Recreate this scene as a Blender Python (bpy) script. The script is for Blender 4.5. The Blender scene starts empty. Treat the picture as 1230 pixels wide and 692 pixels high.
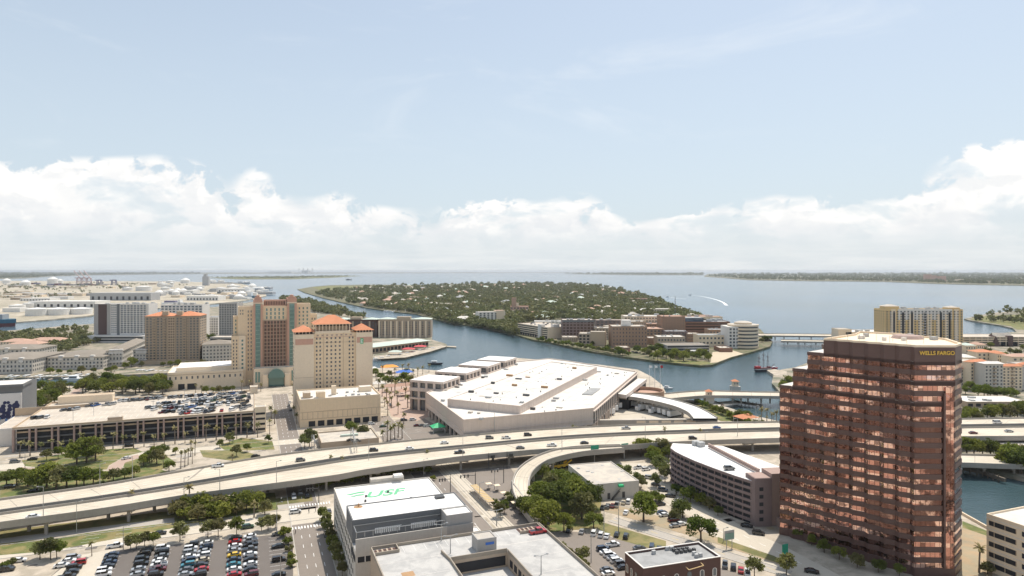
import bpy, math, random
import numpy as np
from mathutils import Vector, Matrix
random.seed(7); RNG = np.random.default_rng(11)
scn = bpy.context.scene
COL = scn.collection
R = math.radians
# ---------------------------------------------------------------- camera
H = 100.0; F = 800.0; CX = 615.0; Y0 = 325.3      # eye height (m); focal length, centre and horizon in photo pixels
cam_d = bpy.data.cameras.new('camera'); cam = bpy.data.objects.new('camera', cam_d); COL.objects.link(cam)
cam.location = (0, 0, H); cam.rotation_euler = (R(90), 0, 0)
cam_d.sensor_width = 36; cam_d.lens = 36 * F / 1230; cam_d.shift_y = -(346 - Y0) / 1230
cam_d.clip_start = 1; cam_d.clip_end = 200000
scn.camera = cam
# ---------------------------------------------------------------- sun and sky
S_AZ = math.atan2(.54, .84); S_EL = R(64)
sun_vec = Vector((math.sin(S_AZ) * math.cos(S_EL), math.cos(S_AZ) * math.cos(S_EL), math.sin(S_EL)))
sd = bpy.data.lights.new('sun', 'SUN'); sd.energy = 3.75; sd.angle = R(.53); sd.color = (1, .93, .82)
so = bpy.data.objects.new('sun', sd); COL.objects.link(so); so.rotation_euler = sun_vec.to_track_quat('Z', 'Y').to_euler(); so.location = (0, 0, 400)
scn.view_settings.view_transform = 'Standard'; scn.view_settings.look = 'None'
scn.view_settings.gamma = 1; scn.view_settings.exposure = 0.23; scn.view_settings.use_curve_mapping = False
scn.cycles.use_denoising = True; scn.cycles.use_adaptive_sampling = True; scn.cycles.adaptive_threshold = .02
scn.cycles.max_bounces = 6; scn.cycles.diffuse_bounces = 3; scn.cycles.glossy_bounces = 3; scn.cycles.transmission_bounces = 2
scn.cycles.volume_bounces = 0; scn.cycles.transparent_max_bounces = 6; scn.cycles.caustics_reflective = False; scn.cycles.caustics_refractive = False

class NT:
    """tiny node-tree helper"""
    def __init__(s, tree): s.t = tree; s.n = tree.nodes; s.l = tree.links
    def new(s, ty, **kw):
        n = s.n.new(ty)
        for k, v in kw.items():
            if k[0] == '_': n.inputs[k[1:].replace('_', ' ')].default_value = v
            else: setattr(n, k, v)
        return n
    def ln(s, a, b): s.l.new(a, b)
    def put(s, sock, v):
        if isinstance(v, bpy.types.NodeSocket): s.l.new(v, sock)
        elif v is not None: sock.default_value = v
    def math(s, op, a, b=None, c=None, clamp=False):
        n = s.n.new('ShaderNodeMath'); n.operation = op; n.use_clamp = clamp
        for i, v in enumerate((a, b, c)): s.put(n.inputs[i], v)
        return n.outputs[0]
    def mix(s, f, a, b, mode='MIX'):
        n = s.n.new('ShaderNodeMix'); n.data_type = 'RGBA'; n.blend_type = mode
        s.put(n.inputs[0], f)
        s.put(n.inputs[6], (*a, 1) if isinstance(a, tuple) and len(a) == 3 else a)
        s.put(n.inputs[7], (*b, 1) if isinstance(b, tuple) and len(b) == 3 else b)
        return n.outputs[2]
    def smooth(s, v, lo, hi, to0=0., to1=1.):
        n = s.n.new('ShaderNodeMapRange'); n.interpolation_type = 'SMOOTHSTEP'
        for i, x in enumerate((v, lo, hi, to0, to1)): s.put(n.inputs[i], x)
        return n.outputs[0]
    def vec(s, x=0., y=0., z=0.):
        n = s.n.new('ShaderNodeCombineXYZ')
        for i, v in enumerate((x, y, z)): s.put(n.inputs[i], v)
        return n.outputs[0]
    def noise(s, vec, scale, detail=4, rough=.55, dist=0., dim='3D'):
        n = s.n.new('ShaderNodeTexNoise'); n.noise_dimensions = dim
        if vec is not None: s.l.new(vec, n.inputs['Vector'])
        s.put(n.inputs['Scale'], scale); n.inputs['Detail'].default_value = detail
        n.inputs['Roughness'].default_value = rough; n.inputs['Distortion'].default_value = dist
        return n.outputs[0]

world = bpy.data.worlds.new('World'); scn.world = world; world.use_nodes = True
def make_sky():
    w = NT(world.node_tree); w.n.clear()
    out = w.new('ShaderNodeOutputWorld'); bg = w.new('ShaderNodeBackground'); bg.inputs[1].default_value = .12
    sky = w.new('ShaderNodeTexSky'); sky.sky_type = 'NISHITA'; sky.sun_disc = False
    sky.sun_elevation = S_EL; sky.sun_rotation = S_AZ; sky.air_density = 1.0; sky.dust_density = 2.0; sky.ozone_density = 1.2; sky.altitude = 50
    tc = w.new('ShaderNodeTexCoord'); sp = w.new('ShaderNodeSeparateXYZ'); w.ln(tc.outputs['Generated'], sp.inputs[0])
    x, y, z = sp.outputs
    rad = w.math('SQRT', w.math('ADD', w.math('MULTIPLY', x, x), w.math('MULTIPLY', y, y)))
    el = w.math('ARCTAN2', z, rad); az = w.math('ARCTAN2', x, y)
    # thin high haze that whitens the blue
    hz = w.smooth(el, 0.0, 0.55, .80, .42)
    base = w.mix(hz, sky.outputs[0], (5.0, 5.72, 6.25))
    # cumulus bank: a ragged band of heaped cloud above the horizon
    def puff(da, de):
        p = w.vec(w.math('MULTIPLY', w.math('ADD', az, da), 1.0), w.math('MULTIPLY', w.math('ADD', el, de), 1.25), 3.7)
        n1 = w.noise(p, 7.0, 2, .5)
        n2 = w.noise(p, 20., 7, .58, .3)
        return n1, n2
    n1, n2 = puff(0., 0.)
    m1, m2 = puff(.010, .014)
    low = w.noise(w.vec(az, 0., 1.3), 3.2, 2, .5)
    # top edge of the bank (radians)
    gauss = lambda c0, wd, am: w.math('MULTIPLY', am, w.math('EXPONENT', w.math('MULTIPLY', -1., w.math('POWER', w.math('ABSOLUTE', w.math('DIVIDE', w.math('SUBTRACT', az, c0), wd)), 2.))))
    top = w.math('ADD', .050, w.math('MULTIPLY', low, .115))
    for c0, wd, am in ((.72, .13, .095), (-.58, .11, .040), (-.40, .03, -.03), (-.36, .05, .02), (.38, .05, -.02), (-.70, .05, .02)): top = w.math('ADD', top, gauss(c0, wd, am))
    def body(n1_, n2_):
        bil = w.math('ABSOLUTE', w.math('SUBTRACT', n2_, .5))
        t = w.math('ADD', w.math('MULTIPLY', w.math('SUBTRACT', n1_, .5), .13), w.math('MULTIPLY', w.math('SUBTRACT', n2_, .5), .10))
        return w.math('SUBTRACT', t, w.math('MULTIPLY', bil, .10))
    h = body(n1, n2); h2 = body(m1, m2)
    d = w.math('ADD', w.math('SUBTRACT', top, el), h)
    dens = w.smooth(d, -.001, .016)
    foot = w.smooth(w.math('ADD', el, w.math('MULTIPLY', w.math('SUBTRACT', n2, .5), .05)), .024, .070, .22, 1.)
    hole = w.smooth(w.noise(w.vec(w.math('MULTIPLY', az, 1.), w.math('MULTIPLY', el, 2.2), 6.1), 8.5, 5, .6, .3), .36, .50, .35, 1.)
    dens = w.math('MULTIPLY', w.math('MULTIPLY', dens, foot), hole)
    # modelling: brighter where the heap rises towards the sun, greyer on flat undersides
    lit = w.smooth(w.math('SUBTRACT', h, h2), -.012, .014)
    under = w.smooth(w.math('SUBTRACT', w.math('MULTIPLY', w.noise(w.vec(az, w.math('MULTIPLY', el, 3.), 9.), 11., 4, .5), .16), el), -.02, .035)
    shade = w.math('MULTIPLY', w.math('SUBTRACT', 1., w.math('MULTIPLY', under, .55)), w.math('ADD', .55, w.math('MULTIPLY', lit, .45)))
    ccol = w.mix(shade, (5.45, 5.7, 6.0), (7.9, 7.7, 7.45))
    colr = w.mix(w.math('MULTIPLY', dens, .93), base, ccol)
    # faint high wisps
    wv = w.noise(w.vec(w.math('MULTIPLY', az, .6), w.math('MULTIPLY', el, 2.2), 5.), 4.5, 8, .62, .6)
    wd = w.math('MULTIPLY', w.smooth(wv, .56, .78, 0., .35), w.smooth(el, .08, .2))
    colr = w.mix(wd, colr, (6.6, 6.9, 7.2))
    # streaky low haze cloud at the horizon
    st = w.noise(w.vec(az, w.math('MULTIPLY', el, 9.), 2.), 9., 6, .6)
    sd_ = w.math('MULTIPLY', w.smooth(st, .30, .75, 0.25, .75), w.smooth(el, .0, .075, 1., 0.))
    colr = w.mix(sd_, colr, (6.6, 6.68, 6.62))
    w.ln(colr, bg.inputs[0]); w.ln(bg.outputs[0], out.inputs[0])
make_sky()

# ---------------------------------------------------------------- frames and projection from the photograph to the ground
U = Vector((.932, .362, 0)); V = Vector((-.362, .932, 0))        # the street grid
U2 = Vector((.925, -.380, 0)); V2 = Vector((.380, .925, 0))      # the waterfront grid of the exhibition hall
XU = Vector((1, 0, 0)); XV = Vector((0, 1, 0))
def G(x, y, z=0.):
    D = F * (H - z) / (y - Y0); return Vector(((x - CX) / F * D, D, z))
def px(p):
    return CX + F * p.x / p.y, Y0 + F * (H - p.z) / p.y
def zat(A, ytop): return H - (ytop - Y0) * A.y / F
def along(A, u, xb):
    k = (xb - CX) / F; return (k * A.y - A.x) / (u.x - k * u.y)
# ---------------------------------------------------------------- materials
MATS = {}
def mat(name, col, rough=.85, var=.10, scale=.15, metal=0., spec=.4, bump=0., bscale=2., streak=0., fine=.06, col2=None, emis=None):
    if name in MATS: return MATS[name]
    m = bpy.data.materials.new(name); m.use_nodes = True; MATS[name] = m
    t = NT(m.node_tree); b = t.n['Principled BSDF']
    b.inputs['Roughness'].default_value = rough; b.inputs['Metallic'].default_value = metal; b.inputs['Specular IOR Level'].default_value = spec
    g = t.new('ShaderNodeNewGeometry').outputs['Position']
    n = t.noise(g, scale, 6, .62, .3)
    n2 = t.noise(g, scale * 14, 3, .6)
    f = t.math('ADD', t.math('MULTIPLY', t.math('SUBTRACT', n, .5), var * 3.2), t.math('MULTIPLY', t.math('SUBTRACT', n2, .5), fine * 3.))
    if streak:
        mp = t.new('ShaderNodeMapping'); t.ln(g, mp.inputs[0]); mp.inputs['Scale'].default_value = (1.1, 1.1, .06)
        f = t.math('ADD', f, t.math('MULTIPLY', t.math('SUBTRACT', t.noise(mp.outputs[0], 1., 4, .6), .5), streak * 3))
    gain = t.math('ADD', 1., f)
    base = (*col, 1)
    if col2: base = t.mix(t.smooth(t.noise(g, scale * 2.7, 5, .6, .5), .42, .60), (*col, 1), (*col2, 1))
    mx = t.new('ShaderNodeVectorMath', operation='SCALE')
    t.put(mx.inputs[0], base if not isinstance(base, tuple) else base[:3]); t.ln(gain, mx.inputs['Scale'])
    t.ln(mx.outputs[0], b.inputs['Base Color'])
    if bump:
        bp = t.new('ShaderNodeBump'); bp.inputs['Strength'].default_value = bump; bp.inputs['Distance'].default_value = .1
        t.ln(t.noise(g, bscale, 5, .6), bp.inputs['Height']); t.ln(bp.outputs[0], b.inputs['Normal'])
    return m
M = {}
def defm(k, *a, **kw): M[k] = mat(k, *a, **kw)
defm('pavement', (.50, .43, .345), .9, .16, .045, col2=(.37, .32, .25), fine=.12)
defm('town', (.36, .305, .235), .95, .22, .02, col2=(.17, .17, .12), fine=.25)
defm('wood_floor', (.12, .125, .06), .95, .25, .02, col2=(.20, .17, .11), fine=.25)
defm('asphalt', (.155, .135, .12), .9, .12, .06, fine=.05)
defm('street_asphalt', (.24, .205, .175), .9, .12, .05)
defm('concrete_road', (.55, .49, .40), .9, .08, .05, streak=0)
defm('girder_concrete', (.37, .34, .30), .9, .10, .08, streak=.08)
defm('kerb', (.50, .47, .42), .9)
defm('white_paint', (.80, .79, .76), .7)
defm('yellow_paint', (.70, .50, .12), .7)
defm('grass', (.125, .150, .045), .95, .25, .06, col2=(.24, .20, .085), fine=.18)
defm('dry_grass', (.24, .205, .09), .95, .2, .05, col2=(.155, .155, .06), fine=.15)
defm('dirt', (.40, .30, .19), .95, .2, .06, col2=(.34, .29, .2))
defm('brick_paving', (.44, .325, .265), .9, .12, .1)
defm('trackway', (.42, .385, .34), .9, .12, .1)
defm('sand', (.55, .46, .33), .95, .1, .03)
defm('port_ground', (.48, .42, .33), .95, .25, .006, col2=(.34, .30, .22), fine=.3)
defm('white_roof', (.70, .665, .61), .8, .10, .03, fine=.05, col2=(.64, .60, .55))
defm('bright_roof', (.79, .775, .745), .75, .07, .05, fine=.035, col2=(.73, .71, .68))
defm('tan_roof', (.56, .50, .42), .85, .14, .06, col2=(.46, .42, .37))
defm('grey_roof', (.36, .36, .355), .85, .08, .08, col2=(.30, .30, .295))
defm('garage_roof', (.56, .49, .405), .88, .09, .05, col2=(.49, .43, .36))
defm('garage_deck_grey', (.50, .485, .46), .85, .12, .06, col2=(.41, .40, .385))
defm('slab_grey', (.16, .16, .16), .85)
defm('shingle', (.26, .225, .185), .9, .15, .1)
defm('terracotta', (.58, .235, .12), .85, .12, .12)
defm('pale_terracotta', (.50, .32, .24), .85, .12, .12)
defm('green_roof', (.50, .57, .50), .7, .08, .06)
defm('cream_wall', (.78, .61, .415), .85, .05, .04, streak=.05)
defm('cream_dark', (.52, .40, .28), .85, .05, .05)
defm('cream_pale', (.80, .66, .49), .85, .05, .05)
defm('salmon_wall', (.58, .345, .255), .85, .06, .05)
defm('hall_wall', (.66, .56, .485), .85, .05, .05, streak=.08)
defm('brown_wall', (.42, .325, .235), .85, .06, .05)
defm('white_wall', (.74, .70, .65), .8, .05, .05, streak=.04)
defm('grey_wall', (.42, .40, .375), .85, .07, .06, streak=.04)
defm('slate_wall', (.17, .175, .18), .8, .07, .1)
defm('lightgrey_wall', (.58, .54, .48), .85, .06, .06, streak=.07)
defm('tan_wall', (.46, .37, .28), .85, .06, .05)
defm('brick_wall', (.27, .145, .095), .9, .10, .3)
defm('brick_light', (.36, .235, .16), .9, .10, .1)
defm('dark_brick', (.105, .060, .050), .9, .15, .3)
defm('dark_panel', (.10, .060, .055), .6, .06, .1)
defm('mauve_wall', (.235, .175, .165), .85, .08, .1, streak=.05)
defm('mauve_light', (.40, .29, .25), .85, .08, .1)
defm('granite', (.115, .065, .055), .42, .07, .3, spec=.5)
defm('yellow_wall', (.74, .54, .27), .85, .05, .05)
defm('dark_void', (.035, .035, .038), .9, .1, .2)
defm('dark_metal', (.09, .09, .09), .5, .05, 1., metal=.3)
defm('steel', (.42, .43, .43), .4, .06, 1., metal=.6)
defm('machine', (.45, .45, .44), .6, .1, .6)
defm('rust_stain', (.42, .26, .14), .9)
defm('teal_glass', (.13, .24, .22), .12, .06, .3, metal=.2, spec=.9)
defm('teal_trim', (.22, .34, .29), .5, .06, .3)
defm('red_paint', (.45, .03, .04), .4)
defm('orange_cloth', (.80, .33, .06), .8); defm('blue_cloth', (.06, .17, .55), .8); defm('red_cloth', (.55, .08, .09), .8)
defm('green_sign', (.02, .26, .16), .5, .03); defm('logo_green', (.04, .48, .20), .6, .03); defm('faded_green', (.16, .50, .27), .8, .12, .5, fine=.15); defm('deck_rail', (.35, .30, .24), .85, .12, .2)
defm('gold', (.75, .50, .10), .35, .03, 1., metal=.7)
defm('bark', (.13, .10, .075), .95, .15, 1.); defm('palm_bark', (.23, .19, .15), .95, .12, 1.)
defm('wood', (.16, .13, .10), .9, .15, .5)
defm('boat_white', (.80, .80, .79), .35, .03); defm('hull_dark', (.05, .05, .06), .4)
defm('tank_white', (.74, .72, .68), .6, .06, .05)
defm('warehouse_wall', (.42, .42, .42), .8, .06, .03); defm('wake_foam', (.75, .78, .8), .8, .2, .1)
defm('crane_pink', (.55, .42, .42), .6); defm('crane_violet', (.16, .15, .24), .6)
defm('ship_blue', (.03, .13, .20), .5); defm('ship_red', (.13, .03, .035), .5)
defm('banner_cloth', (.66, .64, .62), .8, .03); defm('banner_ink', (.035, .04, .10), .8, .3, .5); defm('banner_blue', (.10, .2, .42), .8, .2, .5)
defm('yellow_machine', (.72, .45, .05), .5)
defm('rubber', (.03, .03, .03), .9)

def highway_mat():
    m = bpy.data.materials.new('highway'); m.use_nodes = True; t = NT(m.node_tree); b = t.n['Principled BSDF']; b.inputs['Roughness'].default_value = .85
    uv = t.new('ShaderNodeUVMap'); sp = t.new('ShaderNodeSeparateXYZ'); t.ln(uv.outputs[0], sp.inputs[0]); g = t.new('ShaderNodeNewGeometry').outputs['Position']
    n = t.noise(g, .05, 5, .65); n2 = t.noise(g, .9, 3, .6)
    lane = t.math('ABSOLUTE', t.math('SUBTRACT', t.math('FRACT', t.math('MULTIPLY', sp.outputs[1], 1.)), .5))
    track = t.smooth(t.math('ABSOLUTE', t.math('SUBTRACT', lane, .22)), .02, .11, 1., 0.)
    mp = t.new('ShaderNodeMapping'); t.ln(uv.outputs[0], mp.inputs[0]); mp.inputs['Scale'].default_value = (.02, 3., 1.); st = t.noise(mp.outputs[0], 1.3, 4, .6)
    joint = t.smooth(t.math('ABSOLUTE', t.math('SUBTRACT', t.math('FRACT', t.math('DIVIDE', sp.outputs[0], 14.)), .5)), .488, .494)
    c = t.mix(t.smooth(n, .38, .62), (.66, .585, .47), (.56, .49, .385)); c = t.mix(t.math('MULTIPLY', track, .30), c, (.34, .29, .23)); c = t.mix(t.smooth(st, .45, .75, 0., .35), c, (.36, .31, .25)); c = t.mix(t.math('MULTIPLY', joint, .65), c, (.16, .14, .12))
    c = t.mix(t.smooth(n2, .55, .8, 0., .25), c, (.30, .26, .21)); t.ln(c, b.inputs['Base Color']); M['highway'] = m
highway_mat()
def glass(name, tint=(.10, .115, .13), rough=.12, var=.5, cell=3.):
    m = bpy.data.materials.new(name); m.use_nodes = True; t = NT(m.node_tree); b = t.n['Principled BSDF']
    b.inputs['Roughness'].default_value = rough; b.inputs['Specular IOR Level'].default_value = .8; b.inputs['Metallic'].default_value = .15
    g = t.new('ShaderNodeNewGeometry').outputs['Position']; oi = t.new('ShaderNodeObjectInfo').outputs['Random']
    n = t.noise(g, .35, 2, .6); f = t.math('ADD', .45, t.math('ADD', t.math('MULTIPLY', oi, var), t.math('MULTIPLY', n, .6)))
    mx = t.new('ShaderNodeVectorMath', operation='SCALE'); mx.inputs[0].default_value = tint; t.ln(f, mx.inputs['Scale'])
    t.ln(mx.outputs[0], b.inputs['Base Color']); M[name] = m; return m
glass('window_glass'); glass('brown_glass', (.085, .05, .04)); glass('blue_glass', (.04, .075, .12), .08); glass('car_glass', (.02, .025, .03), .05, .2)

# ---------------------------------------------------------------- objects
ORG = {}
def put(o, parent=None, kind=None, label=None, cat=None, group=None):
    COL.objects.link(o)
    if parent is not None: o.parent = parent
    if kind: o['kind'] = kind
    if label: o['label'] = label
    if cat: o['category'] = cat
    if group: o['group'] = group
    return o
def thing(name, label, cat, loc, group=None):
    o = bpy.data.objects.new(name, None); o.empty_display_size = 1; o.location = (loc[0], loc[1], loc[2] if len(loc) > 2 else 0.)
    put(o, None, None, label, cat, group); ORG[o.name] = Vector(o.location); return o
def org(parent): return ORG.get(parent.name, Vector((0, 0, 0))) if parent is not None else Vector((0, 0, 0))
class B:
    """a mesh under construction, in world coordinates; sides carry UV = (running length, height) in metres"""
    def __init__(s): s.v = []; s.f = []; s.uv = []; s.mi = []; s.cur = 0
    def face(s, pts, uv=None):
        k = len(s.v); s.v += [tuple(p) for p in pts]; s.f.append(tuple(range(k, k + len(pts)))); s.mi.append(s.cur)
        s.uv += uv if uv else [(p[0], p[1]) for p in pts]
    def prism(s, poly, z0, z1, top=True, bottom=True, side=True):
        P = [(p[0], p[1]) for p in poly]
        if sum(P[i][0] * P[(i + 1) % len(P)][1] - P[(i + 1) % len(P)][0] * P[i][1] for i in range(len(P))) < 0: P = P[::-1]
        run = 0.
        for i in range(len(P)):
            a, b = P[i], P[(i + 1) % len(P)]; L = math.dist(a, b)
            if side: s.face([(*a, z0), (*b, z0), (*b, z1), (*a, z1)], [(run, z0), (run + L, z0), (run + L, z1), (run, z1)])
            run += L
        if top: s.face([(*p, z1) for p in P])
        if bottom: s.face([(*p, z0) for p in P[::-1]])
        return s
    def box(s, A, u, w, v, d, z0, z1):
        A = Vector(A[:2]); u = Vector(u[:2]); v = Vector(v[:2])
        return s.prism([A, A + u * w, A + u * w + v * d, A + v * d], z0, z1)
    def cbox(s, c, w, d, z0, z1, u=U, v=V):
        return s.box(Vector(c[:2]) - Vector(u[:2]) * w / 2 - Vector(v[:2]) * d / 2, u, w, v, d, z0, z1)
    def cyl(s, c, r0, z0, z1, n=8, r1=None, cap=True):
        r1 = r0 if r1 is None else r1
        a = [(c[0] + r0 * math.cos(2 * math.pi * i / n), c[1] + r0 * math.sin(2 * math.pi * i / n)) for i in range(n)]
        b = [(c[0] + r1 * math.cos(2 * math.pi * i / n), c[1] + r1 * math.sin(2 * math.pi * i / n)) for i in range(n)]
        for i in range(n):
            j = (i + 1) % n; s.face([(*a[i], z0), (*a[j], z0), (*b[j], z1), (*b[i], z1)])
        if cap: s.face([(*p, z1) for p in b]); s.face([(*p, z0) for p in a[::-1]])
        return s
    def beam(s, p, q, r=.1):
        p = Vector(p); q = Vector(q); d = (q - p).normalized(); a = d.cross(Vector((0, 0, 1)))
        if a.length < 1e-3: a = Vector((1, 0, 0))
        a = a.normalized() * r; b = d.cross(a).normalized() * r; c = [a + b, b - a, -a - b, a - b]
        for i in range(4): s.face([p + c[i], p + c[(i + 1) % 4], q + c[(i + 1) % 4], q + c[i]])
        s.face([p + x for x in c[::-1]]); s.face([q + x for x in c]); return s
    def hip(s, A, u, w, v, d, z0, z1, over=.8):
        A = Vector((A[0], A[1], 0)) - u * over - v * over; w += 2 * over; d += 2 * over; m = min(w, d) / 2
        c = [A, A + u * w, A + u * w + v * d, A + v * d]; c = [Vector((p.x, p.y, z0)) for p in c]
        if w >= d: r0 = A + u * m + v * m; r1 = A + u * (w - m) + v * m; 
        else: r0 = A + u * m + v * m; r1 = A + u * m + v * (d - m)
        r0 = Vector((r0.x, r0.y, z1)); r1 = Vector((r1.x, r1.y, z1)) + (u * .01)
        if w >= d: fs = [(c[0], c[1], r1, r0), (c[1], c[2], r1), (c[2], c[3], r0, r1), (c[3], c[0], r0)]
        else: fs = [(c[0], c[1], r0), (c[1], c[2], r1, r0), (c[2], c[3], r1), (c[3], c[0], r0, r1)]
        for f in fs: s.face(f)
        s.face(c[::-1]); return s
    def mesh(s, name, off=Vector((0, 0, 0)), mats=()):
        me = bpy.data.meshes.new(name); off = Vector(off)
        me.from_pydata([(v[0] - off.x, v[1] - off.y, v[2] - off.z) for v in s.v], [], s.f)
        uvl = me.uv_layers.new(name='UVMap'); uvl.data.foreach_set('uv', np.array(s.uv, dtype=np.float32).ravel())
        for m in mats: me.materials.append(m)
        if len(mats) > 1: me.polygons.foreach_set('material_index', s.mi)
        me.update(); return me
    def build(s, name, m, parent=None, **kw):
        ms = [M[m] if isinstance(m, str) else m] if not isinstance(m, (list, tuple)) else [M[x] if isinstance(x, str) else x for x in m]
        o = bpy.data.objects.new(name, s.mesh(name, org(parent), ms)); return put(o, parent, **kw)
def npmesh(name, verts, quads, m, smooth=False):
    me = bpy.data.meshes.new(name); k = quads.shape[1]
    me.vertices.add(len(verts)); me.vertices.foreach_set('co', verts.astype(np.float32).ravel())
    me.loops.add(quads.size); me.loops.foreach_set('vertex_index', quads.astype(np.int32).ravel())
    me.polygons.add(len(quads)); me.polygons.foreach_set('loop_start', np.arange(0, quads.size, k, dtype=np.int32))
    me.polygons.foreach_set('loop_total', np.full(len(quads), k, dtype=np.int32))
    me.update(calc_edges=True); me.validate(); me.materials.append(m); return me
def ordw(n):
    w = 'first second third fourth fifth sixth seventh eighth ninth tenth eleventh twelfth thirteenth fourteenth fifteenth sixteenth seventeenth eighteenth nineteenth twentieth'.split()
    if n < 20: return w[n]
    t = {2: 'twenty', 3: 'thirty', 4: 'forty', 5: 'fifty', 6: 'sixty'}; a, b = divmod(n + 1, 10)
    return t[a] + '-' + w[b - 1] if b else {3: 'thirtieth', 4: 'fortieth', 5: 'fiftieth', 6: 'sixtieth'}[a]

# ---------------------------------------------------------------- water, land, air
def make_water():
    m = bpy.data.materials.new('bay_water'); m.use_nodes = True; t = NT(m.node_tree); b = t.n['Principled BSDF']
    g = t.new('ShaderNodeNewGeometry').outputs['Position']; sp = t.new('ShaderNodeSeparateXYZ'); t.ln(g, sp.inputs[0])
    big = t.noise(g, .0016, 5, .6, .4)
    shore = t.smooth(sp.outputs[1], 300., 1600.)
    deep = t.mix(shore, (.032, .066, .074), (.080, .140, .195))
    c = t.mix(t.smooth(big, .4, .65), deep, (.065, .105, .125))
    t.ln(c, b.inputs['Base Color'])
    b.inputs['IOR'].default_value = 1.33
    b.inputs['Roughness'].default_value = .16
    mp = t.new('ShaderNodeMapping'); t.ln(g, mp.inputs[0]); mp.inputs['Rotation'].default_value = (0, 0, .5); mp.inputs['Scale'].default_value = (1, 2.2, 1)
    w1 = t.noise(mp.outputs[0], .35, 6, .65, .5); w2 = t.noise(mp.outputs[0], .03, 4, .6)
    h = t.math('ADD', w1, t.math('MULTIPLY', w2, 2.))
    bp = t.new('ShaderNodeBump'); bp.inputs['Strength'].default_value = .55; bp.inputs['Distance'].default_value = .45
    t.ln(h, bp.inputs['Height']); t.ln(bp.outputs[0], b.inputs['Normal'])
    M['water'] = m
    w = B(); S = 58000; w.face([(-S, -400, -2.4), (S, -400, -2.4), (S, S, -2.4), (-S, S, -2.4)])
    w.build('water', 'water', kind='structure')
make_water()
def land(name, pts, m='town', z=0., world_pts=False, base=-4.):
    P = pts if world_pts else [G(x, y) for x, y in pts]
    return B().prism(P, base, z, bottom=False).build(name, m, kind='structure')
SHORE = [(-900, 480), (-200, 470), (0, 466), (100, 463), (160, 459), (205, 454), (300, 452), (360, 447), (448, 442), (485, 442), (525, 445), (545, 441), (580, 433), (600, 430), (622, 430),
         (660, 433), (720, 438), (766, 444), (782, 452), (795, 462), (800, 472), (812, 478), (835, 481), (870, 488), (905, 499), (936, 506)]
NEAR = [G(x, y) for x, y in SHORE] + [Vector((185, 330, 0)), Vector((182, 290, 0)), G(1155, 614), G(1190, 636), G(1260, 655), Vector((330, 200, 0)), Vector((900, 100, 0)), Vector((900, -380, 0)), Vector((-1400, -380, 0))]
land('ground', NEAR, 'pavement', world_pts=True)
land('harbour_island', [(-400, 462), (0, 454), (100, 452), (205, 448), (300, 445), (380, 437), (448, 431), (487, 429), (518, 421.5), (537, 415.5), (536, 413), (519, 408), (519, 396), (517, 382), (470, 383), (445, 382), (425, 378.5), (400, 370),
      (374, 362), (345, 359), (300, 363), (270, 367.5), (230, 371), (180, 377), (110, 389), (60, 393), (0, 398), (-400, 425)], 'town')
land('port_land', [(-500, 398), (-60, 391), (16, 387), (58, 384), (101, 380), (150, 374), (200, 369), (245, 366), (290, 361.5), (302, 359), (320, 355.5), (319, 353), (300, 349.5), (312, 346), (290, 341), (250, 339), (200, 338), (100, 337.6), (40, 337.4), (-300, 337.4)], 'port_ground')
land('residential_island', [(357, 347.5), (366, 351.5), (385, 357), (410, 363), (440, 369.5), (470, 374), (500, 377), (520, 383), (550, 389), (580, 392.5), (600, 397), (622, 402.5), (640, 408), (660, 411), (705, 421), (751, 428.5), (801, 435), (842, 439), (856, 438),
      (879, 429), (902, 423), (925, 416), (928, 410), (921, 404), (913, 395), (885, 389), (854, 385), (806, 368.5), (774, 356.5), (747, 348.5), (715, 343), (683, 340.6), (600, 340.2), (557, 340.6), (526, 342.5), (470, 342), (440, 342), (395, 342.6), (375, 344.5)], 'wood_floor')
land('hyde_shore', [(1020, 409), (1000, 424), (956, 441), (938, 444), (929, 450), (927, 460), (938, 472), (990, 500), (1060, 520), (1160, 557), (1230, 573), (1420, 600), (1800, 560), (1800, 372), (1230, 373), (1195, 375.5), (1172, 379.5), (1158, 383), (1168, 385.5), (1200, 390.5), (1216, 394), (1221, 398.5), (1190, 401), (1120, 403), (1060, 404.5), (1030, 406)], 'town')
land('far_shore', [(845, 332.2), (900, 336.3), (980, 337.6), (1060, 338.3), (1130, 341), (1230, 343), (1700, 352), (1700, 327.6), (1230, 327.9), (1050, 328.1), (850, 328.9)], 'wood_floor', base=-3)
land('far_point', [(672, 329.1), (760, 330.4), (845, 330.6), (845, 328.7), (760, 328.4)], 'wood_floor', base=-3)
land('spoil_island', [(248, 333.6), (290, 335.4), (350, 335.2), (400, 333.4), (435, 331.4), (400, 331), (350, 332), (290, 332.4)], 'grass', base=-3)
land('eastern_shore', [(-900, 339), (-60, 336), (28, 334.4), (60, 332.2), (100, 330.8), (170, 329.8), (260, 329), (380, 328.6), (700, 327.6), (700, 327.1), (-900, 327.3)], 'wood_floor', base=-3)
def make_haze():
    m = bpy.data.materials.new('haze_air'); m.use_nodes = True; t = NT(m.node_tree); t.n.remove(t.n['Principled BSDF'])
    v = t.new('ShaderNodeVolumePrincipled'); v.inputs['Color'].default_value = (.86, .91, .97, 1); v.inputs['Density'].default_value = 3.4e-5; v.inputs['Anisotropy'].default_value = .25
    t.ln(v.outputs[0], t.n['Material Output'].inputs['Volume'])
    b = B(); b.prism([(-59000, -500), (59000, -500), (59000, 59000), (-59000, 59000)], -6., 118.); b.build('haze', m, kind='stuff')
make_haze()
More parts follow.
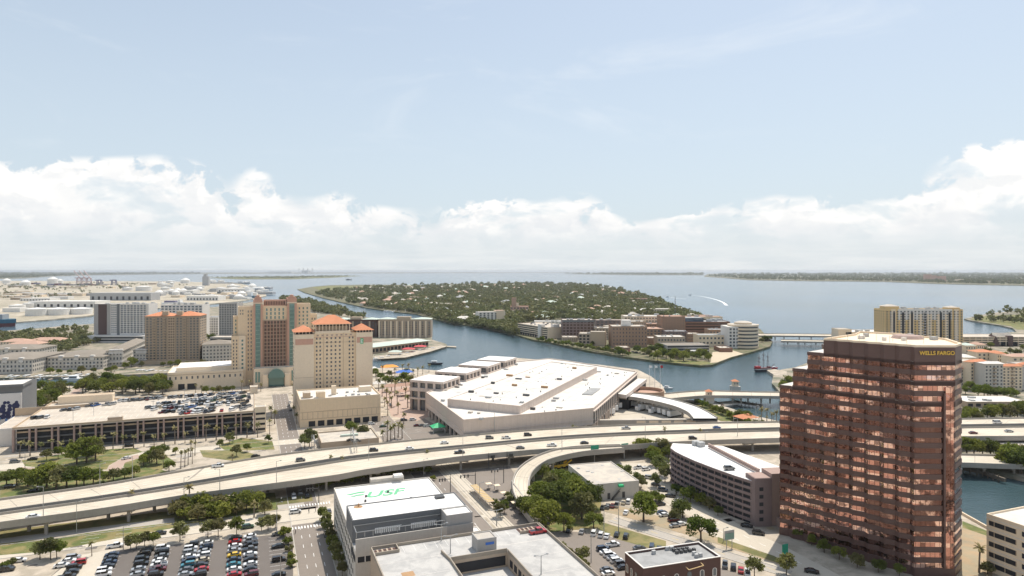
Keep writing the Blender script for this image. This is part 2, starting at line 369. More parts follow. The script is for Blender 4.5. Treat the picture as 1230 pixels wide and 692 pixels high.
# ================================================================ roads and ground surfaces
def sheet(name, pts, m, z, wp=False, kind='structure', **kw):
    P = pts if wp else [G(x, y) for x, y in pts]
    return B().prism([(p[0], p[1]) for p in P], 0, z, bottom=False).build(name, m, kind=kind, **kw)
def interp_edge(pts, n, z):
    """smooth curve through photo points at height z, n samples"""
    P = [Vector(p) if len(p) == 3 and isinstance(p, Vector) else G(p[0], p[1], z) for p in pts]
    P = [P[0] * 2 - P[1]] + P + [P[-1] * 2 - P[-2]]; out = []; k = len(P) - 3
    for i in range(n + 1):
        s = min(k - 1e-6, k * i / n); j = int(s); t = s - j; a, b, c, d = P[j:j + 4]
        out.append(.5 * ((2 * b) + (c - a) * t + (2 * a - 5 * b + 4 * c - d) * t * t + (3 * b - a - 3 * c + d) * t ** 3))
    return out
def deck(name, far, near, z, n=60, thick=1.7, piers=None, rail=.95, lanes=2, label=None, zs=None, surf='highway'):
    E = [interp_edge(e, n, z) for e in (far, near)]
    if zs:
        for e in E:
            for i, p in enumerate(e): p.z = zs(i / n)
    root = thing(name, label or name, 'road', (E[0][0].x, E[0][0].y, 0)) if label else None
    b = B(); g = B(); mk = B(); rl = [B(), B()]
    run = 0.
    for i in range(n):
        a, c = E[0][i], E[0][i + 1]; d, f = E[1][i], E[1][i + 1]; r2 = run + (f - d).length
        b.face([d, f, c, a], [(run, 0), (r2, 0), (r2, lanes + .999), (run, lanes + .999)]); run = r2
        lo = lambda p, h: Vector((p.x, p.y, p.z - h))
        g.face([lo(a, .02), lo(a, thick), lo(c, thick), lo(c, .02)]); g.face([lo(f, .02), lo(f, thick), lo(d, thick), lo(d, .02)])
        g.face([lo(a, thick), lo(d, thick), lo(f, thick), lo(c, thick)])
        for k, (p, q, oth, oq) in enumerate(((a, c, d, f), (d, f, a, c))):
            inn = (oth - p).normalized() * .4; inq = (oq - q).normalized() * .4; up = Vector((0, 0, rail))
            p1, q1 = p - inn * .15, q - inq * .15
            rl[k].face([p1, q1, q1 + up, p1 + up]); rl[k].face([p + inn, p + inn + up, q + inq + up, q + inq]); rl[k].face([p1 + up, q1 + up, q + inq + up, p + inn + up])
        for l in range(1, lanes):
            if i % 2 == 0:
                t = l / lanes; p = d.lerp(a, t); q = f.lerp(c, t); q = p.lerp(q, .55); w = (a - d).normalized() * .11; o = Vector((0, 0, .012))
                mk.face([p - w + o, q - w + o, q + w + o, p + w + o])
        for t in (.09, .91):
            p = d.lerp(a, t); q = f.lerp(c, t); w = (a - d).normalized() * .09; o = Vector((0, 0, .012)); mk.face([p - w + o, q - w + o, q + w + o, p + w + o])
    base = b.build(name, surf, kind='structure'); ORG[base.name] = Vector((0, 0, 0))
    g.build('girder', 'girder_concrete', base); rl[0].build('barrier', 'girder_concrete', base); rl[1].build('barrier', 'girder_concrete', base); mk.build('lane_marking', 'white_paint', base)
    for s in piers or []:
        i = int(s * n); a, d = E[0][i], E[1][i]; m = a.lerp(d, .5); uu = (a - d).normalized(); vv = Vector((-uu.y, uu.x, 0)); pb = B()
        w = (a - d).length
        pb.cbox(m, w * .8, 1.6, m.z - thick - 1.1, m.z - thick + .01, uu, vv)
        for q in (-.27, .27): pb.cyl(m + uu * w * q, .65, 0, m.z - thick - 1.1, 10)
        pb.build('pier', 'girder_concrete', base)
    return E
FARC = deck('elevated_expressway', [(-150, 622), (0, 601), (120, 584), (220, 566.5), (337, 547), (460, 533.5), (560, 524), (680, 515), (800, 510), (940, 507.5), (1157, 504), (1330, 501)],
     [(-150, 637), (0, 615), (120, 598), (200, 585.5), (240, 579), (372, 557), (440, 547.5), (560, 536), (680, 525), (800, 519), (940, 515), (1157, 511.5), (1330, 509)], 7., 90, piers=[.06, .13, .2, .27, .34, .41, .48, .55, .62, .69, .76, .83, .9, .96])
NEARC = deck('elevated_expressway', [(-150, 641), (0, 618.5), (120, 601.5), (200, 589), (240, 582.5), (372, 561), (440, 551), (560, 538.5), (680, 527.5), (800, 521.5), (940, 518), (1157, 514.5), (1330, 512)],
     [(-150, 651), (0, 630), (120, 613.5), (200, 600.5), (240, 594.5), (395, 574), (440, 566), (518, 555), (560, 549.5), (620, 544), (660, 541), (760, 536), (800, 533), (940, 528), (1157, 526), (1330, 525)], 7., 90, piers=[.05, .11, .17, .23, .30, .37, .43, .49, .55, .61, .67, .73, .79, .85, .91, .97])
deck('expressway_ramp', [(745, 535.5), (700, 537), (668, 541), (640, 551), (622, 562), (615.5, 576), (619, 590), (632, 605), (641, 613)],
     [(750, 540), (706, 543.5), (676, 549), (654, 556), (640, 565), (636, 576), (641, 587), (655, 600), (662, 608)], 7., 40, piers=[.3, .45, .6], lanes=1, zs=lambda s: 7.02 if s < .35 else 7.02 - 5.2 * (s - .35) / .65)
deck('river_road_bridge', [(1100, 546), (1160, 547), (1204, 548), (1262, 549)], [(1100, 557), (1160, 558), (1204, 559.5), (1262, 561)], 4.5, 16, piers=[.2, .5, .8], thick=1.5)
def band(p, q, s0, s1):
    """strip of ground either side of line p->q between signed offsets"""
    d = (q - p).normalized(); n = Vector((-d.y, d.x, 0)); return [p + n * s0, q + n * s0, q + n * s1, p + n * s1]
def roadway(name, p, q, w, m='street_asphalt', z=.010, lanes=2, mark='white_paint', kerb=True, walk=2.2):
    d = (q - p).normalized(); n = Vector((-d.y, d.x, 0)); L = (q - p).length
    o = sheet(name, band(p, q, -w / 2, w / 2), m, z, True); ORG[o.name] = Vector((0, 0, 0))
    if kerb:
        for s in (-1, 1):
            a, b_ = (w / 2, w / 2 + .3) if s > 0 else (-w / 2 - .3, -w / 2)
            kb = B(); kb.prism([(v.x, v.y) for v in band(p, q, a, b_)], 0, .14, bottom=False); kb.build('kerb', 'kerb', o)
    mk = B()
    for l in range(1, lanes):
        c = -w / 2 + w * l / lanes; k = 0.
        while k < L:
            a = p + d * k; e = p + d * min(L, k + 3); mk.face([(*(a + n * (c - .09)).xy, z + .006), (*(e + n * (c - .09)).xy, z + .006), (*(e + n * (c + .09)).xy, z + .006), (*(a + n * (c + .09)).xy, z + .006)]); k += 9
    if mk.f: mk.build('lane_marking', mark, o)
    return o
# street that runs past the car park and under the expressway
pA = G(384, 700); roadway('street', pA - V * 60, pA + V * 350, 11.5, lanes=4)
roadway('street', G(585, 655) - V * 80, G(585, 655) + V * 95, 14., lanes=3)
roadway('street', G(493, 548), G(493, 548) + V * 105 , 16., lanes=4)
# cross street south of the car park
pB = G(120, 648); roadway('street', pB - U * 140, pB + U * 78, 13.5, 'concrete_road', lanes=3)
roadway('street', G(120, 551) - U * 90, G(120, 551) + U * 420, 12., 'concrete_road', lanes=3, z=.012)
sheet('path', band(G(60, 643) - U * 160, G(60, 643) + U * 92, -2.6, 2.6), 'trackway', .02, True)
roadway('road', G(735, 624), G(948, 690), 5.2, 'trackway', lanes=2, mark='yellow_paint', z=.02)
sheet('road', [(742, 556), (776, 556), (836, 600), (905, 640), (938, 654), (1010, 692), (950, 692), (868, 652), (800, 602)], 'concrete_road', .014)
for k, (a, b_) in enumerate((((775, 572), (960, 676)), ((768, 560), (985, 680)))):
    pass
mk = B()
for off in (-2.6, 2.4):
    p = G(806, 604); q = G(955, 678); d = (q - p).normalized(); n = Vector((-d.y, d.x, 0)); k = 0.
    while k < (q - p).length:
        a = p + d * k + n * off; e = a + d * 3; mk.face([(*(a - n * .1).xy, .022), (*(e - n * .1).xy, .022), (*(e + n * .1).xy, .022), (*(a + n * .1).xy, .022)]); k += 8
mk.build('road_marking', 'white_paint', kind='structure')
# intersection and crosswalks
sheet('street', band(G(377, 619) - U * 9, G(377, 619) + U * 9, -8, 8), 'concrete_road', .020, True)
cw = B()
for c in (G(377, 631.5), G(372, 606.5)):
    for i in range(15):
        a = c + U * (-8.2 + i * 1.15); cw.box(a - V * 1.3, U, .5, V, 2.6, .021, .026)
cw.build('crosswalk_marking', 'white_paint', kind='structure')
# verges and yards
GZ = .03
sheet('grass', band(G(60, 634) - U * 160, G(60, 634) + U * 98, -5.5, 3.4), 'dry_grass', .012, True, kind='stuff', label='dry grass verge between the path and the cross street', cat='grass')
sheet('grass', [(-60, 655), (-60, 672), (60, 662), (210, 634), (206, 623), (60, 648)], 'grass', .016, kind='stuff', label='thin green verge beside the brown path', cat='grass')
for poly, mm, lab in (([(26, 553), (60, 548), (110, 541), (160, 538), (172, 543), (150, 548), (131, 559), (128, 564), (100, 566), (30, 560)], 'grass', 'bright lawn round the big oak by the parking deck'),
        ([(150, 556), (165, 551), (200, 548), (212, 556), (190, 566), (158, 566), (148, 561)], 'grass', 'lawn inside the loop of the ramp road'),
        ([(262, 535), (290, 526), (327, 530), (330, 540), (300, 541), (270, 541)], 'grass', 'green triangle below the end stair of the parking deck'),
        ([(240, 541), (288, 541), (326, 551), (290, 555), (244, 549)], 'dry_grass', 'dry patch in the bend of the ramp road'),
        ([(725, 614), (790, 632), (866, 655), (940, 680), (940, 676), (868, 648), (800, 622), (735, 606)], 'dirt', 'worn brown verge between car park and track'),
        ([(722, 627), (800, 650), (800, 664), (742, 648), (716, 634)], 'dry_grass', 'weedy slope above the paved car park'),
        ([(862, 645), (930, 668), (945, 677), (936, 677), (862, 652)], 'dry_grass', 'yellow grass strip between track and wide road'),
        ([(1156, 626), (1186, 638), (1186, 648), (1156, 638)], 'grass', 'green strip inside the river wall'),
        ([(1150, 632), (1192, 646), (1192, 700), (1150, 700)], 'dirt', 'bare ground beside the river tower'),
        ([(800, 481), (835, 484), (870, 491), (903, 502), (903, 506), (866, 506), (836, 492), (800, 486)], 'grass', 'green river bank below the bridge'),
        ([(0, 566), (180, 566), (180, 560), (215, 571), (100, 590), (0, 600)], 'grass', 'grass under the trees behind the expressway'),
        ([(208, 600), (330, 592), (334, 612), (210, 632)], 'grass', 'grass under the thick bushes by the path'),
        ([(620, 565), (700, 560), (722, 600), (722, 634), (650, 640), (610, 600)], 'grass', 'shaded grass under the grove'),
        ([(1165, 384), (1172, 381), (1190, 379), (1230, 378), (1400, 380), (1400, 398), (1222, 396), (1214, 392)], 'grass', 'waterfront park lawn along the curved bay'),
        ([(375, 345), (395, 343.6), (430, 343.6), (440, 345.5), (410, 349), (388, 350)], 'grass', 'pale airfield grass at the island tip'),
        ([(780, 431), (801, 435), (842, 438.6), (856, 437), (850, 434.5), (801, 431.5)], 'grass', 'waterside green in front of the hospital')):
    GZ += .0045; sheet('grass', poly, mm, GZ, kind='stuff', label=lab, cat='grass')
sheet('path', [(26, 561), (60, 564), (110, 571), (160, 573), (215, 575), (215, 580), (150, 578), (100, 575), (26, 566)], 'brick_paving', .03)
sheet('path', [(129, 566), (131, 560), (146, 551), (165, 546), (170, 549), (152, 555), (146, 561), (148, 567)], 'brick_paving', .034)
sheet('sand', [(856, 423), (880, 421), (893, 425), (878, 429), (862, 435), (853, 436)], 'sand', .03)
sheet('path', [(80, 478), (92, 464), (96, 464), (98, 470), (90, 478)], 'brick_paving', .03)
sheet('plaza', [(452, 470), (500, 455), (512, 470), (516, 500), (500, 506), (470, 500), (462, 480)], 'brick_paving', .02)
sheet('runway', [(384, 346), (440, 344.2), (520, 344.6), (440, 346.6)], 'concrete_road', .03)
# surface car park
LOT = [G(52, 700), G(88, 669), G(130, 662), G(352, 640), G(352, 700)]
sheet('car_park', LOT, 'asphalt', .018, True)
sheet('car_park', [(52, 700), (94, 667), (137, 660), (112, 700)], 'concrete_road', .026)
st = B()
ROWS = [  # bottom photo point, top photo point, colours top to bottom
 ((80, 695), (94, 678), 'red black black black'), ((124, 692), (135, 668), 'navy black navy black white white'), ((164, 692), (176, 662), 'black black black black silver silver'),
 ((187, 692), (196, 660), 'white black grey white white maroon black'), ((222, 692), (231, 656), 'black white silver white navy teal grey silver'), ((240, 692), (248, 654), 'white navy silver white cream black red black'),
 ((281, 692), (283, 647.5), 'black red white silver yellow navy teal white red'), ((301.5, 692), (300.5, 646), 'white silver black grey white black white black maroon'), ((335, 692), (334.6, 643), 'grey black black black')]
for bt, tp, cs in ROWS:
    a = G(*bt); n_ = 10
    for i in range(13):
        c = a + V * (i * 3.3 - 1.65)
        if c.y > 262: break
        st.box(c - U * 2.6, U, 5.2, V, .1, .020, .030)
st.build('parking_marking', 'white_paint', kind='structure')
sheet('car_park', [(606, 634), (650, 636), (720, 641), (800, 664), (800, 692), (700, 692), (660, 670), (610, 645)], 'street_asphalt', .020)
sheet('car_park', [(718, 602), (790, 598), (862, 640), (800, 622), (732, 612)], 'pavement', .020)
sheet('yard', [G(700, 486), G(830, 503), G(760, 505), G(690, 506)], 'concrete_road', .016, True)
pB2 = G(820, 682); sheet('car_park', [(845, 676), (905, 694), (820, 700), (790, 690)], 'street_asphalt', .020)
sheet('street', [(543, 566), (612, 560), (632, 590), (668, 640), (640, 660), (612, 640)], 'street_asphalt', .0135)
sheet('street', [(455, 512), (500, 497), (540, 520), (545, 532), (470, 540)], 'street_asphalt', .0132)
# tramway rails
rt = B()
for o_ in (-2.6, -1.2, 1.6, 3.0):
    p = G(566, 592); rt.box(p - V * 70 + U * o_, U, .12, V, 150, .02, .05)
rt.build('tram_rail', 'dark_metal', kind='structure')
sheet('trackway', band(G(566, 592) - V * 70, G(566, 592) + V * 80, -3.9, 3.4), 'concrete_road', .018, True)

# ================================================================ buildings
WIN = {}
def unit_box(name, w, d, h, m):
    k = (name, round(w, 2), round(d, 2), round(h, 2), m)
    if k not in WIN:
        b = B(); b.prism([(-w / 2, 0), (w / 2, 0), (w / 2, -d), (-w / 2, -d)], 0, h); WIN[k] = b.mesh(name, (0, 0, 0), [M[m]])
    return WIN[k]
NW = {}
class Bld:
    """a building with a grid front: A = foot of one front corner, u along the front, v away from it"""
    def __init__(s, name, label, cat, A, u, v, w, d, z, wall='cream_wall', roof='tan_roof', parapet=.9, group=None, z0=0., mk=True):
        s.A = Vector((A.x, A.y, 0)); s.u, s.v, s.w, s.d, s.z = u, v, w, d, z; s.wall = wall
        s.root = thing(name, label, cat, (A.x, A.y, z0), group); NW[s.root.name] = 0; s.extra = {}
        if mk: s.block(0, w, 0, d, z0, z, wall, roof, parapet)
    def p(s, a, b, z=0.): q = s.A + s.u * a + s.v * b; return Vector((q.x, q.y, z))
    def block(s, a0, a1, b0, b1, z0, z1, wall=None, roof='tan_roof', parapet=.9, name='wall'):
        b = B(); poly = [s.p(a0, b0), s.p(a1, b0), s.p(a1, b1), s.p(a0, b1)]
        b.prism(poly, z0, z1, top=not roof); 
        if parapet and roof:
            t = .35; ins = [s.p(a0 + t, b0 + t), s.p(a1 - t, b0 + t), s.p(a1 - t, b1 - t), s.p(a0 + t, b1 - t)]
            for i in range(4):
                j = (i + 1) % 4; o1, o2, i1, i2 = poly[i], poly[j], ins[i], ins[j]
                b.face([(*o1.xy, z1), (*o2.xy, z1), (*i2.xy, z1), (*i1.xy, z1)]); b.face([(*i1.xy, z1), (*i2.xy, z1), (*i2.xy, z1 - parapet), (*i1.xy, z1 - parapet)])
            B().face and None
            r = B(); r.face([(*q.xy, z1 - parapet + .02) for q in ins]); 
        elif roof: r = B(); r.face([(*q.xy, z1) for q in poly])
        w = b.build(name, wall or s.wall, s.root)
        if roof: r.build('roof', roof, s.root)
        return w
    def side(s, f):
        return {'f': (s.A, s.u, s.w), 'l': (s.A + s.v * s.d, -s.v, s.d), 'r': (s.A + s.u * s.w, s.v, s.d)}[f]
    def grid(s, f, nx, nz, z0, z1, fw=.5, fh=.5, m='window_glass', a0=None, a1=None, off=0., name='window', dep=.12, cap=100, skip=None):
        P, D, L = s.side(f); a0 = 0 if a0 is None else a0; a1 = L if a1 is None else a1
        nrm = Vector((D.y, -D.x, 0)); cw = (a1 - a0) / nx; ch = (z1 - z0) / nz; w = cw * fw; h = ch * fh
        me = unit_box(name, w, dep, h, m); ang = math.atan2(D.y, D.x); rest = B()
        for j in range(nz):
            for i in range(nx):
                if skip and skip(i, j): continue
                c = P + D * (a0 + (i + .5) * cw) + nrm * off; z = z1 - (j + .5) * ch - h / 2
                if NW[s.root.name] < cap:
                    o = bpy.data.objects.new(name, me); COL.objects.link(o); o.parent = s.root
                    o.location = Vector((c.x, c.y, z)) - ORG[s.root.name]; o.rotation_euler = (0, 0, ang); NW[s.root.name] += 1
                else: rest.box(c - D * w / 2 + nrm * dep, D, w, -nrm, dep, z, z + h)
        if rest.f: s.extra.setdefault((name, m), B()); e = s.extra[(name, m)]; k = len(e.v); e.v += rest.v; e.f += [tuple(x + k for x in f_) for f_ in rest.f]; e.uv += rest.uv; e.mi += rest.mi
        return s
    def band(s, f, z0, z1, m, dep=.15, a0=None, a1=None, off=0., name='trim'):
        P, D, L = s.side(f); a0 = 0 if a0 is None else a0; a1 = L if a1 is None else a1; nrm = Vector((D.y, -D.x, 0))
        b = B(); b.box(P + D * a0 + nrm * (off + dep), D, a1 - a0, -nrm, dep - .002, z0, z1); b.build(name, m, s.root); return s
    def add(s, name, m, b): return b.build(name, m, s.root)
    def box(s, name, m, a0, a1, b0, b1, z0, z1): return s.add(name, m, B().prism([s.p(a0, b0), s.p(a1, b0), s.p(a1, b1), s.p(a0, b1)], z0, z1))
    def hip(s, m, a0, a1, b0, b1, z0, z1, over=.8): return s.add('roof', m, B().hip(s.p(a0, b0), s.u, a1 - a0, s.v, b1 - b0, z0, z1, over))
    def fin(s):
        for (n, m), e in s.extra.items(): e.build(n, m, s.root, kind='stuff')
        return s
def rect(xa, ya, xb, ytop, u=U):
    A = G(xa, ya); return A, along(A, u, xb), zat(A, ytop)
def bld(name, label, cat, xa, ya, xb, ytop, d, wall, roof='tan_roof', u=U, v=None, **kw):
    A, w, z = rect(xa, ya, xb, ytop, u); v = v or Vector((-u.y, u.x, 0)); return Bld(name, label, cat, A, u, v, w, d, z, wall, roof, **kw)
def rooftop(b, n, seed, a0=.08, a1=.92, b0=.1, b1=.9, z=None, smax=3., name='air_conditioner', m='machine'):
    r = random.Random(seed)
    for i in range(n):
        a = b.w * r.uniform(a0, a1); c = b.d * r.uniform(b0, b1); w = r.uniform(.35, 1) * smax; d = r.uniform(.35, .8) * smax; zz = (z if z is not None else b.z - .88)
        q = B(); q.prism([b.p(a, c), b.p(a + w, c), b.p(a + w, c + d), b.p(a, c + d)], zz, zz + r.uniform(.5, 1.) * smax * .5); q.build(name, m, b.root)

# ---- white-roofed building with the green roof lettering
def roof_letter_building():
    A = Vector((-68.1 + .362 * 57.7, 254.7 - .932 * 57.7, 0)); w = 37.2; d = 57.7
    s = Bld('office_building', 'white-roofed office with green lettering on its roof and a dark terrace wall', 'office building', A, U, V, w, d, 17., 'lightgrey_wall', 'bright_roof', .5, mk=False)
    s.block(0, w, 21.3, d, 0, 17, 'lightgrey_wall', 'bright_roof', .45)
    s.block(0, w, 0, 21.3, 0, 15.2, 'lightgrey_wall', 'grey_roof', 0)
    s.block(0, w, 7, 21.28, 15.2, 22.2, 'slate_wall', 'bright_roof', .3, name='upper_storey')
    s.block(28.5, w, .4, 6.98, 15.2, 22.2, 'grey_wall', 'bright_roof', .3, name='upper_storey')
    s.block(w - 9, w + 3, 30, 41, 0, 12.5, 'white_wall', 'bright_roof', .3, name='side_wing')
    s.block(w, w + 8, 6, 20, 0, 9.5, 'white_wall', 'bright_roof', .3, name='side_wing')
    s.band('f', 13.6, 19.0, 'lightgrey_wall', .3, 0, 28.5, name='parapet'); s.band('f', 15.2, 19., 'grey_wall', .3, 28.5, w, name='parapet')
    for f in ('f',):
        s.band(f, 11.8, 13.55, 'dark_void', .18, .4, 12.4, name='window_ribbon')
        for i in range(5): s.band(f, 11.8, 13.55, 'white_wall', .26, .3 + i * 2.4, .6 + i * 2.4, name='mullion')
        s.band(f, 14.4, 15.2, 'dark_void', .36, 15.5, 23.5, name='window_ribbon')
    s.grid('l', 14, 4, 2.2, 15.5, .35, .40, 'window_glass', 4, 54)
    s.band('l', 11.9, 13.6, 'dark_void', .16, d - 9, d - .4, name='window_ribbon')
    # terrace frame, louvre rows
    fr = B()
    for i in range(12): fr.beam(s.p(.4 + i * 2.5, .9, 19), s.p(.4 + i * 2.5, .9, 20.6), .09)
    fr.beam(s.p(.4, .9, 20.6), s.p(28, .9, 20.6), .10); fr.beam(s.p(.4, 6.6, 20.6), s.p(28, 6.6, 20.6), .10); fr.beam(s.p(.4, .9, 20.6), s.p(.4, 6.6, 20.6), .1)
    s.add('terrace_frame', 'steel', fr)
    for a in (7, 18.5):
        q = B()
        for i in range(12): q.box(s.p(a + i * .68, 6.75, 0), U, .42, V, .2, 17.2, 18.6)
        q.box(s.p(a, 6.8, 0), U, 8.4, V, .12, 18.65, 18.9); s.add('louvre', 'bright_roof', q)
    s.box('hatch', 'dark_metal', 29.5, 32.5, 17, 19.4, 22.18 - .28, 22.6)
    s.box('roof_walkway', 'tan_roof', 14, 27, d + .05, d + 3, 16, 18.4); s.box('roof_hatch', 'white_wall', 23, 26.5, d - 1.2, d + 1.9, 18.4, 19.3)
    s.add('stain', 'rust_stain', B().cyl(s.p(3.6, 19.4), 1.5, 21.93, 21.955, 14)); s.add('vent', 'rust_stain', B().cyl(s.p(3.8, 19.6), .25, 21.9, 22.9, 8))
    for (a, c) in ((10, 44), (18.5, 46), (9, 39), (15, 35), (20, 33), (25, 36)): s.add('vent', 'dark_metal', B().cyl(s.p(a, c), .4, 16.55, 17.3, 8))
    seam = B()
    for i in range(1, 6): seam.box(s.p(.5, 21.4 + i * 6., 0), U, w - 1, V, .08, 16.56, 16.575)
    s.add('roof_seam', 'white_roof', seam)
    # letters U S F, slanted, laid flat on the roof
    def text(body, size, loc, mname, parent, rot, shear=.3, ext=.04, name='lettering', sp=1.):
        c = bpy.data.curves.new('letters', 'FONT'); c.body = body; c.size = size; c.shear = shear; c.extrude = ext; c.offset = .018 * size; c.space_character = sp
        o = bpy.data.objects.new('letters', c); COL.objects.link(o); dg = bpy.context.evaluated_depsgraph_get()
        me = bpy.data.meshes.new_from_object(o.evaluated_get(dg)); me.name = name; bpy.data.objects.remove(o)
        me.materials.clear(); me.materials.append(M[mname]); t = bpy.data.objects.new(name, me); put(t, parent)
        t.location = Vector(loc) - org(parent); t.rotation_euler = rot; return t
    ga = math.atan2(U.y, U.x)
    text('USF', 8.8, s.p(9.4, 43.0, 16.62), 'faded_green', s.root, (0, 0, ga), .38, .04, 'roof_lettering', .98)
    # swept horn strokes left of the U
    hb = B(); hz = 16.66
    for pts in ([(3.2, 43.6), (8.6, 45.6), (10.9, 44.9), (10.1, 43.9), (7.6, 43.9), (5.0, 42.9)], [(4.6, 41.4), (8.0, 42.5), (10.0, 42.2), (9.3, 41.2), (7.4, 41.2), (6.0, 40.6)]):
        hb.face([s.p(a, c + 5.2, hz) for a, c in pts])
    s.add('roof_emblem', 'faded_green', hb)
    s.fin(); return text
text3d = roof_letter_building()

# ---- grey parking deck at the bottom of the view
def near_deck():
    s0 = 64; A0 = Vector((-68.1 + .362 * s0, 254.7 - .932 * s0, 0)) + U * 3.5; w = 54; d = 62; A = A0 - V * d
    s = Bld('parking_deck', 'grey-decked parking garage with a sunken bay and a red pickup on top', 'parking garage', A, U, V, w, d, 18.7, 'tan_wall', 'garage_deck_grey', .9, mk=False)
    z = 18.7
    # roof slab with a sunken bay
    s.block(0, w, 46.01, d, 0, z - 1.0, 'tan_wall', 'garage_deck_grey', 0)
    s.block(0, 20, 0, 46, 0, z - 1.0, 'tan_wall', 'garage_deck_grey', 0); s.block(37, w, 0, 46, 0, z - 1.0, 'tan_wall', 'garage_deck_grey', 0)
    s.block(20.01, 36.99, 0, 46, 0, z - 5.2, 'tan_wall', 'garage_deck_grey', 0)
    def rail(a0, b0, a1, b1, h=.9, t=.3, zz=z - 1.0):
        p, q = s.p(a0, b0), s.p(a1, b1); d_ = (q - p).normalized(); n = Vector((-d_.y, d_.x, 0)); b = B(); b.box(p - n * t / 2, d_, (q - p).length, n, t, zz - .3, zz + h); s.add('parapet', 'deck_rail', b)
    rail(.15, 0, .15, d); rail(0, d - .15, w, d - .15); rail(w - .15, 0, w - .15, d); rail(20, 46.2, 37, 46.2, 1.1); rail(19.8, 0, 19.8, 46); rail(37.2, 0, 37.2, 46); rail(19.8, 46, 18.9, d - 9.5, .9)
    for i in range(13): s.box('opening', 'dark_void', 36.9, 37.05, 2 + i * 3.3, 4 + i * 3.3, z - 4.2, z - 2.2)
    s.box('opening', 'dark_void', 20.6, 36.4, 45.9, 46.06, z - 4.6, z - 1.9)
    for (a0, a1, b0, b1) in ((.6, 7.5, d - 4.6, d - .6), (w - 8.5, w - .8, d - 5, d - .6)):
        for e in ((a0, b0, a1, b0), (a1, b0, a1, b1)): rail(*e, .9)
        s.box('stair_well', 'dark_brick', a0 + .2, a1 - .2, b0 + .2, b1 - .2, z - 1.0, z - .94)
        for k in range(4): s.box('step', 'tan_wall', a0 + .8 + k * 1.4, a0 + 1.3 + k * 1.4, b0 + .4, b1 - .6, z - .94, z - .7)
    s.block(28.5, 34.4, d - 14, d - 8.6, z - 1, z + 3.1, 'grey_wall', 'tan_roof', .25, name='stair_house'); s.box('sign_panel', 'blue_cloth', 31, 33.6, d - 14.15, d - 14.01, z + 1.2, z + 1.9)
    jo = B()
    for i in range(1, 6): jo.box(s.p(.4, i * 10.2, 0), U, (w - .8) if i > 4 else 18.8, V, .12, z - .99, z - .985); jo.box(s.p(37.6, i * 10.2 - .3, 0), U, w - 38.2, V, .12, z - .99, z - .985)
    jo.box(s.p(20, 46.8, 0), U, .12, V, 14.5, z - .99, z - .986); s.add('joint', 'white_roof', jo)
    mk = B()
    for i in range(11): mk.box(s.p(39 + i * 1.4, 44, 0), U, .001, V, .01, z - .984, z - .978) if i > 99 else mk.box(s.p(9 + i * 3.3, d - 5.6, 0), U, .08, V, 5, z - .984, z - .978)
    s.add('stall_marking', 'white_paint', mk)
    s.box('oil_stain', 'rust_stain', 5.2, 8.6, 41, 44, z - .99, z - .984)
    s.fin(); return s
NDECK = near_deck()

# ---- dark brick loft block with arched windows
def brick_block():
    z = 14.; A = Vector((38., 192.3, 0)); u = Vector((24.6, 7.9, 0)).normalized(); v = Vector((-u.y, u.x, 0))
    s = Bld('brick_building', 'small dark brick block with arched windows and roof machinery', 'brick building', A, u, v, 26, 11.5, z, 'dark_brick', 'grey_roof', .6)
    cp = B()
    for (a0, a1, b0, b1) in ((-.1, 26.1, -.1, .35), (-.1, 26.1, 11.15, 11.6), (-.1, .35, .35, 11.15), (25.65, 26.1, .35, 11.15)): cp.prism([s.p(a0, b0), s.p(a1, b0), s.p(a1, b1), s.p(a0, b1)], z + .003, z + .16)
    s.add('coping', 'white_wall', cp)
    for k, (f, n, L) in enumerate((('f', 6, 26), ('l', 4, 11.5))):
        P, D, _ = s.side(f); nrm = Vector((D.y, -D.x, 0))
        for row in (8.6, 4.2):
            for i in range(n):
                c = P + D * ((i + .5) * L / n); b = B(); pts = [(-.75, 0), (.75, 0), (.75, 1.9)] + [(.75 * math.cos(t), 1.9 + .6 * math.sin(t)) for t in (.5, 1.05, 1.57, 2.1, 2.6)] + [(-.75, 1.9)]
                b.face([(*(c + D * a + nrm * .08).xy, row + h) for a, h in pts]); wn = b.build('window', 'white_wall' if (i + k) % 3 else 'window_glass', s.root)
                b2 = B(); b2.face([(*(c + D * a * .72 + nrm * .12).xy, row + .15 + h * .88) for a, h in pts]); ORG[wn.name] = ORG[s.root.name]; b2.build('pane', 'window_glass', wn)
    r = random.Random(4)
    for i in range(9): s.box('air_conditioner', 'dark_metal', a := 15 + (i % 5) * 1.5, a + .9, b0 := 6.8 + (i // 5) * 1.6, b0 + .9, z - .6, z + .3)
    for (a, b0) in ((19, 2.6), (20.5, 2.8), (19.3, 4.3), (8, 8.8), (13.4, 10), (14.8, 9.6)): s.box('air_conditioner', 'machine', a, a + 1.1, b0, b0 + .8, z - .6, z + .5)
    s.add('skylight_frame', 'yellow_wall', B().beam(s.p(14, .2, 12.6), s.p(19, .2, 13.3), .08).beam(s.p(14, -1.6, 12.4), s.p(19, -1.6, 13.0), .08).beam(s.p(14, .2, 12.6), s.p(14, -1.6, 12.4), .08).beam(s.p(19, .2, 13.3), s.p(19, -1.6, 13.0), .08))
    s.fin()
brick_block()

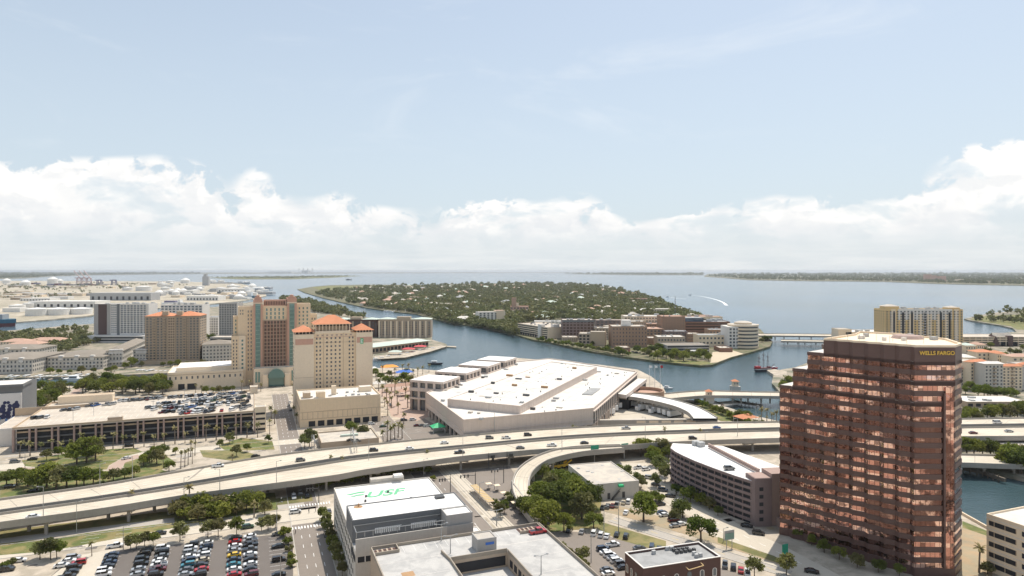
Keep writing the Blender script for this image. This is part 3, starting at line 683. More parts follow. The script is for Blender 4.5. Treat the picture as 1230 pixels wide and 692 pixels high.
# ---- mauve multi-storey garage with a curved front
def curved_garage():
    z = 18.; top = [G(805, 536, z), G(811, 540.4, z), G(820, 545, z), G(834, 551.2, z), G(850, 557.4, z), G(867, 563.6, z), G(883, 569.2, z), G(905, 576, z)]
    poly = [Vector((p.x, p.y, 0)) for p in top] + [Vector((113, 266, 0)), Vector((113.5, 281, 0)), Vector((99.6, 315, 0)), Vector((77, 320, 0))]
    root = thing('parking_garage', 'mauve six-level parking garage with a curved banded front and a white top deck', 'parking garage', (90, 290, 0))
    c = sum(poly, Vector()) / len(poly); ins = lambda k: [c + (p - c) * k for p in poly]
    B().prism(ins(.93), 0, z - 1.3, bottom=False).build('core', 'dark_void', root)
    for i in range(7):
        z0 = 1.1 + i * 2.5; B().prism(poly, z0, z0 + 1.02).build('deck_band', 'mauve_wall', root)
        B().prism([c + (p - c) * 1.003 for p in poly], z0 + .9, z0 + .98).build('coping', 'mauve_light', root)
    b = B(); b.prism(ins(.985), z - 1.25, z - .75); b.build('roof_deck', 'bright_roof', root)
    for i in range(15):
        k = i / 14 * (len(top) - 1); j = min(int(k), len(top) - 2); p = top[j].lerp(top[j + 1], k - j); q = c + (Vector((p.x, p.y, 0)) - c) * .985
        B().cbox(c + (q - c) * .965, .4, .4, 0, z - 1.3).build('column', 'mauve_wall', root)
    wl = B(); wl.beam(G(851, 536, z), G(912, 567.5, z), .35); wl.beam(G(851, 536, z) + Vector((0, 0, 1)), G(912, 567.5, z) + Vector((0, 0, 1)), .35); wl.build('ramp_wall', 'mauve_light', root)
    A = Vector((94.8, 259.8, 0)); u = Vector((.99, .12, 0)); v = Vector((-.12, .99, 0))
    tw = B(); tw.box(A, u, 7, v, 8, 0, z + .8); tw.build('stair_tower', 'mauve_wall', root); tw = B(); tw.box(A + u * 7.02 + v * .4, u, 11, v, 8, 0, z + 2.4); tw.build('stair_tower', 'mauve_light', root)
    B().box(A + u * .3 + v * .3, u, 6.4, v, 7.4, z + .8, z + .95).build('roof', 'mauve_light', root)
    for i in range(5): B().box(A + u * 1.8 - v * .12, u, 1.6, v, .2, 2.2 + i * 2.95, 3.6 + i * 2.95).build('window', 'dark_void', root)
    B().box(A + u * 9 - v * 6, u, 9, v, 6.3, 0, 3.4).build('entrance_lodge', 'mauve_light', root)
    for (x, y) in ((836, 533), (842, 534.5)): B().cbox(G(x, y, z), 3, 2.4, z - .8, z + 1.4).build('air_conditioner', 'machine', root)
curved_garage()

# ---- low workshop with an outside stair
s = Bld('warehouse', 'low pale workshop with flat tan roof and green awning over an outside stair', 'workshop', G(712, 602), Vector((.965, .26, 0)), Vector((-.26, .965, 0)), along(G(712, 602), Vector((.965, .26, 0)), 767.5), 31, 7.2, 'lightgrey_wall', 'tan_roof', .35)
rooftop(s, 7, 3, smax=1.8); s.grid('f', 2, 1, .1, 3, .18, .9, 'dark_metal', 4, 18, name='door')
st_ = B()
for i in range(9): st_.box(s.p(8.5 + i * .42, -1.3, 0), s.u, .45, s.v, 1.2, i * .42, i * .42 + .25)
st_.beam(s.p(8.5, -1.3, 1), s.p(12.5, -1.3, 4.8), .08); s.add('stair', 'dark_metal', st_); s.box('awning', 'logo_green', 11.8, 14, -1.6, .0, 5.4, 6.3); s.fin()

# ---- ribboned office at the edge
s = Bld('office_building', 'pale office with dark window ribbons beside the river lawn', 'office building', G(1185, 685), -V, U, 70, 40, 19, 'cream_pale', 'white_roof', .6)
for i in range(5):
    z0 = 1.6 + i * 3.45
    for a0, a1 in ((.8, 9.3), (11, 22), (23.5, 34)): 
        s.band('f', z0, z0 + 1.55, 'dark_void', .05, a0, a1, name='window_ribbon')
    for k in range(9): s.band('f', z0, z0 + 1.55, 'cream_dark', .12, 2.4 + k * 3.4, 2.6 + k * 3.4, name='mullion')
    s.band('f', z0 + 2.2, z0 + 2.4, 'white_wall', .12, 0, 40)
s.fin()

# ---- copper glass tower
def copper_glass():
    m = bpy.data.materials.new('copper_glass'); m.use_nodes = True; t = NT(m.node_tree); b = t.n['Principled BSDF']
    uv = t.new('ShaderNodeUVMap'); sp = t.new('ShaderNodeSeparateXYZ'); t.ln(uv.outputs[0], sp.inputs[0])
    cu = t.math('DIVIDE', sp.outputs[0], 1.55); cell = t.vec(t.math('FLOOR', cu), t.math('FLOOR', t.math('DIVIDE', sp.outputs[1], 1.4)), 0.)
    wn = t.new('ShaderNodeTexWhiteNoise'); t.ln(cell, wn.inputs['Vector'])
    cell2 = t.vec(t.math('FLOOR', t.math('DIVIDE', cu, 3.)), t.math('FLOOR', t.math('DIVIDE', sp.outputs[1], 1.4)), 7.); wn2 = t.new('ShaderNodeTexWhiteNoise'); t.ln(cell2, wn2.inputs['Vector'])
    fr = t.math('FRACT', cu); mull = t.smooth(t.math('ABSOLUTE', t.math('SUBTRACT', fr, .5)), .44, .47)
    pale_reflection = t.smooth(wn2.outputs['Value'], .55, .6)  # bright reflections painted into the colour of random pane groups
    patch = t.smooth(t.noise(t.new('ShaderNodeNewGeometry').outputs['Position'], .075, 6, .68), .46, .54)  # broad dark reflections painted into the glass colour by noise
    c = t.mix(pale_reflection, (.62, .33, .27), (.97, .66, .56)); c = t.mix(t.math('MAXIMUM', t.math('MULTIPLY', t.smooth(wn.outputs['Value'], .88, .90), .7), t.math('MULTIPLY', patch, .93)), c, (.13, .07, .06)); c = t.mix(mull, c, (.10, .05, .045))
    t.ln(c, b.inputs['Base Color']); b.inputs['Metallic'].default_value = .92; b.inputs['Roughness'].default_value = .045
    g = t.new('ShaderNodeNewGeometry'); 
    sub = t.new('ShaderNodeVectorMath', operation='SUBTRACT'); t.ln(wn.outputs['Color'], sub.inputs[0]); sub.inputs[1].default_value = (.5, .5, .5)
    sc = t.new('ShaderNodeVectorMath', operation='SCALE'); t.ln(sub.outputs[0], sc.inputs[0]); sc.inputs['Scale'].default_value = .03
    ad = t.new('ShaderNodeVectorMath', operation='ADD'); t.ln(g.outputs['Normal'], ad.inputs[0]); t.ln(sc.outputs[0], ad.inputs[1])
    bp = t.new('ShaderNodeBump'); bp.inputs['Strength'].default_value = .6; bp.inputs['Distance'].default_value = .5
    t.ln(t.noise(g.outputs['Position'], .22, 3, .6), bp.inputs['Height']); t.ln(ad.outputs[0], bp.inputs['Normal'])
    t.ln(bp.outputs[0], b.inputs['Normal']); M['copper_glass'] = m
copper_glass()
def copper_tower():
    root = thing('office_tower', 'tall brown granite office tower with coppery mirror window bands and a stepped corner', 'office tower', (130, 245, 0))
    P0 = Vector((101.4, 252.6, 0)); P1 = Vector((131.6, 217.6, 0)); d = P1 - P0; nrm = Vector((d.y, -d.x, 0)).normalized() * -1
    if nrm.dot(P0) > 0: nrm = -nrm       # facing the viewer
    BAY = [0, .11, .23, .36, .47, .58, .69, .80, .90, 1.0]
    def front(t0):
        pts = []; ts = [t for t in BAY if t >= t0 - 1e-6]
        for i, t in enumerate(ts):
            pts.append(P0 + d * t)
            if i < len(ts) - 1:
                tn = ts[i + 1]; pts.append(P0 + d * (t + (tn - t) * .66) + nrm * -.95)
        return pts
    def foot(t0):
        f = front(t0); back0 = P0 + d * t0 - nrm * (27 if t0 > .3 else 20)
        return f + [Vector((144.6, 217.2, 0)), Vector((151.2, 223.8, 0)), Vector((156.6, 240, 0)), Vector((150, 261, 0)), Vector((140, 268, 0))] + ([] if t0 > .3 else [Vector((126, 271, 0))]) + [back0]
    tiers = [(0, 0., 56.5), (.11, 56.5, 63.4), (.23, 63.4, 70.0), (.36, 70.0, 75.0)]
    def inset(poly, k):
        c = sum(poly, Vector()) / len(poly); return [p + (c - p).normalized() * k for p in poly]
    fl = 3.4
    for k in range(21):
        z0 = 1.2 + k * fl; t0 = max(t for t, a, b_ in tiers if z0 >= a - 1.3) if z0 > 50 else 0
        if z0 + 3.4 > 71: break
        f = foot(t0)
        B().prism(f, z0, z0 + 1.72).build('spandrel', 'granite', root)
        B().prism(inset(f, .22), z0 + 1.72, z0 + fl, top=False, bottom=False).build('window_band', 'copper_glass', root)
    B().prism(foot(0), 0, 1.2).build('plinth', 'granite', root)
    B().prism(foot(.36), z0, 75.).build('crown_wall', 'granite', root)
    for t0, a, z1 in tiers:
        f = foot(t0); 
        if z1 < 75:
            B().prism(f, z1 - .9, z1 + .25).build('parapet', 'granite', root)
            B().prism(inset(f, .5), z1 + .25, z1 + .3, bottom=False).build('roof', 'white_roof', root)
        else:
            B().prism(inset(f, .35), z1 + .002, z1 + .05, bottom=False).build('roof', 'cream_pale', root)
            rim = B(); n = len(f); g_ = inset(f, .8)
            for i in range(n):
                j = (i + 1) % n; rim.prism([f[i], f[j], g_[j], g_[i]], z1 + .004, z1 + .7)
            rim.build('parapet', 'cream_pale', root)
    B().cyl((146, 246), 5.5, 75.05, 76.2, 14, 4.5).build('roof_housing', 'mauve_light', root)
    for i, (x, y, s_) in enumerate(((128, 244, 2.), (134, 252, 1.6), (140, 238, 1.4), (152, 240, 2.2), (133, 238, 1.2), (150, 251, 1.8))):
        B().cbox((x, y), s_, s_ * .8, 75.05, 76.3).build('air_conditioner', 'machine' if i % 2 else 'white_wall', root)
    for i in range(9): B().cyl((P0 + d * (.4 + i * .07) - nrm * (2 + (i % 3) * 6)).xy, .06, 75.05, 78., 5).build('mast', 'steel', root)
    # vertical recess on the narrow face
    B().box(Vector((141.2, 216.9, 0)), XU, 2.6, XV, .6, 3, 62).build('bay_window', 'copper_glass', root)
    B().box(Vector((140.6, 216.75, 0)), XU, .6, XV, .6, 3, 60).build('pilaster', 'granite', root)
    text3d('WELLS FARGO', 1.75, Vector((132.8, 217.0, 72.6)), 'gold', root, (R(90), 0, 0), 0, .06, 'sign_lettering', 1.0)
copper_tower()

# ---- long parking deck with paired columns
def long_deck():
    A = G(14.6, 544); w = along(A, U, 306); d = 76; z = 13.6
    s = Bld('parking_structure', 'long open-sided parking structure with paired tall columns and a crowded top deck', 'parking garage', A, U, V, w, d, z, mk=False, parapet=0)
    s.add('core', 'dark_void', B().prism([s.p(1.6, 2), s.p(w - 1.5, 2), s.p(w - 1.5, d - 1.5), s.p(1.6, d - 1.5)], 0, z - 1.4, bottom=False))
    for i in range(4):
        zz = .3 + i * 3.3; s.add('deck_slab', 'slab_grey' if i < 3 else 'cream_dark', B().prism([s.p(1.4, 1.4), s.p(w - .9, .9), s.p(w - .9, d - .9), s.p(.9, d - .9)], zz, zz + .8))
    s.add('roof_deck', 'garage_roof', B().prism([s.p(0, 0), s.p(w, 0), s.p(w, d), s.p(0, d)], z - 1.15, z - .6))
    for e in ((0, w, 0, .3), (0, w, d - .3, d), (0, .3, .3, d - .3), (w - .3, w, .3, d - .3)): s.box('parapet', 'cream_dark', *e, z - .6, z + .25)
    n = 24
    for i in range(n):
        a = 1 + i * (w - 3) / (n - 1) + (1.3 if i % 2 else -1.0)
        s.box('column', 'mauve_light', a, a + .9, -.55, .6, 0, z - 1.0); 
    for i in range(12): s.box('column', 'mauve_light', -.5, .5, 3 + i * 6, 4 + i * 6, 0, z - 1.)
    s.block(w + .1, w + 6.5, 0, 7.5, 0, z + 2.2, 'cream_pale', 'tan_roof', .2, name='stair_tower')
    for i in range(4): s.box('opening', 'dark_void', w + .6, w + 6, -.08, .3, 1.4 + i * 3.2, 2.7 + i * 3.2)
    s.block(w - 3, w + 2, d - 12, d - 5, z - .6, z + 4.5, 'cream_pale', 'tan_roof', .2, name='stair_tower')
    s.block(45, 52.5, 2.5, 5.5, z - .6, z + 1.6, 'tan_wall', 'tan_roof', .1, name='plant_room')
    s.block(5, 36, d - 6, d + 2, 0, z + 4.2, 'cream_pale', 'cream_dark', .2, name='stair_house')
    s.block(-14, -.1, 18, 54, 0, z - 3.5, 'white_wall', 'garage_roof', .6, name='ramp_wing')
    for k in range(4): s.box('ramp_wall', 'cream_dark', -14 + k * .01, 26, 55 + k * .01, 55.5, z - 3.5, z + 1.2) if k == 0 else None
    mk = B()
    for r_ in (10, 26, 42, 58):
        for i in range(int((w - 8) / 3.2)): mk.box(s.p(4 + i * 3.2, r_, 0), U, .1, V, 9.6, z - .598, z - .592)
    s.add('stall_marking', 'white_paint', mk)
    # lamp poles on deck
    for a, b_ in ((26, 12), (34, 24), (66, 22), (66, 45), (98, 20), (98, 45), (40, 55), (80, 60)):
        s.add('deck_lamp', 'steel', B().cyl(s.p(a, b_), .12, z - .6, z + 6, 6).beam(s.p(a - 1, b_, z + 6), s.p(a + 1, b_, z + 6), .14))
    s.fin(); return s
LDECK = long_deck()

# ---- cream podium hotel with hipped turrets
def turret_hotel():
    A = G(360.5, 514); w = 51; z = 18
    s = Bld('hotel_podium', 'blank cream podium with a shaded ground-floor arcade in front of the hotel', 'podium', A, U, V, w, 38, z, 'cream_wall', 'white_roof', 1.)
    s.band('f', 4.9, 5.15, 'cream_dark', .12); s.band('f', 9.4, 9.7, 'cream_dark', .14); s.band('f', 17.3, 18.05, 'cream_pale', .14); s.band('l', 17.3, 18.05, 'cream_pale', .14)
    for i in range(8): s.band('f', .2, 3.7, 'dark_void', .05, 5.2 + i * 5.7, 9.3 + i * 5.7, name='opening')
    for i in range(16): s.band('f', 5.2, 9.3, 'cream_dark', .05, 1.4 + i * 3.12, 1.7 + i * 3.12, name='pilaster')
    s.band('l', 10, 12, 'cream_dark', .1)
    s.block(2.5, 7, 8, 14, z - 1, z + 2.5, 'cream_dark', 'tan_roof', .1, name='roof_house'); s.block(10.5, 16, 5, 10, z - 1, z + 3, 'cream_wall', 'tan_roof', .1, name='roof_house'); s.block(40, 48, 18, 24, z - 1, z + 2.6, 'cream_pale', 'white_roof', .1, name='roof_house')
    s.block(21, 24, 14, 17, z - 1, z + 5, 'cream_pale', 'cream_pale', .1, name='roof_house'); rooftop(s, 14, 5, smax=2.2, b1=.6); s.fin()
    T0 = s.p(0, 0) ; 
    # tower
    A2 = G(353.8, 495.5); A2 = A2; W = along(A2, U, 447.6); zt = 55.; k = W / 94.
    t = Bld('hotel_tower', 'cream hotel tower with orange hipped roofs and small square windows', 'hotel', A2, U, V, W, 24, zt, 'cream_wall', mk=False, parapet=0)
    x1, x2 = 23.4 * k * .97, 74.6 * k * .985
    t.block(x1, x2, 1.4, 22, 0, zt, 'cream_wall', 'tan_roof', 1.0)
    t.block(0, x1 - .01, 0, 20, 0, zt - .2, 'cream_pale', None, 0, name='side_wing'); t.block(x2 + .01, W, 0, 20, 0, zt, 'cream_pale', None, 0, name='side_wing')
    for (a0, a1) in ((0, x1), (x2, W)):
        t.box('cornice', 'cream_dark', a0 - .3, a1 + .3, -.3, 20.3, zt - 6, zt - 5.5) if False else None
        for q in range(6): 
            aa = a0 + .6 + q * (a1 - a0 - 1.2) / 5; t.box('post', 'cream_pale', aa - .2, aa + .2, .2, .6, zt, zt + 1.6)
        t.box('loggia', 'dark_void', a0 + .8, a1 - .8, .8, 19, zt, zt + 1.6)
        t.hip('terracotta', a0, a1, 0, 20, zt + 1.6, zt + 5.6, 1.)
        t.box('panel', 'salmon_wall', a0 + .5, a1 - .5, -.08, .05, zt - 7.5, zt - 3.4); 
    xa, xb = x1 + 1.5, x2 - 6.
    t.block(xa + 1, xb + .5, 4, 20, zt - 1, zt + 5, 'cream_dark', 'tan_roof', 0, name='penthouse'); t.box('terrace', 'cream_pale', xa - 1, xb + 2, 1.2, 3, zt - .2, zt + 1.6)
    for q in range(11):
        aa = xa + q * (xb + 1.5 - xa) / 10
        for bb in (2.0,): t.box('column', 'cream_pale', aa - .25, aa + .25, bb, bb + .5, zt + 1.6, zt + 6.2)
    t.box('eave', 'cream_pale', xa - 1.2, xb + 2.4, 1.2, 22, zt + 6.2, zt + 6.6); t.box('loggia', 'dark_void', xa + .2, xb + 1, 3, 20.8, zt + 5.0, zt + 6.2)
    t.hip('terracotta', xa - .6, xb + 2, 1.6, 21.6, zt + 6.61, zt + 12.6, 1.2)
    for cols, a0, a1 in ((2, x1 + .8, x1 + 5.6), (4, x1 + 7.6, x1 + 19.6), (2, x2 - 5.8, x2 - 1)):
        t.grid('f', cols, 14, 12.5, zt - 2.2, .42 if cols == 2 else .36, .46, 'window_glass', a0, a1, off=-1.4, dep=.1, cap=112)
    for a in (x1 + 6.6, x1 + 20.4): t.box('pilaster', 'cream_dark', a, a + .35, 1.2, 1.5, 8, zt)
    t.band('f', zt - 2.9, zt - 2.6, 'salmon_wall', .1, x1, x2, off=-1.4); t.band('f', zt - 6.8, zt - 6.5, 'cream_dark', .1, x1, x2, off=-1.4)
    for i in range(8): t.box('emblem_panel', 'mauve_light', x1 + 2 + i * (x2 - x1 - 3) / 8, x1 + 3.4 + i * (x2 - x1 - 3) / 8, 1.28, 1.42, zt - 1.9, zt - .9)
    t.grid('l', 3, 13, 14, zt - 6, .2, .4, 'window_glass', 3, 18)
    c = t.p(x2 + (W - x2) * .52, -.1, zt - 7.4); t.box('sign_panel', 'logo_green', x2 + 3.0, x2 + 5.2, -.18, -.09, zt - 8.3, zt - 4.4)
    text3d('E', 3.6, t.p(x2 + 3.1, -.24, zt - 7.7), 'white_paint', t.root, (R(90), 0, math.atan2(U.y, U.x)), 0, .04, 'sign_lettering')
    t.box('banding', 'cream_dark', -.06, x1 + .02, -.06, 20, 24, 24.3); t.fin()
turret_hotel()

# ---- big convention hotel
def big_hotel():
    A = G(277.8, 465); W = along(A, U, 382); k = W / 104.2; X = lambda px_: along(A, U, px_)
    s = Bld('grand_hotel', 'largest tan and salmon hotel with stepped wings, teal bays and a glass vault entrance', 'hotel', A, U, V, W, 26, 75, 'cream_wall', mk=False, parapet=0)
    parts = [(277.8, 287, 3, 20, 43.5, 'cream_wall'), (287.02, 294.9, 3, 20, 43.6, 'cream_pale'), (279.5, 294.7, 10, 24, 60, 'cream_wall'), (285.5, 304.2, 6, 24, 68.6, 'cream_wall'), (304.25, 315.5, 2, 24, 74.5, 'salmon_wall'), (315.55, 345.2, 4, 24, 69, 'cream_wall'),
             (345.25, 356.6, 2, 24, 75.5, 'salmon_wall'), (356.65, 373.6, 6, 24, 70.4, 'cream_wall'), (373.65, 382, 10, 24, 60.5, 'cream_wall')]
    for x0, x1, b0, b1, z, m in parts:
        s.block(X(x0), X(x1), b0, b1, 0, z, m, 'tan_roof', .7, name='wing' if m != 'salmon_wall' else 'tower_wall')
    # rounded salmon gables over both towers and gallery between
    for x0, x1 in ((304.4, 315.4), (345.4, 356.4)):
        s.box('gable', 'salmon_wall', X(x0 + 1.5), X(x1 - 1.5), 3, 10, 74.4, 77.0); s.box('gable', 'salmon_wall', X(x0 + 3.6), X(x1 - 3.6), 3.01, 9.9, 77, 78.6)
        for zz in range(15): s.box('bay_glass', 'teal_glass', X(x0 + 3.), X(x1 - 3.2), 1.5, 2.05, 16 + zz * 3.6, 18.9 + zz * 3.6)
        s.box('bay_trim', 'teal_trim', X(x0 + 2.4), X(x1 - 2.6), 1.65, 2.02, 14, 71)
        s.box('cornice', 'cream_pale', X(x0) - .3, X(x1) + .3, 1.7, 3, 71.2, 72.1)
    s.block(X(317), X(344), 9, 22, 68.3, 74, 'salmon_wall', 'tan_roof', .4, name='gallery')
    for i in range(13): s.box('gallery_opening', 'dark_void', X(318 + i * 2.), X(318.9 + i * 2.), 8.88, 9.05, 69.6, 72.8)
    s.block(X(316.4), X(344.4), 3.3, 4.02, 8, 56.5, 'brown_wall', None, 0, name='balcony_wall')
    s.side = lambda f: (s.A + s.v * 3.28, s.u, s.w)
    s.grid('f', 7, 15, 9, 56, .70, .72, 'brown_glass', X(317), X(343.8), name='window', cap=105)
    for i in range(8): s.box('fin', 'salmon_wall', X(317 + i * 3.83) - .22, X(317 + i * 3.83) + .22, 2.6, 3.3, 8, 56.2)
    s.side = lambda f: (s.A + s.v * 3.99, s.u, s.w)
    s.grid('f', 5, 3, 57, 67.4, .36, .72, 'teal_glass', X(318), X(343), cap=120)
    for x0, x1, nx, b0, z0, z1, nz in ((288.2, 294, 1, 2.98, 14, 41, 8), (278.6, 286, 2, 2.98, 14, 41, 9), (280.6, 285, 1, 9.98, 44.6, 58, 4), (296.4, 303.4, 2, 5.98, 12, 66, 16), (287.2, 293, 2, 5.98, 61, 66.6, 2), (357.8, 372, 3, 5.98, 14, 68, 16), (374.4, 381, 2, 9.98, 14, 58, 13)):
        s.side = lambda f, b0=b0: (s.A + s.v * b0, s.u, s.w); s.grid('f', nx, nz, z0, z1, .36, .52, 'teal_glass' if nx != 2 else 'window_glass', X(x0), X(x1), cap=300 if False else 120)
    # entrance
    s.block(X(304.5), X(355.5), -9, 1.98, 0, 16, 'cream_pale', 'tan_roof', .6, name='lobby')
    for x0 in (306.6, 349.5): 
        for q in range(2): s.box('lobby_glass', 'teal_glass', X(x0 + q * 3.2), X(x0 + q * 3.2 + 2.5), -9.12, -8.95, 4, 13)
    s.block(X(315.5), X(321.5), -13, -9.02, 0, 11, 'cream_pale', 'tan_roof', .3, name='portal'); s.block(X(341.5), X(347.5), -13, -9.02, 0, 11, 'cream_pale', 'tan_roof', .3, name='portal')
    vb = B(); a0, a1 = X(321.6), X(341.4); n = 12
    for i in range(n):
        t0, t1 = math.pi * i / n, math.pi * (i + 1) / n; c = (a0 + a1) / 2; r = (a1 - a0) / 2
        q = lambda t, b_: s.p(c - r * math.cos(t), b_, 8 + 7.5 * math.sin(t)); vb.face([q(t0, -14), q(t1, -14), q(t1, -9), q(t0, -9)]); vb.face([q(t0, -14), q(t1, -14), s.p(c, -14, 8)])
    s.add('glass_vault', 'teal_glass', vb); s.box('doorway', 'teal_glass', a0 + .5, a1 - .5, -9.3, -9.03, 0, 8)
    s.fin()
    # low ballroom wing
    t = bld('ballroom', 'low cream ballroom wing with a broad white roof west of the grand hotel', 'hall', 201, 469.5, 292, 448, 46, 'cream_pale', 'white_roof', z0=0.)
    t.grid('f', 14, 1, 8.6, 11.5, .3, .8, 'window_glass'); t.band('f', .2, 5, 'dark_void', .06, 8, 13, name='door'); t.band('f', .2, 5, 'dark_void', .06, 15, 22, name='door'); t.band('f', 12.4, 12.9, 'cream_dark', .15)
    t.block(6, t.w - 6, 8, 44, t.z - .9, t.z + 2.6, 'cream_pale', 'bright_roof', .2, name='upper_roof'); t.fin()
big_hotel()

# ---- exhibition hall
def exhibition_hall():
    L, Fc, Rr, RB = G(512, 471, 16), G(557, 504, 16), G(712.5, 490, 16), G(765, 446, 16)
    K1, K2, K3 = Vector((52, 624, 0)), Vector((36, 640, 0)), Vector((4, 618, 0))
    poly = [L, Fc, Rr, RB, K1, K2, K3]
    root = thing('exhibition_hall', 'huge waterfront exhibition hall with layered white roofs', 'convention center', (Fc.x, Fc.y, 0))
    c = sum((Vector((p.x, p.y, 0)) for p in poly), Vector()) / len(poly); ins = lambda P, k: [Vector((p.x, p.y, 0)) + (c - Vector((p.x, p.y, 0))).normalized() * k for p in P]
    def zone(P, z0, z1, wall, roof, par=.8, nm='wall'):
        b = B(); b.prism(P, z0, z1, top=False); q = ins(P, .9) if par else P; n = len(P); P_ = [Vector((p.x, p.y, 0)) for p in P]
        if par:
            for i in range(n):
                j = (i + 1) % n; b.face([(*P_[i].xy, z1), (*P_[j].xy, z1), (*q[j].xy, z1), (*q[i].xy, z1)]); b.face([(*q[i].xy, z1), (*q[j].xy, z1), (*q[j].xy, z1 - par), (*q[i].xy, z1 - par)])
        b.build(nm, wall, root); B().face([(*p.xy, z1 - par + .02) for p in q]) if False else None
        r = B(); r.face([(*p.xy, z1 - par + .02) for p in q]); r.build('roof', roof, root)
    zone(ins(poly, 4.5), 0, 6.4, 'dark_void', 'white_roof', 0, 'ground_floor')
    zone(poly, 6.0, 16, 'hall_wall', 'white_roof')
    # ribs on the fascia
    for p, q, nn in ((L, Fc, 40), (Fc, Rr, 44), (Rr, RB, 36)):
        b = B(); d = (q - p); d.z = 0; Ln = d.length; d.normalize(); n = Vector((d.y, -d.x, 0))
        for i in range(nn): b.box(p + d * (Ln * (i + .5) / nn) + n * .12, d, .14, -n, .12, 9, 15.8)
        b.box(p + n * .2, d, Ln, -n, .2, 15.5, 16.06); b.box(p + n * .3, d, Ln, -n, .3, 8.4, 9.0); b.box(p + n * .3, d, Ln, -n, .3, 5.8, 6.3); b.build('fascia_rib', 'cream_dark' if False else 'hall_wall', root)
        for i in range(max(4, int(Ln / 9))):
            cc = p + d * (Ln * (i + .5) / max(4, int(Ln / 9))) - n * 1.; B().cbox(cc, 1.1, 1.1, 0, 6., d, n).build('column', 'hall_wall', root)
    d = (RB - Rr); d.z = 0; Ln = d.length; d.normalize(); n = Vector((d.y, -d.x, 0)); b = B(); b.box(Rr + d * .5 + n * .32, d, Ln - 1, -n, .2, 6.3, 13.4); b.build('side_glazing', 'window_glass', root)
    for i in range(26): B().box(Rr + d * (Ln * (i + .4) / 26) + n * .8, d, .8, -n, .5, 0, 13.6).build('column', 'hall_wall', root)
    b = B(); b.box(Rr + n * 1.0, d, Ln, -n, 1., 13.5, 14.2); b.build('eave', 'hall_wall', root)
    # raised roof
    a, b_, c2, d2 = G(537.5, 479.5, 20), G(624.4, 488, 20), G(717, 441, 20), G(662.5, 434.6, 20)
    zone([a, b_, c2, d2], 15.2, 20.2, 'hall_wall', 'white_roof', .45, 'clerestory_wall')
    b = B(); pl = [(a, b_), (b_, c2)]
    for p, q in pl:
        d = q - p; d.z = 0; Ln = d.length; d.normalize(); n = Vector((d.y, -d.x, 0)); nn = int(Ln / 3)
        for i in range(nn): b.box(p + d * (i + .5) * Ln / nn + n * .1, d, .12, -n, .1, 15.6, 19.9)
        b.box(p + n * .15, d, Ln, -n, .15, 19.9, 20.25)
    b.build('clerestory_rib', 'hall_wall', root)
    r = random.Random(9); sm = B()
    for i in range(1, 9):
        p = a.lerp(d2, i / 9); q = b_.lerp(c2, i / 9); dd = (q - p).normalized(); sm.box(p + dd, dd, (q - p).length - 2, Vector((-dd.y, dd.x, 0)), .25, 19.78, 19.81)
    p = a.lerp(b_, .5); q = d2.lerp(c2, .5); dd = (q - p).normalized(); sm.box(p + dd * 1.5, dd, (q - p).length - 3, Vector((-dd.y, dd.x, 0)), .3, 19.78, 19.82)
    for k in range(1, 7):
        for (P_, Q_, zz) in ((a.lerp(b_, k / 7), d2.lerp(c2, k / 7), 19.78),): dd = (Q_ - P_); Ls = dd.length; dd.normalize(); sm.box(P_ + dd * 2, dd, Ls - 4, Vector((-dd.y, dd.x, 0)), .12, 19.77, 19.80)
    for k in range(1, 9):
        P_ = b_.lerp(c2, k / 9) + (Rr - b_) * .0; Q_ = Rr.lerp(RB, k / 9); P_ = Vector((P_.x, P_.y, 0)); Q_ = Vector((Q_.x, Q_.y, 0)); dd = (Q_ - P_); Ls = dd.length; dd.normalize(); sm.box(P_ + dd * 1.5, dd, Ls - 3.5, Vector((-dd.y, dd.x, 0)), .16, 15.21, 15.25)
    for k in range(1, 6):
        P_ = b_.lerp(Rr, k / 6); Q_ = c2.lerp(RB, k / 6); P_ = Vector((P_.x, P_.y, 0)) ; Q_ = Vector((Q_.x, Q_.y, 0)); dd = (Q_ - P_); Ls = dd.length; dd.normalize(); sm.box(P_ + dd * 12, dd, Ls - 20, Vector((-dd.y, dd.x, 0)), .12, 15.21, 15.255)
    sm.build('roof_seam', 'grey_roof', root)
    pt = B()
    for q in range(26):
        k = r.random(); e = r.random(); P_ = a.lerp(d2, k).lerp(b_.lerp(c2, k), .06 + e * .88) if q < 15 else b_.lerp(c2, k).lerp(Rr.lerp(RB, k), .12 + e * .75)
        zz = 19.775 if q < 15 else 15.205; w0 = r.uniform(2, 7); pt.cbox(P_, w0, w0 * r.uniform(.3, .8), zz, zz + .01, U2, V2)
    pt.build('roof_patch', 'tan_roof', root)
    for q in range(44):
        k = r.random(); e = r.random(); P_ = a.lerp(d2, k).lerp(b_.lerp(c2, k), .06 + e * .88) if q < 26 else b_.lerp(c2, k).lerp(Rr.lerp(RB, k), .12 + e * .75)
        zz = 19.77 if q < 26 else 15.2; B().cyl(P_, .35, zz, zz + r.uniform(.5, 1.1), 6).build('roof_vent', r.choice(['machine', 'dark_metal', 'tan_roof']), root)
    for (x, y) in ((566, 471.5), (596, 473), (586.5, 478), (553, 463), (618, 463.5), (623, 455.5), (612, 452), (632, 475.5), (627, 484), (654, 466), (634, 453.5), (592, 461), (675, 437), (672, 456), (690, 443)):
        cc = G(x, y, 19.8); B().cbox(cc, r.uniform(2, 5), r.uniform(1.2, 2.4), 19.77, 19.77 + r.uniform(.7, 1.5), U2, V2).build('roof_vent', r.choice(['machine', 'dark_metal', 'rust_stain']), root)
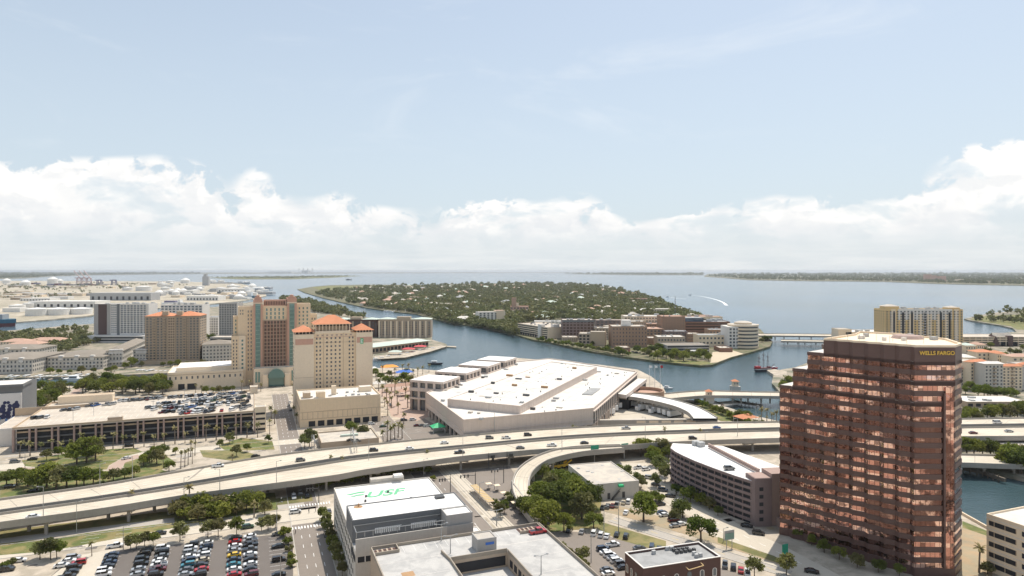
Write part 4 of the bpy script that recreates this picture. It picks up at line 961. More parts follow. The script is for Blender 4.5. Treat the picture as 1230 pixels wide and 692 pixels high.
    for (x, y) in ((549, 465.5), (550, 462), (584, 453), (580, 454), (608, 444), (620, 438.5), (565, 496), (575, 497), (578, 504), (532, 482), (534, 469), (665, 482), (668, 479), (700, 452), (703, 457), (719, 447), (741, 449), (730, 451), (672, 490), (640, 492)):
        cc = G(x, y, 15.3); B().cbox(cc, r.uniform(1.5, 4), r.uniform(1, 2.6), 15.2, 15.2 + r.uniform(.6, 1.6), U2, V2).build('roof_vent', r.choice(['machine', 'dark_metal', 'tan_roof']), root)
    g1 = B(); p = G(699, 474, 15.3); g1.box(p, Vector((.35, .937, 0)), 26, Vector((.937, -.35, 0)), 7, 15.24, 15.7); g1.build('roof_plant', 'grey_roof', root)
    lw = B(); lw.box(G(713.5, 490, 15.3) + Vector((2, 6, 0)), Vector((.34, .94, 0)), 120, Vector((.94, -.34, 0)), .3, 14.8, 15.6) if False else None
    # pavilions
    for i, (x, y) in enumerate(((523, 455.2), (550.5, 445.3), (576.5, 437.4), (597, 431.4))):
        cc = G(x, y, 21.); u, v = U2, V2; w_ = 27
        B().cbox(cc, w_ - 3, w_ - 3, 0, 20, u, v).build('pavilion', 'window_glass', root)
        B().cbox(cc, w_, w_, 20, 21.6, u, v).build('pavilion_roof', 'hall_wall', root); B().cbox(cc, w_ - .8, w_ - .8, 21.6, 21.63, u, v).build('pavilion_roof', 'bright_roof', root)
        B().cbox(cc, w_ + 1, w_ + 1, 8, 9.2, u, v).build('balcony_slab', 'hall_wall', root); B().cbox(cc, w_ + .5, w_ + .5, 13.8, 16.2, u, v).build('balcony_slab', 'hall_wall', root)
        for q in range(5):
            for (aa, bb) in ((-w_ / 2 + 1 + q * (w_ - 2) / 4, -w_ / 2 + 1), (w_ / 2 - 1, -w_ / 2 + 1 + q * (w_ - 2) / 4), (-w_ / 2 + 1, -w_ / 2 + 1 + q * (w_ - 2) / 4)): B().cbox(cc + u * aa + v * bb, 1.7, 1.7, 0, 20, u, v).build('pavilion_column', 'hall_wall', root)
    # river rotunda and angular wing
    rc = G(776, 468.2, 10)
    rb = B(); rb.cyl(rc, 13.5, 0, 10, 32, cap=False); n = 32
    for i in range(n):
        t0, t1 = 2 * math.pi * i / n, 2 * math.pi * (i + 1) / n; e = lambda r_, t: (rc.x + r_ * math.cos(t), rc.y + r_ * math.sin(t), 10); rb.face([e(13.5, t0), e(13.5, t1), e(12.3, t1), e(12.3, t0)])
        f = lambda r_, t, z: (rc.x + r_ * math.cos(t), rc.y + r_ * math.sin(t), z); rb.face([f(12.3, t0, 10), f(12.3, t1, 10), f(12.3, t1, 7.6), f(12.3, t0, 7.6)])
    rb.build('rotunda_wall', 'brick_light', root); B().cyl(rc, 12.3, 7.4, 7.62, 32).build('rotunda_deck', 'pale_terracotta', root)
    w1, w2, w3, w4 = G(742, 473, 12), G(752, 474.5, 12), G(777, 455.2, 12), G(766, 454.6, 12)
    B().prism([w1, w2, w3, w4], 9.5, 12).build('river_wing', 'hall_wall', root); B().prism([w1, w2, w3, w4], 12.0, 12.04, bottom=False).build('roof', 'white_roof', root); B().prism([w1.lerp(w4, .1), w2.lerp(w3, .1), w3.lerp(w2, .05), w4.lerp(w1, .05)], 0, 9.5).build('river_wing', 'dark_void', root)
    root2 = [(773, 447.5), (778, 462)]
    return root
exhibition_hall()
deck('truck_ramp', [(744, 471.5), (775, 474), (805, 479.5), (832, 487), (848, 494), (862, 502.5)], [(742, 476), (765, 478.5), (790, 483.5), (812, 489.5), (826, 496), (832, 502.5)], 9., 30, rail=.7, surf='bright_roof', lanes=1, piers=[.2, .35, .5, .65, .8])
s = Bld('ramp_wall', 'long banded concrete wall between loading yard and expressway', 'wall', G(640, 516), Vector((.999, .045, 0)), Vector((-.045, .999, 0)), along(G(640, 516), Vector((.999, .045, 0)), 862), 3, 5.4, 'girder_concrete', 'tan_roof', 0)
for i in range(5): s.band('f', 3.4, 4.8, 'cream_pale', .06, 66 + i * 8, 72 + i * 8, name='opening')
s.fin()
B_ = None
# ================================================================ buildings across the channels
def simple(name, label, cat, xa, ya, xb, ytop, d, wall, roof='tan_roof', u=U, nx=0, nz=0, fw=.5, fh=.5, gm='window_glass', sides=(), group=None, roofn=0, par=.8, z0=2., cap=100, name2='window'):
    s = bld(name, label, cat, xa, ya, xb, ytop, d, wall, roof, u, group=group, parapet=par)
    if nx: s.grid('f', nx, nz, z0, s.z - 1.2, fw, fh, gm, cap=cap, name=name2)
    for f in sides: s.grid(f, max(1, int(nx * s.d / s.w)), nz, z0, s.z - 1.2, fw, fh, gm, cap=cap, name=name2)
    if roofn: rooftop(s, roofn, int(xa), smax=min(8, s.w * .12))
    return s
# brown apartment tower with orange roof
s = simple('apartment_tower', 'brown apartment tower with an orange tiled roof beside the marina', 'apartment tower', 174, 437.5, 240, 380, 26, 'brown_wall', None, u=Vector((.985, .17, 0)), par=0)
W = s.w
for a0, a1, n in ((.6, W * .40, 6), (W * .56, W - .6, 7)): s.grid('f', n, 16, 4.5, s.z - 1.5, .52, .56, 'window_glass', a0, a1, cap=100)
s.box('recess', 'cream_dark', W * .42, W * .54, -.1, .1, 3, s.z - .5); s.grid('f', 3, 16, 4.5, s.z - 1.5, .6, .5, 'brown_glass', W * .42, W * .54, off=.1)
for i in range(17):
    for a0, a1 in ((W * .13, W * .2), (W * .32, W * .38), (W * .70, W * .76)): s.box('balcony', 'cream_dark', a0, a1, -1.4, -.02, 3.9 + i * 2.95, 4.9 + i * 2.95) if i < 16 else None
for a in (.405, .55, .2, .78): s.box('pilaster', 'cream_dark', W * a - .35, W * a + .35, -.3, -.02, 0, s.z)
s.grid('r', 4, 16, 4.5, s.z - 1.5, .5, .5, 'window_glass'); s.hip('terracotta', 0, W * .47, 0, 26, s.z, s.z + 4.5); s.hip('terracotta', W * .5, W, 0, 26, s.z + .02, s.z + 4.4)
for a in (.36, .62): s.box('roof_house', 'cream_dark', W * a - 3, W * a + 3, 1, 6, s.z, s.z + 5)
s.box('podium', 'cream_dark', -2, W + 2, -4, -.5, 0, 3.6); s.fin()
# dark panelled tower with white grid wing
s = simple('apartment_tower', 'grey tower with a tall dark brown panel and a white gridded wing', 'apartment tower', 113, 410.5, 178.5, 365, 24, 'white_wall', 'white_roof', u=XU, par=.8)
W = s.w; s.box('panel', 'dark_panel', W * .08, W * .235, -.5, .02, 10, s.z - .6); s.box('wall', 'grey_wall', 0, W * .08, -.4, .02, 2, s.z - .2); s.box('wall', 'grey_wall', W * .24, W * .30, -.4, .02, 2, s.z - .2)
s.grid('f', 3, 13, 12, s.z - 1, .5, .5, 'blue_glass', W * .31, W * .42); s.box('wall', 'slate_wall', W * .42, W * .47, -.3, .02, 8, s.z); s.grid('f', 8, 13, 12, s.z - 1.5, .62, .55, 'blue_glass', W * .48, W * .96, cap=110)
for i in range(9): s.box('fin', 'white_wall', W * (.48 + i * .06) - .4, W * (.48 + i * .06) + .4, -.7, .02, 10, s.z + .4)
s.box('podium', 'white_wall', -2, W * 1.02, -12, -.6, 0, 9.5); s.box('opening', 'dark_void', W * .1, W * .98, -12.1, -11.8, 2, 4.2); s.box('opening', 'dark_void', W * .1, W * .98, -12.1, -11.8, 5.6, 7.8)
rooftop(s, 8, 5, smax=6); s.fin()
s = simple('apartment_tower', 'white balconied tower half hidden behind the brown orange-roofed tower', 'apartment tower', 193, 407, 243, 366, 24, 'white_wall', 'tan_roof', u=XU, nx=11, nz=13, fw=.62, fh=.55, gm='blue_glass', roofn=9); s.fin()
s = simple('apartment_tower', 'slim dark grey apartment tower between brown tower and grand hotel', 'apartment tower', 263, 409, 284.5, 364, 22, 'grey_wall', 'tan_roof', u=XU, nx=7, nz=15, fw=.6, fh=.6, gm='window_glass', roofn=4); s.fin()
s = simple('apartment_block', 'pale low block behind the slim grey tower', 'apartment block', 245, 404, 262, 381, 30, 'white_wall', 'grey_roof', u=XU, nx=6, nz=7, roofn=2); s.fin()
s = simple('apartment_block', 'grey mid-rise with shingled roof in front of the slim tower', 'apartment block', 243, 438, 280, 414, 30, 'lightgrey_wall', None, u=U, nx=9, nz=5, gm='window_glass'); s.hip('shingle', 0, s.w, 0, 30, s.z, s.z + 3.5); s.fin()
s = simple('parking_garage', 'small open parking garage behind the grand hotel wing', 'parking garage', 252, 420, 279, 405, 24, 'grey_wall', 'garage_roof', u=XU, nx=1, nz=4, fw=.96, fh=.45, gm='dark_void', name2='opening'); s.fin()
# waterfront apartments with grey hipped roofs
def flats(label, xa, ya, xb, ytop, d, u, nx=12, nz=3, **kw):
    s = bld('apartment_block', label, 'apartment block', xa, ya, xb, ytop, d, 'lightgrey_wall', None, u, parapet=0)
    s.grid('f', nx, nz, 1.2, s.z - .6, .42, .52, 'window_glass'); s.grid('r', max(2, int(nx * d / s.w)), nz, 1.2, s.z - .6, .4, .5, 'window_glass'); s.hip('shingle', 0, s.w, 0, d, s.z, s.z + 3.6, 1.2)
    for i in range(3): s.box('dormer', 'white_wall', s.w * (.2 + i * .28), s.w * (.2 + i * .28) + 4, -.5, 3, s.z - 3, s.z + 1.6)
    for i in range(4): s.box('balcony', 'white_wall', s.w * (.1 + i * .23), s.w * (.1 + i * .23) + 4, -1.3, -.02, 4.4, 5.6)
    s.fin(); return s
flats('long grey-roofed waterfront flats facing the marina docks', 57, 444.5, 124, 429.5, 60, Vector((.99, .14, 0)), 15)
flats('grey-roofed flats with a pale gabled end beside the marina slips', 127, 441, 147, 422, 110, Vector((.95, .31, 0)), 5)
flats('grey-roofed flats by the channel next to the arena', -30, 450, 39, 432.5, 60, Vector((.99, .12, 0)), 15)
flats('dark-roofed block behind the flats by the arena', -30, 433, 44, 420, 40, Vector((.99, .1, 0)), 14)
flats('small dark block at the foot of the brown orange-roofed tower', 160, 437.5, 175, 421, 22, XU, 4, 4)
for k, (x0, y0, x1) in enumerate(((0, 417, 30), (10, 420, 46), (32, 415.5, 76))):
    s = Bld('row_house', ['salmon-roofed terrace nearest the ship channel trees', 'salmon-roofed terrace below two others in the park trees', 'longest salmon-roofed terrace in the park trees'][k].replace('nearest', 'close to'), 'terrace', G(x0, y0), XU, XV, along(G(x0, y0), XU, x1), 22, 7, 'cream_pale', None, parapet=0); s.hip('pale_terracotta', 0, s.w, 0, 22, 7, 10.5); s.grid('f', 8, 2, 1, 6.5, .4, .5); s.fin()
# island hotel and restaurants
for xa, xb, yb, yt, lab, seed in ((454.6, 517.5, 405.5, 383.5, 'pale-roofed island hotel of nine storeys by the restaurant pier', 3), (403, 453, 405, 383.8, 'brown-walled island block with mint roof beside the nine-storey hotel', 4)):
    s = simple('island_hotel', lab, 'hotel', xa, yb, xb, yt, 22, 'brown_wall' if seed == 3 else 'dark_brick', 'green_roof', u=XU, par=.5); W = s.w
    s.grid('f', 16, 8, 3, s.z - 3, .52, .55, 'window_glass', cap=110)
    for i in range(9 if seed == 3 else 5): s.box('pier', 'cream_pale' if seed == 3 else 'brown_wall', W * i / (9 if seed == 3 else 5) , W * i / (9 if seed == 3 else 5) + 2.4, -.5, -.02, 0, s.z - 2.5)
    s.hip('green_roof', 0, W * .28, 0, 22, s.z + .02, s.z + 2.4, .6); s.hip('green_roof', W * .66, W, 0, 22, s.z + .02, s.z + 2.4, .6)
    s.box('roof_house', 'brown_wall', W * .34, W * .6, 4, 16, s.z - .5, s.z + 3.2); s.fin()
s = Bld('restaurant_hall', 'low waterfront restaurant hall with a long mint green roof', 'restaurant', G(446, 425.4), Vector((.6, .8, 0)), Vector((-.8, .6, 0)), 98, 34, 8, 'brown_wall', None, parapet=0)
s.hip('green_roof', 0, 98, 0, 20, 8, 11.0, 2); s.box('roof', 'tan_roof', 4, 94, 19, 34, 8.01, 8.6); s.grid('f', 16, 1, 1, 6.5, .7, .7, 'dark_void', name='opening'); s.fin()
for (x, y, m, lab) in ((490, 423.2, 'red_cloth', 'larger crimson awning over the waterfront terrace'), (504, 420, 'red_cloth', 'smaller crimson awning higher on the waterfront terrace'), (474, 426.6, 'green_roof', 'mint canopy in front of the crimson awnings')):
    t = thing('awning', lab, 'awning', G(x, y)); c = G(x, y); B().hip(c - XU * 7, XU, 14, XV, 9, 3.6, 5.4).build('canopy', m, t)
    for a in (-6, 6): B().cyl(c + XU * a, .2, 0, 3.6, 6).build('post', 'white_wall', t)
sheet('promenade', [(450, 431.5), (487, 429.5), (518, 422), (537, 416), (530, 414.8), (505, 420), (480, 425), (450, 427.5)], 'pavement', .03)
t = thing('pier', 'short floating pier off the restaurant point', 'pier', G(533, 415.8, -2)); B().prism([G(530, 416.2, -1.2), G(548, 417.2, -1.2), G(548, 415.9, -1.2), G(530, 415, -1.2)], -2.6, -1.2).build('deck', 'pavement', t)

# hospital peninsula
def hosp():
    gu, gv = Vector((.47, -.88, 0)).normalized(), Vector((.88, .47, 0)).normalized()
    s = Bld('parking_garage', 'open-decked waterfront parking garage at the island end of the hospital', 'parking garage', G(622, 401), gu, gv, 92, 48, 17, 'cream_pale', 'garage_roof', .6)
    for i in range(5): s.band('f', 2.2 + i * 3, 3.6 + i * 3, 'dark_void', .06, .5, 91, name='opening'); s.band('l', 2.2 + i * 3, 3.6 + i * 3, 'dark_void', .06, .5, 47, name='opening')
    for i in range(12): s.band('f', 0, 4, 'dark_void', .1, 1 + i * 7.6, 6 + i * 7.6, name='opening')
    s.block(66, 74, -2, 6, 0, 20, 'white_wall', 'white_roof', .3, name='stair_tower'); s.block(84, 92, 10, 20, 16, 21, 'white_wall', 'white_roof', .3, name='stair_tower'); s.fin(); g = s
    s = simple('office_block', 'dark brown ribbed office block beside the waterfront garage', 'office', 675.6, 408, 713.6, 384.3, 30, 'mauve_wall', 'tan_roof', u=XU, nx=9, nz=6, fw=.66, fh=.62, gm='brown_glass', roofn=5, sides='r'); s.band('f', s.z - 3.4, s.z - .4, 'slate_wall', .15); s.fin()
    s = simple('clinic', 'tan stepped clinic with square arches at the seawall', 'clinic', 695, 414.5, 727, 400.5, 26, 'tan_wall', 'tan_roof', u=Vector((.97, -.2, 0)), nx=7, nz=3, fw=.6, fh=.6, gm='dark_void', roofn=3, sides='l'); s.block(s.w * .45, s.w, -3, 12, 0, s.z + 3, 'cream_dark', 'tan_roof', .5, name='wing'); s.fin()
    s = simple('clinic', 'tan slab between stepped clinic and square brick block', 'clinic', 712, 408, 742, 394, 26, 'tan_wall', 'tan_roof', u=XU, nx=8, nz=4, roofn=4); s.fin()
    s = simple('hospital_block', 'square brown brick hospital block close to the seawall', 'hospital', 735.5, 417, 777.5, 392, 34, 'brick_light', 'tan_roof', u=XU, nx=11, nz=5, fw=.3, fh=.42, gm='window_glass', roofn=5); s.box('roof_house', 'white_wall', s.w * .33, s.w * .58, 12, 24, s.z - .5, s.z + 7); s.fin()
    s = simple('hospital_block', 'long cream hospital slab at the back', 'hospital', 750, 399, 797, 379.8, 34, 'cream_pale', 'white_roof', u=XU, nx=13, nz=5, fw=.5, fh=.4, roofn=6); s.fin()
    s = simple('hospital_block', 'low salmon brick wing below the brick tower', 'hospital', 776, 408, 798, 395, 40, 'brick_light', 'pale_terracotta', u=XU, nx=5, nz=3, roofn=3); s.fin()
    s = simple('hospital_tower', 'plain brick hospital tower with a flat top', 'hospital', 795, 406, 823, 380, 34, 'brick_light', 'pale_terracotta', u=XU, nx=8, nz=8, fw=.22, fh=.35, roofn=3, sides='l'); s.fin()
    s = simple('hospital_block', 'long brick hospital wing with dark window ribbons and a navy top floor', 'hospital', 823, 406, 877, 386.5, 40, 'brick_wall', 'grey_roof', u=XU, roofn=10); 
    for i in range(5): s.band('f', 3 + i * 4.2, 5.2 + i * 4.2, 'brown_glass', .1, 1, s.w - 1, name='window_ribbon')
    s.block(0, s.w * .42, 2, 30, s.z - .8, s.z + 5.5, 'blue_glass', 'grey_roof', .2, name='upper_storey'); s.fin()
    for (xa, yb, xb, yt, lab, wl, rf) in ((790, 419, 823, 404.5, 'white-roofed low block below the brick tower', 'tan_wall', 'white_roof'), (839, 416.5, 879, 402.5, 'low cream block with pale metal vents beside the round building', 'cream_pale', 'grey_roof'), (826, 411, 842, 401, 'squat tan link block in the hospital middle', 'brick_light', 'tan_roof'),
            (779, 414, 790, 406, 'little brick plant room near the square brick block', 'brick_light', 'tan_roof'), (865, 423, 880, 418, 'tiny brick kiosk by the sandy lot', 'brick_wall', 'tan_roof'), (727, 403, 736, 392, 'narrow tan stair block behind the clinic', 'tan_wall', 'tan_roof')):
        s = simple('hospital_wing', lab, 'hospital', xa, yb, xb, yt, 26, wl, rf, u=XU, nx=9, nz=2, fw=.5, fh=.4, roofn=4); s.fin()
    for i, (xa, yb, xb, yt, wl, rf, lab) in enumerate(((676, 411, 694, 405, 'tan_wall', 'tan_roof', 'low arcade at the water below the ribbed office'), (742, 421, 757, 417.5, 'brick_light', 'tan_roof', 'brick hut at the seawall under the square block'), (757, 404, 776, 386, 'cream_dark', 'white_roof', 'tan stair block behind the square brick block'),
            (716, 396, 750, 384.5, 'mauve_wall', 'garage_roof', 'dull deck of a rear hospital garage'), (824, 398, 868, 380.5, 'cream_pale', 'pale_terracotta', 'rosy rear wing beyond the navy top floor'), (800, 410, 826, 398, 'mauve_wall', 'grey_roof', 'grey-roofed link before the plain brick tower'), (852, 412, 880, 396, 'brick_light', 'grey_roof', 'brick wing next to the round-ended building'), (777, 401, 797, 389, 'brick_light', 'pale_terracotta', 'salmon block tucked beside the brick tower'), (642, 396, 676, 386, 'white_wall', 'white_roof', 'white upper deck behind the waterfront garage'), (808, 430.5, 822, 427, 'tan_wall', 'tan_roof', 'tiny tan hut by the seawall trees'))):
        s = simple('hospital_wing', lab, 'hospital', xa, yb, xb, yt, 24, wl, rf, u=XU, nx=7, nz=3, fw=.5, fh=.42, roofn=5); s.fin()
    s = simple('pavilion', 'low dark louvred pavilion above the seawall trees', 'pavilion', 801.5, 425.5, 852, 415, 30, 'grey_wall', 'shingle', u=Vector((.99, .1, 0)), par=.4)
    for i in range(3): s.band('f', 1.5 + i * 3.2, 3.3 + i * 3.2, 'dark_void', .1, .5, s.w - .5, name='window_ribbon')
    s.block(s.w * .38, s.w * .8, -9, -.1, 0, 5, 'white_wall', 'bright_roof', .2, name='canopy'); s.fin()
    c = G(899, 419); c.y += 20; root = thing('round_building', 'white round-ended hospital building with a domed ring roof at the point', 'hospital', c); r = 19.5
    for i in range(6): B().cyl(c, r, .5 + i * 4.6, 3.0 + i * 4.6, 36).build('storey_band', 'cream_pale', root)
    B().cyl(c, r - .8, 0, 28.2, 32).build('glazing_band', 'window_glass', root); B().cyl(c, r, 27.9, 30, 36).build('parapet', 'cream_pale', root); B().cyl(c, r - 1, 30.01, 30.1, 36).build('roof', 'tan_roof', root)
    B().cyl(c, 11, 30.1, 32.5, 28).build('roof_drum', 'cream_pale', root); B().cyl(c, 11.5, 32.5, 34, 28, 6).build('roof_cone', 'tan_roof', root)
    B().box(c + Vector((-24, -15, 0)), XU, 15, XV, 32, 0, 27.5).build('flat_wing', 'white_wall', root); B().box(c + Vector((-23.5, -14.6, 0)), XU, 14, XV, 31, 27.5, 27.6).build('roof', 'white_roof', root)
    for j in range(6):
        for i in range(3): B().box(c + Vector((-22.5 + i * 4.4, -15.12, 0)), XU, 2.6, XV, .2, 2.2 + j * 4.2, 4.8 + j * 4.2).build('window', 'window_glass', root)
    t = thing('radio_mast', 'thin lattice mast standing behind the brick hospital tower', 'mast', G(811, 386)); c = G(811, 386); z = zat(c, 356); B().cyl(c, 1.0, 0, z, 4, .4).build('mast', 'dark_metal', t)
    for zz in (.55, .8): B().cyl(c, 1.4, z * zz, z * zz + 1.5, 6).build('antenna', 'white_wall', t)
    # apartments on the wooded island
    s = simple('apartment_block', 'white waterfront apartment block among the wooded island trees', 'apartment block', 575, 388, 607, 375, 26, 'white_wall', 'tan_roof', u=Vector((.96, .28, 0)), nx=7, nz=5, fw=.45, fh=.7, gm='window_glass'); s.block(s.w * .66, s.w * .98, -1, 20, 0, s.z + 2.5, 'cream_pale', 'pale_terracotta', .3, name='wing'); s.fin()
    s = simple('church', 'pink towered building among the wooded island trees', 'church', 613, 376, 635, 368, 30, 'pale_terracotta', 'pale_terracotta', u=XU, nx=6, nz=2); s.block(3, 14, 2, 14, 0, s.z + 20, 'pale_terracotta', 'pale_terracotta', .3, name='tower'); s.block(14.1, 20, 3, 12, 0, s.z + 8, 'cream_pale', 'pale_terracotta', .3, name='tower'); s.fin()
    for xa, yb, xb, yt, wl, rf, lab in ((525, 370, 553, 364.5, 'cream_pale', 'white_roof', 'long pale school roof in the island trees'), (553, 369, 572, 363.8, 'brick_light', 'pale_terracotta', 'pink-roofed hall beside the pale school roof'), (576, 371, 592, 366.5, 'white_wall', 'grey_roof', 'grey flat-roofed block near the pink tower'),
            (492, 362, 512, 356.6, 'cream_pale', 'pale_terracotta', 'cream block with rosy roof by the island airfield'), (515, 359.5, 530, 355.4, 'white_wall', 'white_roof', 'whitewashed block facing the rosy roof'), (600, 379, 618, 373.5, 'cream_pale', 'tan_roof', 'tan flat-topped block by the towered pink building'),
            (650, 381, 668, 375.8, 'cream_pale', 'green_roof', 'mint-roofed block behind the hospital garage'), (665, 377, 676, 372.6, 'yellow_wall', 'tan_roof', 'ochre block beside the mint-roofed one'), (682, 367, 704, 362.8, 'white_wall', 'white_roof', 'bright white compound in the middle of the wooded island'),
            (757, 364, 782, 358.5, 'pale_terracotta', 'pale_terracotta', 'rosy villa row near the bay shore'), (783, 379, 806, 371, 'cream_pale', 'white_roof', 'shoreline block close to the radio mast'), (835, 386.5, 855, 379, 'pale_terracotta', 'pale_terracotta', 'brick-red roof cluster on the bay side of the hospital'), (607, 391, 622, 387, 'white_wall', 'white_roof', 'low white boathouse roof above the wooded bank')):
        s = simple('island_block', lab, 'building', xa, yb, xb, yt, 24, wl, rf, u=XU, nx=8, nz=2, fw=.4, fh=.4, par=.4); s.fin()
    return g
HG = hosp()

# far shore district beyond the copper tower
s = simple('condo_tower', 'wide yellow and white condominium tower overlooking the bay', 'apartment tower', 1062.8, 418, 1156.6, 371.5, 26, 'yellow_wall', 'tan_roof', u=XU, par=.8)
W = s.w; zz = s.z
for i in range(8):
    a0 = W * (.08 + i * .115); s.box('bay_panel', 'cream_pale', a0, a0 + W * .055, -.9, .0, 0, zz - 6 if i not in (0, 7) else zz); 
s.box('crown_band', 'white_wall', W * .17, W * .86, -.35, .02, zz - 14, zz + .3); s.grid('f', 22, 14, 3, zz - 1.5, .42, .5, 'window_glass', off=.92, cap=130)
s.grid('l', 5, 14, 3, zz - 1.5, .42, .5, 'window_glass', cap=200)
for a0 in (.10, .215, .33, .50, .70, .81): s.box('balcony_recess', 'dark_void', W * a0, W * a0 + 2.6, -1.06, -.9, 3, zz - 4)
for a0, a1 in ((.02, .14), (.42, .58), (.84, .97)):
    for q in range(13): s.box('balcony', 'white_wall', W * (a0 + a1) / 2 - 2, W * (a0 + a1) / 2 + 2, -2.0, -.91, 3.2 + q * (zz - 5) / 13, 4.1 + q * (zz - 5) / 13)
s.block(W * .02, W * .2, 3, 16, zz - .8, zz + 3.6, 'yellow_wall', None, 0, name='roof_house'); s.hip('tan_roof', W * .02, W * .2, 3, 16, zz + 3.6, zz + 6)
s.block(W * .84, W * .98, 3, 16, zz - .8, zz + 2, 'yellow_wall', None, 0, name='roof_house'); s.hip('tan_roof', W * .84, W * .98, 3, 16, zz + 2, zz + 4); rooftop(s, 9, 2, .25, .8, smax=6); s.fin()
s = Bld('parking_garage', 'long banded parking garage beneath the yellow condominium', 'parking garage', G(1150, 416), Vector((1, 0, 0)), XV, 120, 40, 12.5, 'cream_pale', 'garage_roof', .5)
for i in range(4): s.band('f', 1.6 + i * 2.9, 2.9 + i * 2.9, 'dark_void', .1, .5, 119, name='opening')
for i in range(15): s.band('f', 0, 12, 'cream_pale', .2, i * 8, i * 8 + .8, name='column')
s.fin()
s = Bld('parking_garage', 'low garage and plaza roof between copper tower and yellow condominium', 'parking garage', G(1016, 413), XU, XV, 60, 40, 16, 'cream_pale', 'white_roof', .5); rooftop(s, 8, 8, smax=7); s.block(-10, 8, 0, 20, 0, 20, 'cream_pale', 'tan_roof', .5, name='wing'); s.fin()
s = Bld('church', 'dark gabled church with a steep pale roof by the banded garage', 'church', G(1193, 416), XU, XV, 34, 22, 6, 'dark_brick', None, parapet=0)
rb = B(); z1 = 17
for a0, a1 in ((2, 32),): rb.face([s.p(a0, 0, 5), s.p(a1, 0, 5), s.p(a1 - 2, 11, z1), s.p(a0 + 4, 11, z1)]); rb.face([s.p(a0, 22, 5), s.p(a0 + 4, 11, z1), s.p(a1 - 2, 11, z1), s.p(a1, 22, 5)])
s.add('roof', 'tan_roof', rb); g_ = B(); g_.face([s.p(-3, -1.5, 0), s.p(9, -1.5, 0), s.p(3, -1.5, 13)]); g_.face([s.p(-3, -1.5, 0), s.p(3, -1.5, 13), s.p(3, 11, 15), s.p(-3, 8, 0)]); s.add('gable', 'dark_panel', g_); s.block(19, 25, -2, 4, 0, 14, 'dark_panel', 'dark_panel', 0, name='belfry'); s.fin()
# red-tiled riverside apartments
for k, (xa, yb, xb, yt, wl, lab) in enumerate(((1150, 466, 1171, 443, 'lightgrey_wall', 'low pink-topped wing of the riverside flats beside the copper tower'), (1166, 467, 1184, 435, 'cream_pale', 'orange-ridged section of the riverside flats by the low wing'), (1183, 470, 1205, 437, 'lightgrey_wall', 'grey balconied middle section of the riverside flats'), (1204, 469, 1228, 440, 'cream_pale', 'red-banded section of the riverside flats with brown balconies'), (1228, 468, 1262, 438, 'lightgrey_wall', 'end section of the riverside flats at the picture edge'))):
    s = bld('riverside_flats', lab, 'apartment block', xa, yb, xb, yt, 18, wl, 'tan_roof' if k != 2 else 'white_roof', U if k < 2 else XU, parapet=.4, group='riverside apartment sections')
    s.grid('f', 5, 7 if k else 5, 1.5, s.z - 1, .42, .5, 'window_glass'); s.hip('terracotta' if k != 2 else 'white_wall', 0, s.w, 0, 5, s.z, s.z + 1.8, 1.0)
    for q in range(6): s.box('balcony', 'brown_wall', s.w * .42, s.w * .60, -1.2, -.02, 3 + q * 3.1, 4 + q * 3.1)
    s.fin()
for k, (x0, y0, x1, rf, lab) in enumerate(((1158, 441, 1172, 'white_roof', 'white flat roof behind the riverside flats'), (1174, 434, 1196, 'terracotta', 'orange tiled row behind the riverside flats'), (1198, 436, 1208, 'terracotta', 'little orange roof at the back of the riverside flats'), (1216, 440, 1244, 'pale_terracotta', 'rose tiled row at the back of the riverside flats'), (1160, 425, 1172, 'green_roof', 'mint metal roof below the church trees'), (1174, 424, 1184, 'pale_terracotta', 'small pink roof below the church trees'))):
    s = Bld('row_house', lab, 'house', G(x0, y0), XU, XV, along(G(x0, y0), XU, x1), 16, 10, 'cream_pale', None, parapet=0); s.hip(rf, 0, s.w, 0, 16, 10, 12.5); s.grid('f', 4, 2, 1, 9, .4, .5); s.fin()
s = Bld('warehouse', 'flat white-roofed shed between riverside flats and expressway', 'shed', G(1161, 490), XU, XV, 46, 24, 4.5, 'brown_wall', 'white_roof', .3); rooftop(s, 4, 7, smax=5); s.grid('f', 8, 1, .5, 3.6, .6, .7, 'dark_void', name='opening'); s.fin()
s = Bld('warehouse', 'tan lean-to roof by the lower river bridge', 'shed', G(1210, 545), XU, XV, 30, 12, 4.2, 'tan_wall', 'tan_roof', .2); s.fin()

# arena at the edge with its hanging banner
A = G(27, 514) - U * 30; s = Bld('arena', 'big glass-fronted arena with a large printed banner on its end wall', 'arena', A, U, V, 30, 30, 27, 'slate_wall', 'white_roof', .6)
s.u, s.v = U, V
pr = along(Vector((-318, 414, 0)), U, 27)
s.box('end_wall', 'white_wall', s.w - 19, s.w - .2, -.8, .05, 2, 22.5); s.box('banner', 'banner_cloth', s.w - 18, s.w - 1, -1.0, -.82, 4, 22)
r = random.Random(12); q = B()
for i in range(5):
    a = s.w - 16 + i * 3.1; 
    for k in range(5): c = s.p(a + r.uniform(-.8, .8), -1.1, 8 + k * 2.2); w_ = r.uniform(1.3, 2.2) * (1 if k < 4 else .5); q.face([c + Vector((0, 0, 0)) + U * (w_ * math.cos(t)) + Vector((0, 0, w_ * math.sin(t))) for t in (0, .9, 1.7, 2.6, 3.6, 4.4, 5.4)])
s.add('banner_print', 'banner_ink', q); q = B()
for i in range(4): c = s.p(s.w - 15 + i * 3.4, -1.2, 6 + (i % 2)); q.face([c + U * (.8 * math.cos(t)) + Vector((0, 0, 1.1 * math.sin(t))) for t in (0, 1.2, 2.5, 3.8, 5.)])
s.add('banner_print', 'banner_blue', q)
s.block(-2, s.w + .8, -1.8, 20, 26.6, 28.2, 'slate_wall', 'white_roof', .2, name='roof_edge'); s.box('canopy', 'white_wall', -10, 12, -14, -1, 8, 10); s.fin()

